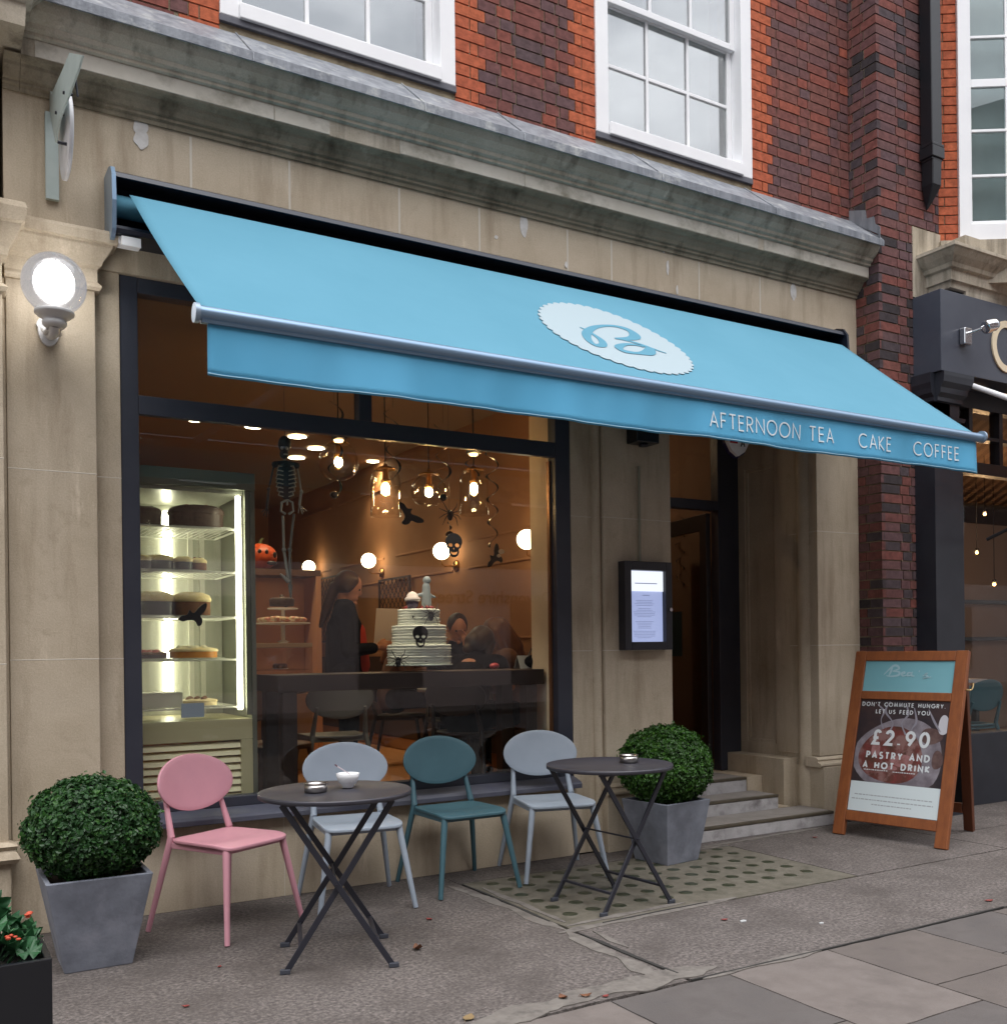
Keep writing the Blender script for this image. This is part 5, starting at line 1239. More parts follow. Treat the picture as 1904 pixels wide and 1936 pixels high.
qb = lambda cx, cy: onboard((2950+cx/2.42)/1.8965, (2300+cy/2.42)/1.8965)
TXW = M('poster_lettering', (.62, .66, .68), .4)
for s_, (xa, ya), (xb, yb), yt, wd_ in (("DON'T COMMUTE HUNGRY.", (342, 543), (1058, 592), 513, .0055), ('LET US FEED YOU.', (458, 612), (940, 648), 582, .0055), ('£2.90', (428, 880), (905, 920), 768, .021), ('PASTRY AND', (375, 1005), (915, 1045), 955, .0115), ('A HOT DRINK', (345, 1085), (915, 1140), 1038, .0115)):
    ua, va = qb(xa, ya); ub, vb2 = qb(xb, yb); _, vt_ = qb(xa, yt); h_ = vt_-va; base = sum(GL[c][0] for c in s_)
    tr = ((ub-ua)/h_-base)/(len(s_)-1); va = (va+vb2)/2
    mb = MB(); text(mb, s_, bp_(ua, va, -.0095), dd, up, h_, wd_, tr, off0=0, th=.0004)
    build('lettering', mb, TXW, po)
mb = MB()
for (xa, ya), (xb, yb) in (((350, 1105), (550, 1128)), ((600, 1132), (800, 1150))):
    ua, va = qb(xa, ya); ub, _ = qb(xb, yb); u = ua; r3 = random.Random(2)
    while u < ub: l_ = r3.uniform(.006, .016); bbox(mb, u, u+l_, va-.004, va+.002, -.0095, -.0092); u += l_+.005
build('small_print', mb, TXW, po)
r3 = random.Random(6)
for (xa, ya), (xb, yb) in (((270, 1318), (935, 1392)), ((245, 1355), (945, 1435)), ((415, 1412), (755, 1455))):
    ua, va = qb(xa, ya); ub, vq = qb(xb, yb); va = (va+vq)/2; u = ua; mb = MB()
    while u < ub: l_ = r3.uniform(.008, .03); bbox(mb, u, u+l_, va-.004, va+.003, -.0106, -.0103); u += l_+.006
    build('footer_line', mb, M('grey_print', (.33, .36, .38), .5), po)
# script name on the top panel
scr = [[(525, 285, .004), (600, 215, .012), (640, 210, .012), (655, 235, .010), (605, 255, .006), (655, 262, .010), (650, 290, .012), (590, 300, .008), (545, 295, .004)], [(600, 215, .006), (585, 260, .012), (565, 300, .005)],
       [(670, 290, .004), (705, 272, .008), (700, 262, .006), (678, 275, .009), (690, 298, .008), (722, 290, .004)], [(760, 270, .006), (735, 272, .009), (730, 295, .009), (755, 290, .006), (768, 268, .006), (765, 295, .009), (790, 298, .004)], [(835, 250, .008), (828, 265, .004)], [(860, 300, .004), (900, 275, .008), (880, 285, .006), (905, 305, .009), (870, 318, .006), (935, 305, .004)]]
mb = MB()
for j, st in enumerate(scr):
    q = spl([(*qb(a, b), c) for a, b, c in st], 6); ribbon(mb, [(a, b) for a, b, c in q], [c*1.25+.001 for a, b, c in q], F1, dd, up, nf, -.0115+.0003*j, .0004)
build('script_lettering', mb, M('pale_script', (.34, .52, .58), .4), pt)
# rear frame
B1 = F1+bn*.795+dd*.12; B2 = F2+bn*.795-dd*.175; R1 = T1+dd*.02; R2_ = T2-dd*.035
def rp_(a, b, t): return a+(b-a)*t
for (tp, bt, s) in ((R1, B1, 1), (R2_, B2, -1)):
    mb = MB(); mb.bar(bt+dd*s*.035+Vector((0, 0, .006)), tp+dd*s*.035-nf*.045, .07, .035, nf); build('rear_rail', mb, M('dark_stained_pine', (.14, .042, .016), .5, col2=(.10, .03, .012), nscale=5), ab_, bevel=.004)
mb = MB(); mb.bar(rp_(B1, R1, .13)+dd*.075, rp_(B2, R2_, .13)-dd*.075, .03, .07, (0, 0, 1)); mb.bar(rp_(B1, R1, .93)+dd*.075-nf*.04, rp_(B2, R2_, .93)-dd*.075-nf*.04, .03, .06, (0, 0, 1)); build('rear_cross_rail', mb, MATS['dark_stained_pine'], ab_, bevel=.003)
a, b = rp_(B1, R1, .16)+dd*.075, rp_(B2, R2_, .16)-dd*.075; c, d = rp_(B2, R2_, .9)-dd*.075-nf*.04, rp_(B1, R1, .9)+dd*.075-nf*.04
mb = MB(); mb.add([a, b, c, d]+[q-nf*.006 for q in (a, b, c, d)], [(0, 1, 2, 3), (7, 6, 5, 4), (0, 4, 5, 1), (1, 5, 6, 2), (2, 6, 7, 3), (3, 7, 4, 0)]); build('rear_panel', mb, BLACK, ab_)
mb = MB(); c0 = bp_(WB+.002, LB-.27, -.02); c1 = rp_(T2, B2, .17)+dd*.01-nf*.03
pts = [c0+(c1-c0)*i/8+Vector((0, 0, -.02*sin(pi*i/8)))+dd*.012*sin(pi*i/8) for i in range(9)]
mb.tube(pts, .006, 8); build('brass_stay', mb, M('brass', (.75, .55, .25), .3, 1), ab_)

# =================================================================== FALLEN LEAVES
LF = [M('red_leaf', (.20, .035, .03), .7), M('brown_leaf', (.19, .075, .03), .7, col2=(.10, .04, .02), nscale=60), M('tan_leaf', (.22, .15, .07), .7)]
r2 = random.Random(5)
spots = [(93, 1853, 0, .03, 'small dark red leaf on the pavement below the left planter'), (790, 1797, 1, .06, 'curled brown leaf standing on the concrete in front of the left table'), (812, 1740, 0, .04, 'flat red leaf on the concrete below the teal chair'), (1370, 1741, 0, .035, 'small red leaf on the concrete left of the white paper scrap'),
         (1065, 1890, 1, .05, 'round brown leaf on the cement strip, left of its neighbour'), (1108, 1887, 1, .045, 'round dark leaf on the cement strip beside another leaf'), (1145, 1886, 0, .03, 'pinkish leaf on the cement strip, last of the row to the right'), (1540, 1585, 0, .04, 'orange red leaf on the pavement just left of the pavement sign'), (1870, 1705, 0, .045, 'red leaf on the pavement near the right edge of the photo'),
         (415, 1830, 0, .025, 'tiny red leaf on the concrete under the pink chair'), (352, 1905, 0, .03, 'narrow reddish leaf on the concrete near the bottom left'), (886, 1928, 2, .06, 'tan leaf at the bottom edge of the photo'), (1350, 1588, 0, .03, 'small red leaf at the foot of the steps')]
for (x, y, k, s, lab) in spots:
    c = G(x, y, 0); mb = MB(); rt = r2.uniform(0, 2*pi); n = 12; L1, R1 = [], []
    cu = .5 if 'curled' in lab or 'round' in lab else .2
    for i in range(n+1):
        t = i/n; wd_ = s*.34*sin(pi*t)**.8*(1+.12*sin(i*2.3)); x_ = (t-.5)*s; zz = .004+cu*s*(t-.45)**2*2.2*(1.6 if 'curled' in lab else 1)
        for lst, sg_ in ((L1, 1), (R1, -1)): lst.append((x_, sg_*wd_, zz+cu*wd_*.7))
    mid = [((i/n-.5)*s, 0, .003+cu*s*(i/n-.45)**2*2.2*(1.6 if 'curled' in lab else 1)) for i in range(n+1)]
    vs = L1+mid+R1; m_ = n+1; fs = [(i, i+1, m_+i+1, m_+i) for i in range(n)]+[(m_+i, m_+i+1, 2*m_+i+1, 2*m_+i) for i in range(n)]
    k2 = len(vs); vs += [(a, b, c_-.0006) for a, b, c_ in vs]; fs += [tuple(k2+q for q in reversed(f)) for f in fs]
    R3 = Matrix.Rotation(rt, 3, 'Z'); mb.add([c+R3 @ Vector(v) for v in vs], fs, smooth=True); mb.tube([c+R3 @ Vector((-.5*s, 0, .006+cu*s*.45)), c+R3 @ Vector((-.68*s, .01*s, .003))], .0008, 4)
    tag(build('fallen_leaf', mb, LF[k]), lab, 'leaf', 'fallen leaves on the pavement')
for (x, y, s, lab) in ((1405, 1743, .022, 'scrap of white paper on the concrete in front of the pavement light'), (1553, 1747, .016, 'tiny pale paper scrap on the concrete, right of the larger scrap')):
    c = G(x, y, 0); mb = MB(); mb.prism([(-s, -s*.4), (s*.2, -s*.7), (s, 0), (s*.6, s*.6), (-s*.5, s*.5)], c+Vector((0, 0, .0005)), (1, 0, 0), (0, 1, 0), (0, 0, .004)); tag(build('paper_scrap', mb, M('dull_white_paper', (.42, .43, .43), .8)), lab, 'litter', 'paper scraps on the pavement')

# =================================================================== INSIDE THE CAFE
FZ = .325; CZ = 3.418
WARM = (1.0, .60, .28)
def lamp(nm, par, loc, e, col=WARM, r=.03, typ='POINT'):
    d = bpy.data.lights.new(nm, typ); d.energy = e; d.color = col; d.shadow_soft_size = r
    o = bpy.data.objects.new(nm, d); COL.objects.link(o); o.parent = par; o.location = Vector(loc)-par.location
    if typ == 'SPOT': d.spot_size = radians(110); d.spot_blend = .6
    return o
BULB = M('glowing_bulb', (1, .8, .5), .5, emit=(1, .66, .30), estr=60)
BRASS = M('aged_brass', (.45, .25, .09), .3, 1)
OPAL = M('lit_opal_globe', (1, .9, .7), .4, emit=(1, .80, .50), estr=5.5)
# ---- downlights
DL = M('lit_downlight', (1, 1, 1), .5, emit=(1, .93, .62), estr=14); DR = M('downlight_ring', (.6, .5, .4), .5)
labs = ['ceiling downlight at the far left, half hidden by the window frame', 'ceiling downlight second from the left, above the display fridge', 'ceiling downlight just left of the skeleton string', 'ceiling downlight right beside the skeleton, upper of two', 'ceiling downlight nearest the round glass pendant', 'ceiling downlight beside the skeleton ribs, lower of two', 'smallest ceiling downlight between two pendants']
for (x, y), lb in zip(((260, 778), (371, 793), (480, 806), (562, 825), (598, 847), (561, 865), (705, 872)), labs):
    c = G(x, y, 3.414); t = thing('downlight', c, lb, 'downlight', 'round downlights in the cafe ceiling')
    s = .75 if x == 705 else 1.0
    mb = MB(); mb.lathe([(.085*s, 0), (.10*s, 0), (.10*s, -.004), (.085*s, -.004), (.085*s, 0)], Matrix.Translation(c), 28); build('ring', mb, DR, t)
    mb = MB(); mb.lathe([(.0001, .001), (.084*s, .001), (.084*s, -.005), (.0001, -.005)], Matrix.Translation(c), 28); build('diffuser', mb, DL, t)
    if x in (371, 562, 705): lamp('downlight_beam', t, c+Vector((0, 0, -.03)), 26, (1, .72, .42), .05, 'SPOT')
# ---- pendants
def pendant(px, py, kind, label, Y=1.0):
    c = P(px, py, Y); t = thing('pendant_lamp', (c.x, c.y, CZ), label, 'pendant lamp', 'glass pendants over the window bar')
    mt = Matrix.Translation(c)
    mb = MB(); mb.tube([(c.x, c.y, c.z+.16), (c.x, c.y, CZ)], .004, 8); build('cord', mb, BLACK, t)
    mb = MB(); mb.lathe([(.0001, -.0), (.05, 0), (.05, .02), (.0001, .025)], Matrix.Translation((c.x, c.y, CZ-.03)), 20); build('ceiling_rose', mb, BLACK, t)
    mb = MB(); mb.lathe([(.0001, .17), (.014, .165), (.02, .13), (.022, .06), (.034, .055), (.034, .035), (.0001, .035)], mt, 20)
    mb.lathe([(.020, .15), (.055, .142), (.075, .128), (.074, .124), (.02, .138)], mt, 28); build('holder', mb, BRASS, t)
    mb = MB(); mb.ball(c, (.028, .028, .034), 16, 12); build('bulb', mb, BULB, t)
    if kind == 'globe': pr = [(.03, .135), (.07, .125), (.11, .085), (.133, .03), (.135, -.02), (.12, -.07), (.085, -.105), (.05, -.118)]
    elif kind == 'low': pr = [(.03, .13), (.08, .11), (.12, .06), (.132, .01), (.120, -.045), (.09, -.078), (.055, -.09)]
    else: pr = [(.03, .138), (.07, .125), (.098, .085), (.107, .03), (.108, -.10), (.108, -.20)]
    pr2 = pr+[(r-.003, z) for r, z in reversed(pr)]
    mb = MB(); mb.lathe(pr2, mt, 40); build('glass_shade', mb, CLEAR, t)
    lamp('pendant_light', t, c+Vector((0, 0, -.005)), 11, (1, .56, .22), .03); return t
pendant(640, 874, 'globe', 'round clear glass pendant lamp, the highest one beside the skeleton')
pendant(729, 922, 'bell', 'bell shaped clear glass pendant lamp above the white cake, between two round ones')
pendant(811, 931, 'low', 'round clear glass pendant lamp hanging between the two bell shaped ones')
pendant(896, 922, 'bell', 'bell shaped clear glass pendant lamp nearest the pale pillar')
# ---- small spotlights at the window head, aimed at the cake
for px, lb, tx in ((640, 'small window-head spotlight glowing under the transom left of centre', 2.75), (895, 'small window-head spotlight glowing under the transom near the pillar', 2.95)):
    c = P(px, 812 if px == 640 else 846, .20); t = thing('window_spotlight', (c.x, .20, 2.66), lb, 'spotlight', 'spotlights at the window head')
    mb = MB(); mb.box(c.x-.03, c.x+.03, .13, .24, 2.625, 2.66); build('bracket', mb, BLACK, t); mb = MB(); mb.lathe([(.0001, 2.612), (.026, 2.612), (.03, 2.624), (.0001, 2.624)], Matrix.Translation((c.x, .20, 0)), 20); build('lens', mb, M('lit_spot_lens', (1, .9, .7), .4, emit=(1, .62, .28), estr=2.5), t)
    d = lamp('spot_beam', t, (c.x, .20, 2.59), 22, (1, .86, .66), .03, 'SPOT'); d.data.spot_size = radians(60); d.rotation_euler = (Vector((c.x, .20, 2.59))-Vector((tx, .45, 1.4))).to_track_quat('Z', 'Y').to_euler()
t = thing('hall_fill_light', (5.2, 2.2, 3.414), 'added unseen ceiling light that brightens the hallway behind the open door', 'downlight')  # added ceiling lamp, out of view, lifts the dark doorway
mb = MB(); mb.lathe([(.0001, 3.415), (.07, 3.415), (.07, 3.409), (.0001, 3.409)], Matrix.Translation((5.2, 2.2, 0)), 24); build('diffuser', mb, DL, t)
lamp('hall_fill', t, (5.2, 2.2, 3.38), 5, (1, .66, .38), .06)
# ---- opal wall globes on the party wall
for (x, y), lb in zip(((996, 1020), (835, 1042), (697, 1060), (584, 1072)), ('opal wall globe half hidden behind the pale pillar', 'opal wall globe beside the black skull cut-out', 'opal wall globe above the standing woman', 'opal wall globe farthest back, left of the standing woman')):
    d = ray(x, y); tt = (4.20-CAM.x)/d.x; c = CAM+d*tt
    t = thing('wall_lamp', (4.355, c.y, c.z-.1), lb, 'wall lamp', 'opal globe wall lamps on the brown wall')
    mb = MB(); mb.ball(c, .080, 24, 16); build('globe', mb, OPAL, t)
    mb = MB(); mb.tube([c+Vector((0, 0, -.07)), c+Vector((.0, 0, -.12)), c+Vector((.04, 0, -.14)), c+Vector((.155, 0, -.13))], .006, 8); build('arm', mb, BRASS, t)
    mb = MB(); mb.lathe([(.0001, 0), (.055, 0), (.045, .022), (.0001, .026)], Matrix.Translation((4.359, c.y, c.z-.13)) @ Matrix.Rotation(-pi/2, 4, 'Y'), 24); build('wall_plate', mb, BRASS, t)
    lamp('wall_lamp_light', t, c+Vector((-.0, 0, 0)), 5.0, (1, .66, .36), .07)
# ---- display fridge
fr = thing('display_fridge', (1.19, .62, FZ), 'tall lit cake display fridge with louvred base behind the left side of the window', 'fridge')
fx0, fx1, fy0, fy1 = .62, 1.70, .30, .98
GG = M('grey_green_steel', (.16, .17, .13), .4, .4); GB = M('beige_steel', (.52, .48, .28), .4, .2)
mb = MB(); mb.box(fx0, fx1, fy0, fy1, 2.30, 2.40); mb.box(fx0, fx0+.03, fy0+.01, fy1, .45, 2.299); mb.box(fx1-.03, fx1, fy0+.01, fy1, .45, 2.299)
mb.box(fx1-.06, fx1-.031, fy0+.011, fy0+.04, 1.0, 2.299); build('cabinet', mb, GG, fr, bevel=.004)
mb = MB(); mb.box(fx0+.031, fx1-.031, fy0, fy1, .40, .46); mb.box(fx0+.031, fx1-.031, fy0, fy0+.03, .86, .98); mb.box(fx0+.031, fx0+.10, fy0+.001, fy0+.03, .461, .859); mb.box(fx1-.10, fx1-.031, fy0+.001, fy0+.03, .461, .859); mb.box(fx0+.031, fx1-.031, fy0+.031, fy1, .95, .979)
mb.box(fx0, fx1, fy0, fy1, FZ+.001, .399); build('base', mb, GB, fr, bevel=.003)
mb = MB()
for i in range(9): z = .48+i*.042; mb.prism([(fy0+.004, z), (fy0+.012, z+.022), (fy0+.03, z+.034), (fy0+.03, z+.026), (fy0+.014, z)], (fx0+.101, 0, 0), (0, 1, 0), (0, 0, 1), (fx1-fx0-.202, 0, 0))
build('louvre_grille', mb, M('pale_beige_louvre', (.86, .80, .52), .4), fr)
BACKM = M('fridge_liner', (.46, .47, .40), .35, .15, col2=(.36, .37, .31), nscale=3, stretch=(6, 1, .3))
mb = MB(); mb.box(fx0+.031, fx1-.031, fy1-.03, fy1-.001, .98, 2.299); mb.box(fx0+.031, fx1-.061, fy0+.05, fy1-.031, 2.28, 2.298); build('liner', mb, BACKM, fr)
mb = MB(); mb.box(1.46, 1.49, fy1-.045, fy1-.031, .98, 2.279); mb.box(1.53, 1.56, fy1-.05, fy1-.031, .98, 2.279); build('rear_posts', mb, M('white_posts', (.7, .7, .62), .4), fr)
LED = M('led_strip', (1, 1, .9), .5, emit=(1, .98, .74), estr=8.5)
mb = MB(); mb.box(fx1-.105, fx1-.075, fy0+.03, fy0+.055, 1.03, 2.27); build('led_strip', mb, LED, fr, bevel=.006)
mb = MB(); mb.box(fx0+.04, fx0+.07, fy0+.03, fy0+.055, 1.03, 2.27); build('led_strip', mb, LED, fr, bevel=.006)  # added strip, out of view behind the window frame, brightens the cakes
mb = MB(); mb.box(1.31, 1.36, fy1-.06, fy1-.032, 1.03, 2.24); build('led_strip', mb, LED, fr, bevel=.006)
mb = MB(); mb.box(fx0+.04, fx1-.062, fy0+.015, fy0+.021, .985, 2.275); build('door_glass', mb, CLEAR, fr)
WIRE = M('white_wire', (.75, .76, .68), .35)
SH = (2.075, 1.825, 1.565, 1.32, 1.045)
for z in SH:
    mb = MB()
    for y in (.345, .365, .92): mb.tube([(fx0+.05, y, z), (fx1-.075, y, z)], .005, 6)
    for x in (fx0+.05, fx1-.076): mb.tube([(x, .345, z), (x, .92, z)], .005, 6)
    for i in range(30): xx = fx0+.06+i*(fx1-fx0-.14)/29; mb.tube([(xx, .35, z+.004), (xx, .92, z+.004)], .0022, 4)
    build('wire_shelf', mb, WIRE, fr)
# ---- cakes in the fridge (each its own)
CHOC = M('dark_chocolate_cake', (.035, .018, .014), .6, col2=(.07, .04, .03), nscale=30, bump=.5, bscale=60); CREAM = M('cream_topping', (.88, .76, .46), .6, col2=(.80, .62, .30), nscale=25, bump=.5, bscale=50)
SPONGE = M('brown_sponge', (.22, .10, .05), .8, col2=(.16, .07, .04), nscale=40); TART = M('orange_tart', (.62, .26, .04), .45, col2=(.5, .18, .03), nscale=20); BERRY = M('berries', (.35, .03, .03), .35, col2=(.10, .01, .02), nscale=40)
BOARD = M('cake_board', (.5, .52, .46), .4); DARKC = M('dark_glazed_side', (.04, .05, .045), .4)
def cake_thing(nm, px, shelf, Y, label, cat, w_, d_, h, side, top, deco=None, board=True, blobs=0, nscale=1):
    c = P(px, 1100, Y); z = SH[shelf]+.0075; c = Vector((c.x, Y, z)); t = thing(nm, c, label, cat); r3 = random.Random(px)
    if board: mb = MB(); mb.box(c.x-w_/2-.02, c.x+w_/2+.02, Y-d_/2-.02, Y+d_/2+.02, z, z+.006); build('board', mb, BOARD, t, bevel=.002)
    mb = MB()
    n = 28; pts = [(w_/2*math.copysign(abs(cos(2*pi*i/n))**.7, cos(2*pi*i/n)), d_/2*math.copysign(abs(sin(2*pi*i/n))**.7, sin(2*pi*i/n))) for i in range(n)]
    mb.prism(pts, (c.x, Y, z+.007), (1, 0, 0), (0, 1, 0), (0, 0, h*.72), smooth=True); build('side', mb, side, t, bevel=.004)
    mb = MB(); pts2 = [(a*1.03, b*1.03) for a, b in pts]; 
    vs = []; 
    for k_, (s_, zz) in enumerate(((1, 0), (1.03, h*.14), (.94, h*.34), (.6, h*.50), (.01, h*.54))):
        for a, b in pts2: vs.append((c.x+a*s_, Y+b*s_, z+.007+h*.70+zz+(.006*noise.noise(Vector((a*40, b*40, k_))) if k_ > 1 else 0)))
    mb.add(vs, [(k_*n+i, k_*n+(i+1) % n, (k_+1)*n+(i+1) % n, (k_+1)*n+i) for k_ in range(4) for i in range(n)]+[tuple(range(n-1, -1, -1)), tuple(range(4*n, 5*n))], smooth=True); build('topping', mb, top, t)
    if blobs:
        mb = MB()
        for i in range(blobs): a = 2*pi*i/blobs; rr = .33 if i % 2 else .2; mb.ball((c.x+w_*rr*cos(a), Y+d_*rr*sin(a), z+h+.01), (.016*nscale, .016*nscale, .018*nscale), 8, 6)
        build('decoration', mb, deco, t)
    return t
cake_thing('chocolate_cake', 372, 0, .52, 'tall dark chocolate cake topped with berries on the top fridge shelf', 'cake', .30, .24, .11, CHOC, CHOC, BERRY, blobs=11, nscale=1.2)
cake_thing('chocolate_cake', 275, 0, .52, 'dim dark cake at the left end of the top fridge shelf', 'cake', .17, .2, .09, CHOC, CHOC, CHOC, blobs=6)
cake_thing('loaf_cake', 268, 1, .50, 'cream topped loaf at the left end of the second fridge shelf', 'cake', .10, .2, .065, DARKC, CREAM)
cake_thing('loaf_cake', 300, 1, .50, 'long cream topped loaf in the middle of the second fridge shelf', 'cake', .15, .2, .07, DARKC, CREAM)
cake_thing('loaf_cake', 345, 1, .50, 'small domed cream loaf right of the long loaf on the second fridge shelf', 'cake', .10, .2, .065, DARKC, CREAM)
cake_thing('cake_slice', 375, 1, .47, 'square layered slice with red berries on the second fridge shelf', 'cake', .09, .1, .06, SPONGE, CREAM, BERRY, blobs=5, nscale=.8)
cake_thing('bread_cake', 290, 2, .50, 'wide cream domed dark cake at the left of the third fridge shelf', 'cake', .22, .22, .11, DARKC, CREAM)
cake_thing('bread_cake', 360, 2, .50, 'wide cream domed brown cake behind the crow cut-out', 'cake', .21, .22, .11, SPONGE, CREAM)
cake_thing('berry_dish', 285, 3, .47, 'low dish of berry pastries at the left of the fourth fridge shelf', 'pastry', .16, .16, .03, CHOC, SPONGE, M('pink_berry', (.6, .12, .08), .4), blobs=9, nscale=1.0)
cake_thing('tart', 364, 3, .50, 'long orange tart with piped cream on the fourth fridge shelf', 'tart', .26, .22, .05, TART, CREAM, M('piped_cream', (.85, .78, .55), .5), blobs=13, nscale=1.1)
cake_thing('pastry_tray', 372, 4, .50, 'tray of pale pastries on the lowest fridge shelf', 'pastry', .2, .22, .03, CREAM, CREAM, SPONGE, blobs=9)
c = P(298, 1320, .42); t = thing('cake_box', (c.x, .42, SH[4]+.008), 'plain white cake box on the lowest fridge shelf', 'box')
mb = MB(); mb.box(c.x-.13, c.x+.13, .38, .60, SH[4]+.008, SH[4]+.085); build('box', mb, M('white_card', (.72, .72, .58), .6), t, bevel=.002)
mb = MB(); mb.box(c.x-.132, c.x+.132, .378, .602, SH[4]+.0851, SH[4]+.095); build('lid', mb, MATS['white_card'], t, bevel=.002)
a = P(345, 1358, .27); b = P(388, 1330, .27)
mb = MB(); mb.box(a.x, b.x, .292, .2985, a.z, b.z+.002); tag(build('price_card', mb, M('pale_blue_card', (.30, .38, .46), .6)), 'small pale blue card stuck on the front of the display fridge', 'card')
# ---- silhouettes: crows, skull
def crow(px, py, Y, s, ang, label, mat=None):
    pts = [(-.50, -.06), (-.36, .05), (-.18, .07), (-.08, .22), (-.02, .12), (.08, .12), (.22, .26), (.44, .38), (.50, .30), (.40, .12), (.24, -.02), (.28, -.14), (.24, -.30), (.12, -.36), (.06, -.22), (-.02, -.14), (-.2, -.12), (-.36, -.14)]
    c_, s_ = cos(ang), sin(ang); p = spl([(a*s, b*s, 0) for a, b in pts]+[(pts[0][0]*s, pts[0][1]*s, 0)], 3)[:-1]
    q = [(a*c_-b*s_, a*s_+b*c_) for a, b, _ in p]; c = P(px, py, Y)
    o = flat('crow_cutout', [q], mat or BLACK, None, (c.x, Y, c.z), (1, 0, 0), (0, 0, 1), .006); return tag(o, label, 'bird decoration', 'black crow cut-outs hung in the window')
crow(365, 1165, .105, .165, .12, 'black crow cut-out in front of the display fridge')
crow(772, 972, .60, .20, -1.0, 'black crow cut-out hanging below the left bell pendant')
crow(935, 1055, .60, .17, .75, 'black crow cut-out with pale wing hanging near the pale pillar')
c = P(948, 1043, .595); mb = MB(); mb.ball((c.x, c.y, c.z), (.025, .006, .018), 10, 8); mb.ball((c.x-.02, c.y, c.z-.03), (.018, .006, .012), 10, 8); tag(build('pale_feather', mb, M('pale_feathers', (.75, .6, .45), .8)), 'pale feather tuft on the crow cut-out near the pillar', 'feather')
def skull(c, w_, label, par=None, mat=None, n=(0, -1, 0)):
    o = arc(0, .18, .5, .44, -12, 192, 22)+[(-.44, -.02), (-.40, -.16), (-.30, -.22), (-.30, -.42), (-.22, -.58), (-.08, -.66), (.08, -.66), (.22, -.58), (.30, -.42), (.30, -.22), (.40, -.16), (.44, -.02)]
    ho = [arc(-.20, -.02, .14, .105, 0, 340, 12), arc(.20, -.02, .14, .105, 0, 340, 12), [(-.055, -.24), (0, -.13), (.055, -.24)], [(-.22, -.33), (-.1, -.40), (.1, -.40), (.22, -.33), (.17, -.50), (0, -.55), (-.17, -.50)]]
    return flat('skull_cutout' if par is None else 'skull', [[(a*w_, b*w_) for a, b in o]]+[[(a*w_, b*w_) for a, b in h] for h in ho], mat or BLACK, par, c, (1, 0, 0), (0, 0, 1), .006)
c = P(858, 1030, .45); tag(skull((c.x, c.y, c.z), .125, ''), 'large black skull cut-out hanging in the window beside a wall globe', 'skull decoration')
# ---- spiders
def spider(mb, c, s, n=(0, 0, 1), flat_=False):
    c = Vector(c); mb.ball(c+Vector((0, 0, -.12*s)), (.15*s, .12*s, .20*s), 10, 8); mb.ball(c+Vector((0, 0, .12*s)), (.10*s, .09*s, .10*s), 10, 8)
    for sx in (-1, 1):
        for k, (u1, v1, u2, v2) in enumerate(((.3, .36, .42, .62), (.36, .14, .60, .26), (.36, -.05, .60, -.24), (.28, -.2, .42, -.56))):
            mb.tube([c+Vector((sx*.05*s, 0, .05*s)), c+Vector((sx*u1*s, -.10*s, v1*s)), c+Vector((sx*u2*s, 0, v2*s))], [.028*s, .022*s, .012*s], 5)
c = P(851, 972, .62); mb = MB(); spider(mb, c, .14); tag(build('hanging_spider', mb, BLACK), 'black toy spider hanging between the two right pendants', 'spider decoration')
# ---- paper swirls
def swirl(px, y0, y1, Y, R0, turns, label, end=None, mat=None):
    a, b = P(px, y0, Y), P(px, y1, Y); n = int(turns*18); pts = []
    for i in range(n+1):
        t = i/n; an = 2*pi*turns*t+px; r = R0*(1-.35*t); pts.append(Vector((a.x+r*cos(an), Y+r*sin(an), a.z+(b.z-a.z)*t)))
    mb = MB()
    for i in range(n):
        wq = .004+.013*abs(sin(pi*((i/18*1.0) % 1)))
        mb.bar(pts[i], pts[i+1], wq, .0015, (0, 0, 1))
    t = thing('paper_swirl', (a.x, Y, a.z), label, 'swirl decoration', 'black paper swirls hung in the window'); build('swirl', mb, mat or BLACK, t)
    mb = MB(); mb.tube([(a.x, Y, a.z), (a.x, Y, CZ-.003)], .0012, 4); build('string', mb, BLACK, t)
    if end == 'ball': mb = MB(); mb.ball((b.x, Y, b.z-.02), (.028, .028, .024), 12, 8); build('bauble', mb, M('dark_bauble', (.03, .015, .01), .2), t)
    return t
swirl(632, 760, 930, .50, .055, 2.5, 'black paper swirl behind the highest round pendant', 'ball')
swirl(743, 770, 905, .60, .06, 2.0, 'black paper swirl in front of the left bell pendant')
swirl(838, 800, 935, .60, .06, 2.3, 'black paper swirl above the hanging spider', 'ball')
swirl(893, 815, 900, .60, .065, 1.8, 'short black paper swirl over the right bell pendant')
swirl(930, 840, 1035, .60, .045, 4.5, 'long thin black paper swirl left of the pale pillar')
swirl(850, 985, 1005, .62, .01, 1.0, 'short black bauble string under the hanging spider', 'ball')
swirl(1285, 975, 1110, 1.9, .05, 4.5, 'long thin paper swirl hanging inside the doorway')
# ---- skeleton
sk = thing('hanging_skeleton', (1.865, .25, 3.3), 'small black and white toy skeleton hanging beside the display fridge', 'skeleton decoration')
BONE = M('bone_white', (.36, .36, .30), .5); Y = .25
def S3(x, y, dy=0): q = P(x, y, Y+dy); return q
mb = MB(); mb.tube([S3(538, 826), Vector((S3(538, 826).x, Y, 3.31))], .0015, 4); build('string', mb, BLACK, sk)
mb = MB(); mb.ball(S3(538, 840), (.038, .04, .05), 16, 12); mb.ball(S3(537, 858), (.026, .03, .03), 12, 8); build('skull', mb, M('dark_bone', (.02, .02, .025), .5), sk)
mb = MB(); 
for dx in (-5, 4): mb.ball(S3(538+dx, 847, -.036), (.009, .006, .010), 8, 6)
mb.box(S3(538, 858).x-.014, S3(538, 858).x+.012, Y-.034, Y-.028, S3(538, 860).z-.006, S3(538, 860).z+.002); build('skull_face', mb, BONE, sk)
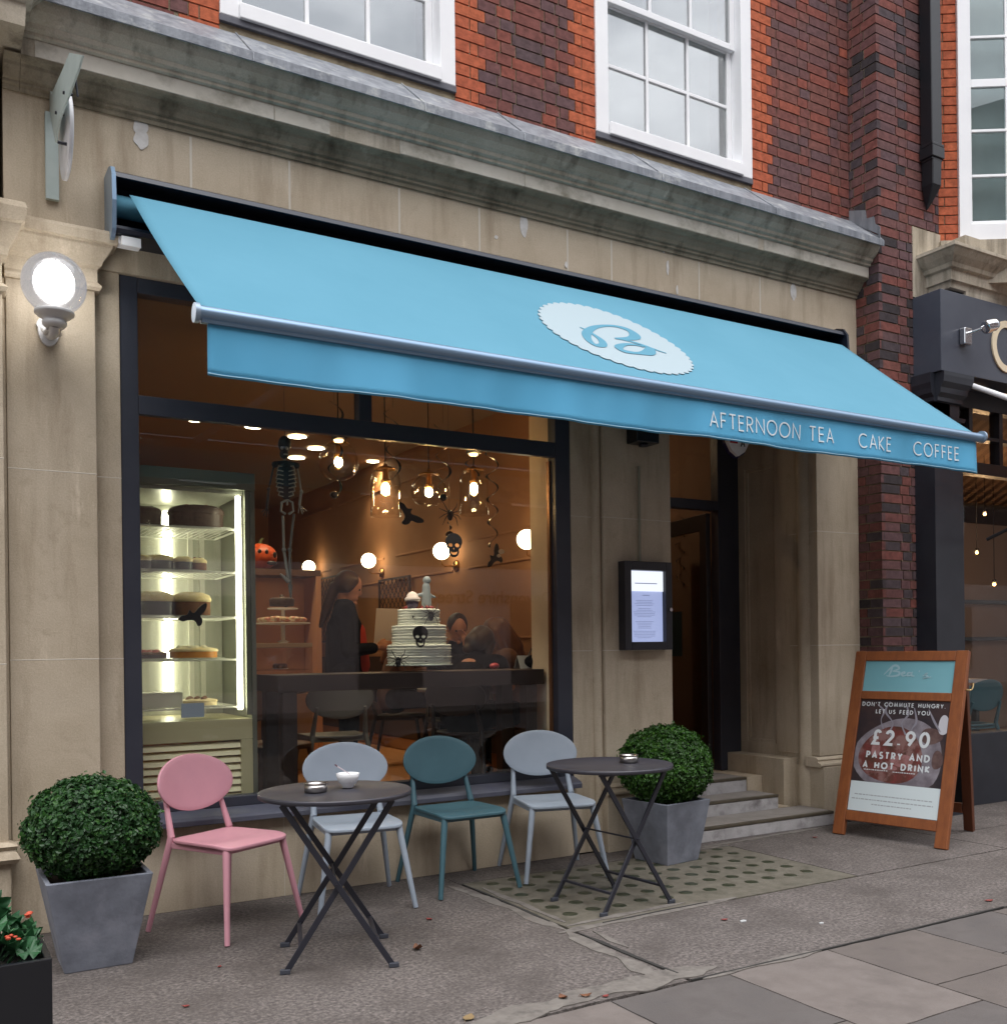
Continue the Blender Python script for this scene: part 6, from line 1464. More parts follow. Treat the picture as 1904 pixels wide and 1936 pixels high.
mb = MB(); mb.tube([S3(538, 868), S3(541, 900), S3(543, 955)], .007, 6)
for i in range(7):
    yy = 884+i*8; w2 = (20, 22, 23, 23, 22, 20, 17)[i]
    for sx in (-1, 1): mb.tube([S3(541+sx*2, yy-2), S3(541+sx*w2*.7, yy-3, -.03), S3(541+sx*w2*.85, yy+4, -.045), S3(541+sx*5, yy+7, -.05)], .0035, 5)
build('rib_cage', mb, BONE, sk)
mb = MB(); mb.tube([S3(518, 876), S3(541, 874), S3(562, 878)], .012, 8); mb.ball(S3(520, 878), .02, 8, 6); mb.ball(S3(561, 880), .02, 8, 6); mb.ball(S3(541, 908, .0), (.058, .030, .115), 12, 10); build('shoulders', mb, MATS['dark_bone'], sk)
mb = MB(); 
for sx in (-1, 1): mb.tube([S3(543, 945), S3(543+sx*10, 950, -.01), S3(543+sx*12, 966, -.01), S3(543+sx*3, 972, -.01)], .007, 6)
build('pelvis', mb, BONE, sk)
for pts, f in (([(518, 880), (508, 925), (505, 960)], [(498, 975), (504, 978), (509, 972), (495, 968)]), ([(562, 882), (570, 930), (566, 955)], [(575, 968), (580, 966), (572, 972), (564, 970)])):
    mb = MB(); mb.tube([S3(*p) for p in pts[:2]], .005, 6); mb.tube([S3(*p) for p in pts[1:]], .008, 6); mb.ball(S3(*pts[1]), .012, 8, 6)
    for q in f: mb.tube([S3(*pts[2]), S3(*q)], .003, 5)
    build('arm', mb, MATS['dark_bone'] if pts[0][0] < 540 else BONE, sk)
for pts in ([(535, 975), (537, 1040), (546, 1100), (530, 1085)], [(556, 972), (548, 1040), (549, 1105), (550, 1130)]):
    mb = MB(); mb.tube([S3(*pts[0]), S3(*pts[1])], .008, 6); mb.tube([S3(*pts[1]), S3(*pts[2])], .009, 6); mb.ball(S3(*pts[1]), .015, 8, 6)
    mb.tube([S3(*pts[2]), S3(*pts[3])], [.014, .006], 6); build('leg', mb, BONE if pts[0][0] < 545 else M('grey_bone', (.16, .17, .15), .5), sk)
# ---- window bar
DWOOD = M('dark_bar_wood', (.026, .013, .009), .4, col2=(.018, .009, .007), nscale=3, stretch=(1, 8, 8))
wb_ = thing('window_bar', (2.7, .45, FZ), 'long dark wooden bar table running along the inside of the shop window', 'bar table')
mb = MB(); mb.box(1.80, 3.64, .235, .66, 1.125, 1.225); build('bar_top', mb, DWOOD, wb_, bevel=.004)
for x in (1.83, 3.50):
    mb = MB(); mb.box(x, x+.09, .25, .33, FZ, 1.124); mb.box(x, x+.09, .57, .65, FZ, 1.124); mb.box(x+.01, x+.08, .331, .569, FZ+.1, FZ+.16); build('leg_frame', mb, DWOOD, wb_, bevel=.003)
# ---- tiered cake on its stand
FROST = M('greenish_white_frosting', (.80, .83, .72), .7, bump=.25, bscale=120)
cc = P(793, 1257, .45); cz = 1.226
cs = thing('cake_stand', (cc.x, .45, cz), 'low glass cake stand under the tiered cake on the window bar', 'cake stand')
mb = MB(); mb.lathe([(.0001, 0), (.075, 0), (.07, .006), (.02, .014), (.018, .03), (.03, .036), (.0001, .036)], Matrix.Translation((cc.x, .45, cz)), 28); build('foot', mb, CLEAR, cs)
mb = MB(); mb.lathe([(.0001, .037), (.215, .037), (.218, .042), (.215, .047), (.0001, .046)], Matrix.Translation((cc.x, .45, cz)), 48); build('plate', mb, M('pale_plate', (.6, .68, .62), .2), cs)
ck = thing('tiered_cake', (cc.x, .45, cz+.047), 'three tiered white ruffled cake with black skull and spiders on the window bar', 'cake')
z = cz+.048
for R, h in ((.205, .125), (.175, .125), (.135, .105)):
    pr = [(.0001, z)]; k = int(h/.017)
    for i in range(k): 
        z0 = z+h*i/k; pr += [(R-.006, z0), (R+.003+.004*((i*7) % 3)/2, z0+h/k*.35), (R+.001, z0+h/k*.8)]
    pr += [(R-.01, z+h), (.0001, z+h)]
    mb = MB(); mb.lathe(pr, Matrix.Translation((cc.x, .45, 0)), 64)
    mb.v = [(v[0]+.0025*noise.noise(Vector((v[0]*25, v[1]*25, v[2]*90))), v[1]+.003*noise.noise(Vector((v[0]*25+9, v[1]*25, v[2]*90))), v[2]+.002*noise.noise(Vector((v[0]*30, v[1]*30, 5)))) for v in mb.v]
    build('tier', mb, FROST, ck); z += h
skull((P(795, 1205, .222).x, .222, P(795, 1203, .222).z), .105, '', ck)
for (px, py, s, Y_) in ((815, 1163, .12, .30), (753, 1250, .12, .235), (806, 1208+42, .03, .255), (781, 1166, .035, .335), (840, 1242, .04, .27)):
    mb = MB(); c = P(px, py, Y_); spider(mb, c, s); build('spider', mb, BLACK if s != .11 else M('grey_spider', (.07, .08, .07), .6), ck)
zt = z
mb = MB(); r3 = random.Random(1)
for i in range(14): a = 2*pi*i/14; mb.ball((cc.x+.085*cos(a), .45+.085*sin(a), zt+.008), .014, 8, 6)
build('berry_ring', mb, BERRY, ck)
mb = MB(); c = Vector((P(780, 1130, .40).x, .40, zt)); mb.lathe([(.0001, 0), (.03, 0), (.042, .045), (.0001, .046)], Matrix.Translation(c), 20); build('cupcake_case', mb, M('purple_grey_case', (.10, .08, .12), .6), ck)
mb = MB(); mb.lathe([(.0001, .045), (.05, .05), (.052, .066), (.038, .078), (.036, .09), (.02, .105), (.0001, .115)], Matrix.Translation(c), 20); build('cupcake_icing', mb, M('pink_white_icing', (.75, .66, .62), .6), ck)
mb = MB(); c = Vector((P(806, 1125, .45).x, .45, zt)); mb.caps(c+Vector((0, 0, .03)), c+Vector((.0, 0, .15)), .035, .026); mb.ball(c+Vector((.005, 0, .19)), .028, 12, 8); mb.caps(c+Vector((-.01, 0, .10)), c+Vector((-.07, 0, .09)), .014, .01); mb.caps(c+Vector((.01, 0, .10)), c+Vector((.06, 0, .08)), .014, .01)
build('ghost_figure', mb, M('grey_sugar_figure', (.22, .26, .28), .6), ck, mods=organic(.006, 2))
# ---- interior furniture copies
def inner_chair(loc, rz, mat, label): 
    return chair_as(mat, (loc[0], loc[1], FZ), rz, label, 'chairs inside the cafe')
GRIN = M('grey_inner_chair', (.10, .105, .10), .5); BRN = M('brown_wood_chair', (.10, .045, .025), .5); BLK2 = M('black_inner_chair', (.015, .015, .018), .5)
inner_chair((2.55, 1.35), 90+85, GRIN, 'grey round backed chair below the window bar, behind the bowl')
inner_chair((1.95, .95), 20, BRN, 'brown chair inside just right of the display fridge')
inner_chair((3.99, 2.22), -13, BLK2, 'black chair under the seated man')
inner_chair((3.46, .98), 125, BLK2, 'black chair under the woman bent over her lunch')
def inner_table(cx, cy, r, label, mat):
    t = thing('cafe_table', (cx, cy, FZ), label, 'table', 'tables inside the cafe'); mt = Matrix.Translation((cx, cy, FZ))
    mb = MB(); mb.lathe([(.0001, .71), (r, .71), (r+.004, .722), (r, .735), (.0001, .735)], mt, 40); build('table_top', mb, mat, t)
    mb = MB(); mb.lathe([(.0001, 0), (.20, 0), (.20, .012), (.03, .02), (.026, .709), (.0001, .709)], mt, 24); build('pedestal', mb, BLACK, t); return t
inner_table(3.72, 1.62, .33, 'round table between the seated man and the bent woman', M('grey_table_top', (.16, .17, .18), .35))
inner_table(2.35, 2.3, .32, 'grey round table behind the standing woman', MATS['grey_table_top'])
# ---- serving counter with pastries
CB = M('warm_beige_counter', (.42, .27, .14), .6, col2=(.36, .22, .11), nscale=4)
ct = thing('serving_counter', (2.4, 3.4, FZ), 'beige serving counter with glass pastry case at the back left', 'counter')
ca, cb2 = 1.5, 3.0
mb = MB(); mb.box(ca, cb2, 3.0, 3.7, FZ, 1.0); build('base', mb, CB, ct, bevel=.01)
mb = MB(); mb.box(ca, cb2, 3.0, 3.7, 1.40, 1.44); build('top', mb, M('pale_counter_top', (.5, .42, .32), .3), ct, bevel=.005)
mb = MB(); mb.box(ca, cb2, 3.0, 3.008, 1.001, 1.399); mb.box(cb2-.008, cb2, 3.009, 3.7, 1.001, 1.399); build('glass_front', mb, CLEAR, ct)
mb = MB(); mb.box(ca, cb2-.02, 3.05, 3.68, 1.2, 1.208); build('glass_shelf', mb, CLEAR, ct)
r3 = random.Random(9)
for i in range(7):
    t = thing('pastry_plate', (1.75+i*.17, 3.2, 1.001), ('%s in the glass case of the serving counter, %s' % (('plate of dark buns', 'plate of golden buns', 'plate of brown muffins', 'plate of pale scones', 'plate of glazed rolls', 'plate of dark tarts', 'plate of yellow buns')[i], ('far left', 'second from the left', 'third from the left', 'in the middle', 'third from the right', 'second from the right', 'far right')[i])), 'pastries', 'plates of pastries in the counter')
    zz = 1.0 if i % 2 else 1.208
    mb = MB(); mb.lathe([(.0001, 0), (.07, .002), (.075, .01), (.0001, .008)], Matrix.Translation((1.75+i*.17, 3.2, zz+.001)), 20); build('plate', mb, CER, t)
    mb = MB()
    for k in range(6): a = 2*pi*k/6; mb.ball((1.75+i*.17+.04*cos(a), 3.2+.04*sin(a), zz+.03), (.028, .028, .024), 8, 6)
    build('buns', mb, (CHOC, TART, SPONGE, CREAM)[i % 4], t)
def platter(px, py, Y, label, n, mat, r=.16, h=.14):
    c = P(px, py, Y); zt_ = c.z; t = thing('cake_platter', (c.x, Y, zt_-h), label, 'cake stand', 'cake stands on the serving counter')
    mb = MB(); mb.lathe([(.0001, -h), (.06, -h), (.02, -h+.02), (.018, -.02), (r, -.012), (r, 0), (.0001, 0)], Matrix.Translation((c.x, Y, zt_)), 28); build('stand', mb, CER, t)
    mb = MB(); r4 = random.Random(px)
    for i in range(n): a = r4.uniform(0, 2*pi); q = r*.85*sqrt(r4.random()); mb.ball((c.x+q*cos(a), Y+q*sin(a), zt_+.02+.03*(1-q/r)), (.03, .03, .022), 8, 6)
    build('treats', mb, mat, t); return t
p0 = P(545, 1180, 3.2); hh = p0.z-1.441
platter(535, 1178, 3.2, 'cake stand heaped with red and cream treats on the serving counter', 34, M('red_cream_treats', (.55, .22, .15), .6, col2=(.7, .6, .4), nscale=18, lo=.45, hi=.55), .24, hh)
platter(535, 1150, 3.55, 'taller cake stand with a dark cake at the back of the serving counter', 1, CHOC, .14, P(535, 1150, 3.55).z-1.441)
c = P(533, 1146, 3.55); mb = MB(); mb.lathe([(.0001, 0), (.11, 0), (.115, .06), (.1, .075), (.02, .08), (.02, .10), (.0001, .11)], Matrix.Translation((c.x, 3.55, c.z+.0)), 28); tag(build('dark_cake', mb, CHOC), 'round dark cake with a cherry on the taller cake stand', 'cake')
# pumpkin on a shelf
shf = thing('wall_shelf', (2.2, 4.2, 2.0), 'dark shelf behind the serving counter holding the pumpkin', 'shelf')
pc = P(492, 1078, 4.2)
mb = MB(); mb.box(pc.x-.9, pc.x+.55, 4.0, 4.4, pc.z-.06, pc.z); build('board', mb, BRN, shf); mb = MB(); mb.box(pc.x-.9, pc.x-.85, 4.0, 4.4, FZ, pc.z-.061); mb.box(pc.x+.50, pc.x+.55, 4.0, 4.4, FZ, pc.z-.061); mb.box(pc.x-.849, pc.x+.499, 4.36, 4.4, FZ, pc.z-.061); build('side_panel', mb, M('warm_back_panel', (.55, .28, .15), .6), shf)
pk = thing('pumpkin', (pc.x, 4.2, pc.z), 'orange carved pumpkin on the shelf behind the display fridge', 'pumpkin')
mb = MB(); n = 48; vs = []; 
for i in range(17):
    th = pi*i/16
    for k in range(n): a = 2*pi*k/n; rr = .17*(1-.07*(1-abs(cos(a*5)))); vs.append((pc.x+rr*sin(th)*cos(a), 4.2+rr*sin(th)*sin(a), pc.z+.13+.13*cos(th)*(1-.15*sin(th)*0)))
mb.add(vs, [(i*n+k, i*n+(k+1) % n, (i+1)*n+(k+1) % n, (i+1)*n+k) for i in range(16) for k in range(n)], smooth=True); build('shell', mb, M('pumpkin_orange', (.45, .06, .01), .45), pk)
mb = MB(); mb.tube([(pc.x, 4.2, pc.z+.25), (pc.x+.01, 4.2, pc.z+.29), (pc.x+.03, 4.2, pc.z+.31)], [.02, .015, .012], 8); build('stalk', mb, M('green_stalk', (.06, .07, .02), .8), pk)
mb = MB()
for (dx, dz, w2, h2) in ((.02, .165, .018, .026), (.10, .14, .02, .03), (.07, .06, .05, .022), (-.05, .17, .02, .022)): mb.ball((pc.x+dx, 4.045, pc.z+dz), (w2, .012, h2), 10, 6)
build('carved_face', mb, BLACK, pk)
# lattice screens against the party wall
def lattice(yc, z0, z1, w_, label):
    t = thing('lattice_screen', (4.33, yc, z0), label, 'screen', 'diamond lattice screens on the brown wall'); LT = M('dark_lattice', (.06, .035, .03), .6); x = 4.31
    mb = MB(); mb.box(x-.01, x+.01, yc-w_/2-.02, yc-w_/2, z0, z1); mb.box(x-.01, x+.01, yc+w_/2, yc+w_/2+.02, z0, z1); mb.box(x-.01, x+.01, yc-w_/2, yc+w_/2, z1-.02, z1); mb.box(x-.01, x+.01, yc-w_/2, yc+w_/2, z0, z0+.02); build('border', mb, LT, t)
    mb = MB(); s_ = .10; k = -int((z1-z0)/s_)-1
    for d_ in (1, -1):
        i = -30
        while i < 40:
            pts = []; b0 = i*s_
            # line v = d*(u)+b
            for u in [j*.01 for j in range(int(w_/.01)+1)]:
                v = (u if d_ == 1 else w_-u)+b0
                if .02 < v < z1-z0-.02: pts.append((u, v))
            if len(pts) > 2: a, b = pts[0], pts[-1]; mb.bar((x+.003*d_, yc-w_/2+a[0], z0+a[1]), (x+.003*d_, yc-w_/2+b[0], z0+b[1]), .008, .005, (1, 0, 0))
            i += 1
    build('lattice', mb, LT, t)
def onwall(px, py): d = ray(px, py); return CAM+d*((4.31-CAM.x)/d.x)
a = onwall(745, 1092); b = onwall(745, 1195); lattice(a.y, b.z, a.z, .75, 'diamond lattice screen on the wall behind the tiered cake')
a = onwall(612, 1092); b = onwall(612, 1215); lattice(a.y, b.z, a.z, 1.1, 'diamond lattice screen on the wall left of the standing woman')
# ---- people
SKIN = M('skin', (.50, .24, .15), .5); HAIRD = M('dark_brown_hair', (.022, .012, .009), .5, col2=(.04, .02, .014), nscale=8, stretch=(8, 8, 1)); HAIRB = M('brown_hair', (.11, .045, .022), .5, col2=(.16, .07, .035), nscale=8, stretch=(8, 8, 1))
NAVY = M('dark_navy_jacket', (.010, .013, .022), .9, spec=.1); BLKC2 = M('black_cloth', (.005, .005, .006), .95, spec=.05); REDT = M('coral_red_top', (.55, .06, .04), .8)
def person(loc, yaw, J, label, parts, hairmat, eyes=True):
    """J: named joints in local metres (x forward, y left, z up from the floor)"""
    r = thing('person', (0, 0, 0), label, 'person'); V = lambda k: Vector(J[k])
    mb = MB(); h = V('head'); nk = V('neck'); f = (V('face')-h).normalized(); upv = (h-nk).normalized(); upv = (upv-f*upv.dot(f)).normalized(); sd_ = upv.cross(f)
    R = Matrix((f, sd_, upv)).transposed()
    mb.ball(h+upv*.02, (.098, .078, .105), 20, 14, rot=R); mb.ball(h+f*.022-upv*.045, (.068, .058, .070), 16, 12, rot=R); mb.ball(h+f*.098-upv*.015, (.018, .011, .022), 8, 6, rot=R); mb.ball(h+f*.080-upv*.098, (.022, .022, .016), 8, 6, rot=R)
    for s in (-1, 1): mb.ball(h+sd_*s*.080-f*.005-upv*.005, (.018, .010, .030), 8, 6, rot=R)
    mb.ball(h+f*.086-upv*.062, (.012, .022, .008), 8, 6, rot=R)
    mb.caps(h-upv*.06-f*.015, nk-upv*.02, .052, .056)
    ch, hp = V('chest'), V('hips'); mb.caps(ch+Vector((0, 0, .05)), hp, .11, .125)
    for s in ('L', 'R'):
        sh, el, ha = V('sh'+s), V('el'+s), V('ha'+s); mb.caps(nk-upv*.03, sh, .05, .05); mb.caps(sh, el, .047, .037); mb.caps(el, ha, .037, .025)
        d = (ha-el).normalized(); fd = Vector(J.get('fd'+s, d)); fd.normalize(); pn = fd.cross(Vector((.3, .2, 1))).normalized(); side = fd.cross(pn).normalized()
        mb.ball(ha+fd*.045, (.026, .036, .044) if False else (.040, .028, .034), 10, 8)
        for k, (o, l) in enumerate(((-.030, .060), (-.010, .072), (.010, .068), (.029, .052))):
            q0 = ha+fd*.065+side*o; q1 = q0+fd*l*.55-pn*.008; q2 = q1+fd*l*.40-pn*.024; mb.caps(q0, q1, .0095, .009, 8); mb.caps(q1, q2, .009, .0075, 8)
        q0 = ha+fd*.025-side*.030; q1 = q0+fd*.03-side*.022-pn*.01; mb.caps(q0, q1, .012, .010, 8); mb.caps(q1, q1+fd*.028-pn*.012, .010, .008, 8)
        hj, kn, ft = V('hj'+s), V('kn'+s), V('ft'+s); mb.caps(hp, hj, .10, .09); mb.caps(hj, kn, .080, .054); mb.caps(kn, ft, .052, .034); mb.caps(ft, ft+Vector((.13, 0, -.035)), .036, .030)
    build('body', mb, SKIN, r, mods=organic(.0085, 3))
    mb = MB()
    for s in (-1, 1): mb.ball(h+f*.086+sd_*s*.031+upv*.008, (.008, .014, .008), 8, 6, rot=R)
    build('eyes', mb, M('dark_eye', (.02, .012, .01), .2), r)
    mb = MB()
    for a in parts['hair']:
        if a[0] == 'cap': mb.ball(h+upv*(.032+a[1])-f*.018, (.104, .090, .104), 20, 14, rot=R)
        else: mb.caps(h+f*a[1][0]+sd_*a[1][1]+upv*a[1][2], h+f*a[2][0]+sd_*a[2][1]+upv*a[2][2], a[3], a[4])
    # keep the hair off the face
    o = build('hair', mb, hairmat, r, mods=organic(.010, 3))
    for nm, mat_, segs_ in parts['clothes']:
        mb = MB()
        for s_ in segs_:
            a = Vector(J[s_[0]]) if isinstance(s_[0], str) else Vector(s_[0]); b = Vector(J[s_[1]]) if isinstance(s_[1], str) else Vector(s_[1])
            mb.caps(a, b, s_[2], s_[3], 16)
        build(nm, mb, mat_, r, mods=organic(.011, 4))
    r.location = loc; r.rotation_euler.z = yaw; return r
def stand(**k):
    J = dict(head=(.03, 0, 1.52), face=(.13, 0, 1.49), neck=(0, 0, 1.37), chest=(0, 0, 1.20), hips=(0, 0, .92), shL=(0, .165, 1.32), shR=(0, -.165, 1.32), elL=(.03, .23, 1.04), elR=(.03, -.23, 1.04), haL=(.24, .10, 1.06), haR=(.24, -.10, 1.06),
             hjL=(0, .085, .86), hjR=(0, -.085, .86), knL=(.02, .09, .48), knR=(.03, -.09, .48), ftL=(-.01, .10, .09), ftR=(0, -.10, .09)); J.update(k); return J
def sit(lean=0, **k):
    J = dict(head=(.05+lean*.55, 0, 1.20-lean*.35), face=(.16+lean*.6, 0, 1.16-lean*.55), neck=(.0+lean*.4, 0, 1.05-lean*.22), chest=(-.02+lean*.25, 0, .86-lean*.1), hips=(-.05, 0, .56), shL=(.0+lean*.35, .18, .99-lean*.2), shR=(.0+lean*.35, -.18, .99-lean*.2), elL=(.12+lean*.3, .24, .76), elR=(.12+lean*.3, -.24, .76), haL=(.34+lean*.2, .10, .80), haR=(.34+lean*.2, -.10, .80),
             hjL=(0, .10, .55), hjR=(0, -.10, .55), knL=(.42, .11, .54), knR=(.42, -.11, .54), ftL=(.42, .12, .09), ftR=(.42, -.12, .09)); J.update(k); return J
def trousers(m_, nm='trousers'): return (nm, m_, [('hips', 'hips', .145, .145), ('hips', 'hjL', .125, .112), ('hips', 'hjR', .125, .112), ('hjL', 'knL', .105, .075), ('hjR', 'knR', .105, .075), ('knL', 'ftL', .075, .060), ('knR', 'ftR', .075, .060)])
def shoes(J):
    seg = []
    for s in ('L', 'R'): f = Vector(J['ft'+s]); seg.append((tuple(f+Vector((-.03, 0, -.045))), tuple(f+Vector((.14, 0, -.05))), .042, .036))
    return ('shoes', BLACK, seg)
# standing woman with ponytail, reading a menu
J = stand(fdL=(.9, -.2, .2), fdR=(.9, .2, .2))
c = P(652, 1200, 1.75)
top = lambda m_, nm='jacket', ln=.62: (nm, m_, [('neck', 'chest', .085, .135), ('chest', 'hips', .140, .155), ('hips', (0, 0, J['hips'][2]-.10), .155, .150), ('shL', 'shR', .085, .085), ('shL', 'elL', .072, .056), ('shR', 'elR', .072, .056), ('elL', tuple(Vector(J['elL']).lerp(Vector(J['haL']), .85)), .056, .044), ('elR', tuple(Vector(J['elR']).lerp(Vector(J['haR']), .85)), .056, .044)])
pw = person((c.x, 1.75, FZ), radians(-22), J, 'standing woman with long brown ponytail in dark jacket holding white papers', dict(hair=[('cap', 0), ('c', (-.05, 0, .02), (-.10, 0, -.02), .05, .045), ('c', (-.10, 0, -.02), (-.115, 0, -.20), .042, .038), ('c', (-.115, 0, -.20), (-.12, .0, -.34), .038, .016), ('c', (.03, -.05, .07), (.0, -.08, -.02), .035, .02), ('c', (.03, .05, .07), (0, .08, -.02), .035, .02)],
    clothes=[top(NAVY), ('top', REDT, [((.075, 0, 1.18), (.09, 0, .93), .085, .10)]), trousers(BLKC2), shoes(J)]), M('deep_brown_hair', (.045, .02, .011), .5))
R2 = Matrix.Rotation(radians(-22), 3, 'Z'); R4 = Matrix.Rotation(radians(-58), 3, 'Z'); base = Vector((c.x, 1.75, FZ))
def wp(v): return base+R2 @ (Vector((.30, .0, 0))+R4 @ (Vector(v)-Vector((.30, 0, 0))))
mb = MB(); mb.add([wp(v) for v in ((.30, -.10, 1.06), (.30, .10, 1.06), (.345, .10, 1.36), (.345, -.10, 1.36), (.303, -.10, 1.06), (.303, .10, 1.06), (.348, .10, 1.36), (.348, -.10, 1.36))], [(0, 1, 2, 3), (7, 6, 5, 4), (0, 4, 5, 1), (1, 5, 6, 2), (2, 6, 7, 3), (3, 7, 4, 0)])
tag(build('papers', mb, M('white_paper', (.85, .78, .74), .7)), 'white sheets of paper held up by the standing woman', 'paper')
# seated man with hand at his chin
J = sit(haL=(.20, .03, 1.06), elL=(.32, .17, .80), fdL=(-.3, -.1, .9), haR=(.38, -.12, .79))
c = P(862, 1165, 2.2); yaw = atan2(CAM.y-2.2, CAM.x-c.x)+.25
def tee(m_): return ('t_shirt', m_, [('neck', 'chest', .075, .135), ('chest', 'hips', .140, .150), ('shL', 'shR', .085, .085), ('shL', tuple(Vector(J['shL']).lerp(Vector(J['elL']), .6)), .075, .066), ('shR', tuple(Vector(J['shR']).lerp(Vector(J['elR']), .6)), .075, .066)])
HSH = [('cap', .0), ('c', (-.02, -.06, .05), (-.03, -.07, .0), .03, .02), ('c', (-.02, .06, .05), (-.03, .07, .0), .03, .02)]
person((c.x, 2.2, FZ+.02), yaw, J, 'seated man in black t-shirt resting his chin on his hand behind the cake', dict(hair=HSH, clothes=[tee(BLKC2), trousers(BLKC2), shoes(J)]), HAIRD)
# woman bent over her lunch
J = sit(lean=.38)
c = P(905, 1240, .98)
person((c.x-.10, .98, FZ), radians(35), J, 'dark haired woman in black bent over the table, back towards the window', dict(hair=[('cap', 0), ('c', (-.04, 0, .04), (-.10, 0, -.06), .10, .085), ('c', (-.09, .0, -.05), (-.12, .03, -.14), .08, .04), ('c', (0, -.06, .02), (.0, -.075, -.10), .045, .03), ('c', (0, .06, .02), (.0, .075, -.10), .045, .03)], clothes=[('jumper', BLKC2, [('neck', 'chest', .09, .145), ('chest', 'hips', .15, .165), ('shL', 'shR', .088, .088), ('shL', tuple(Vector(J['shL']).lerp(Vector(J['elL']), .45)), .076, .068), ('shR', tuple(Vector(J['shR']).lerp(Vector(J['elR']), .45)), .076, .068)]), trousers(BLKC2), shoes(J)]), HAIRD)
J = sit(lean=.1)
c = P(960, 1200, 1.42)
person((c.x, 1.42, FZ-.01), radians(160), J, 'woman with long light brown hair seated farthest right by the wall', dict(hair=[('cap', 0), ('c', (-.05, 0, .03), (-.09, 0, -.16), .095, .08), ('c', (-.08, 0, -.15), (-.08, 0, -.34), .08, .05), ('c', (.0, -.07, .02), (.01, -.09, -.22), .04, .03), ('c', (.0, .07, .02), (.01, .09, -.22), .04, .03)], clothes=[('cardigan', M('brown_cardigan', (.12, .06, .04), .85), [('neck', 'chest', .085, .14), ('chest', 'hips', .145, .16), ('shL', 'shR', .088, .088), ('shL', 'elL', .075, .06), ('shR', 'elR', .075, .06), ('elL', 'haL', .058, .045), ('elR', 'haR', .058, .045)]), trousers(BLKC2), shoes(J)]), HAIRB)
_w = [o for o in bpy.data.objects if o.parent is None and o.get('category') == 'person'][-1]
_c = P(752, 1160, 3.0)
copy_thing(_w, (_c.x, 3.0, FZ+.05), radians(-35), 'person with long brown hair mostly hidden behind the left edge of the tiered cake')
inner_chair((_c.x, 3.0), 90-35+0, BLK2, 'black chair behind the tiered cake, under the half hidden person')
# bag, laptop and cup on the bar
c = P(1012, 1268, .45); t = thing('handbag', (c.x, .45, 1.226), 'black slouchy handbag on the right end of the window bar', 'bag')
mb = MB(); mb.ball((c.x, .45, 1.275), (.085, .05, .05), 16, 12); mb.ball((c.x+.03, .45, 1.31), (.045, .04, .035), 12, 8); build('bag', mb, BLKC2, t, mods=organic(.008, 3))
mb = MB(); mb.tube([(c.x-.06, .45, 1.30), (c.x-.03, .44, 1.37), (c.x+.02, .44, 1.375), (c.x+.06, .45, 1.31)], .005, 6); build('strap', mb, BLACK, t)
c = P(985, 1240, .55); t = thing('napkin_menu', (c.x, .52, 1.226), 'pale folded menu card standing on the window bar beside the handbag', 'menu')
mb = MB(); mb.prism([(-.045, 0), (0, .09), (.045, 0), (.042, 0), (0, .084), (-.042, 0)], (c.x-.05, .52, 1.2265), (0, 1, 0), (0, 0, 1), (.12, 0, 0)); build('card', mb, M('pale_grey_card', (.45, .47, .46), .6), t)
c = P(935, 1262, .50); mb = MB(); mb.ball((c.x, .5, 1.226+.022), (.035, .03, .022), 14, 10); tag(build('red_purse', mb, M('red_leather', (.35, .02, .03), .4), None), 'small red purse on the window bar', 'purse')
# notice on the door pane
q = h0+hd*(W_*.62)+hn*.006
mb = MB(); mb.obox(q+Vector((0, 0, 1.48)), hd*.13, hn*.0015, Vector((0, 0, .20))); tag(build('door_notice', mb, M('dark_teal_notice', (.02, .045, .05), .5)), 'dark teal notice stuck on the glass of the open cafe door', 'notice')
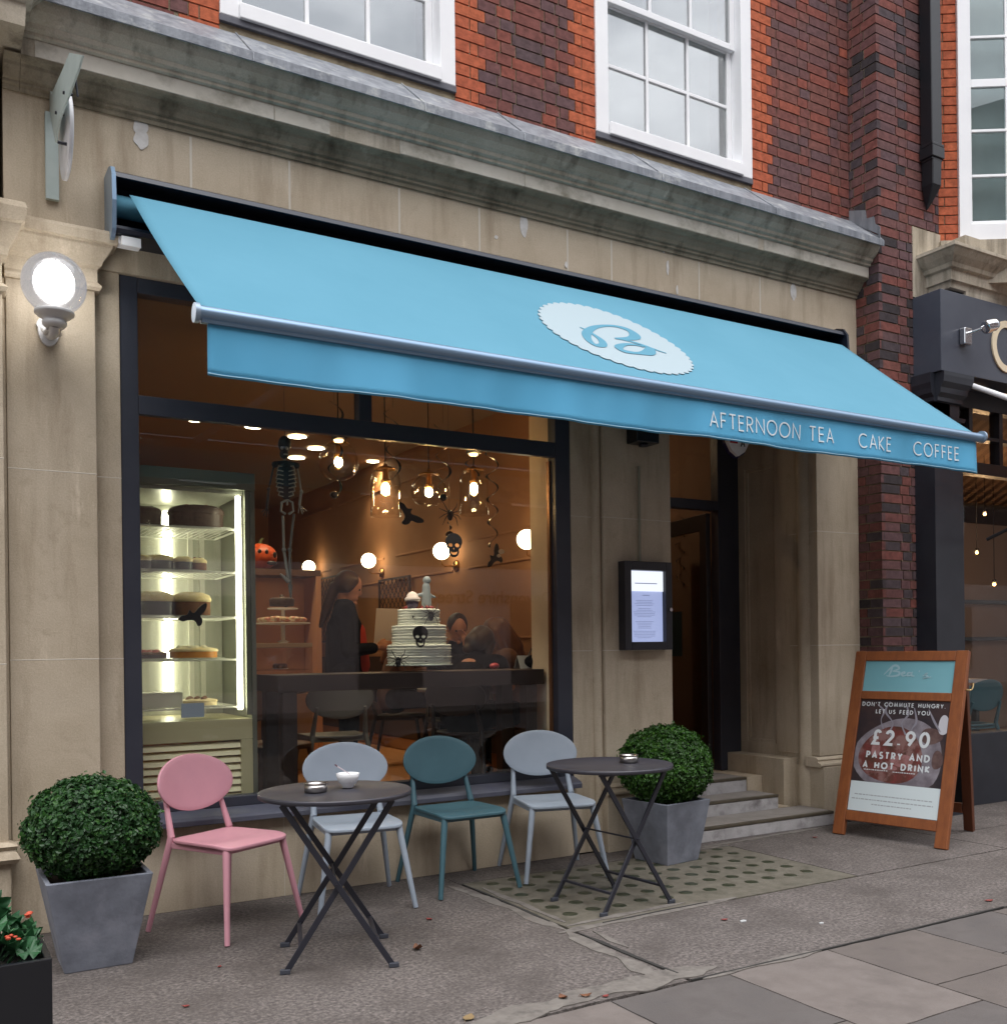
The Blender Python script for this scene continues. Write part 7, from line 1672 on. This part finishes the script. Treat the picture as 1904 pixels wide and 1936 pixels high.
# ---- next door shop interior
t = thing('shop_table', (7.9, .7, .2), 'wooden table with white top inside the shop next door', 'table')
mb = MB(); mb.box(7.2, 8.6, .3, .9, 1.0, 1.03); build('table_top', mb, M('white_table_top', (.55, .55, .58), .3), t); mb = MB(); mb.box(7.2, 8.6, .28, .92, .90, .998); build('apron', mb, M('warm_oak_apron', (.45, .2, .08), .5), t)
for x in (7.25, 8.5): mb = MB(); mb.box(x, x+.05, .35, .40, .2, .899); mb.box(x, x+.05, .8, .85, .2, .899); build('leg', mb, BLACK, t)
for (px, py, Y_, lb) in ((1862, 972, 1.2, 'small warm bulb inside the shop next door, highest'), (1880, 1105, .8, 'warm bulb above the table inside the shop next door'), (1847, 1045, 1.6, 'warm bulb deepest inside the shop next door, by the pilaster')):
    c = P(px, py, Y_); t = thing('bulb_pendant', (c.x, c.y, 3.39), lb, 'pendant lamp', 'bare bulbs in the shop next door')
    mb = MB(); mb.ball(c, .016, 12, 8); build('bulb', mb, M('amber_bulb', (1, .6, .2), .5, emit=(1, .50, .15), estr=8), t); mb = MB(); mb.tube([c+Vector((0, 0, .03)), (c.x, c.y, 3.39)], .004, 6); mb.lathe([(.0001, .05), (.02, .05), (.02, .02), (.0001, .02)], Matrix.Translation(c), 12); build('cord', mb, BLACK, t)
    lamp('bulb_light', t, c, 10, (1, .6, .3), .03)
r_ = chair_as(TEAL, (7.62, .18, .2), 180, 'teal chair at the table inside the shop next door', 'chairs in the shop next door')
r_ = chair_as(TEAL, (8.1, .20, .2), 175, 'teal chair deeper along the table in the shop next door', 'chairs in the shop next door')
t = thing('wall_cabinet', (9.3, 3.0, .2), 'dark shelf cabinet with pale back inside the shop next door', 'cabinet')
mb = MB(); mb.box(8.2, 16.5, 3.0, 3.4, .2, 3.0); build('carcass', mb, M('pale_wall_panel', (.38, .28, .22), .7), t); mb = MB(); mb.box(8.4, 15.8, 2.9, 2.999, 1.9, 1.95); mb.box(8.4, 15.8, 2.9, 2.999, 1.4, 1.45); build('shelves', mb, BLACK, t)
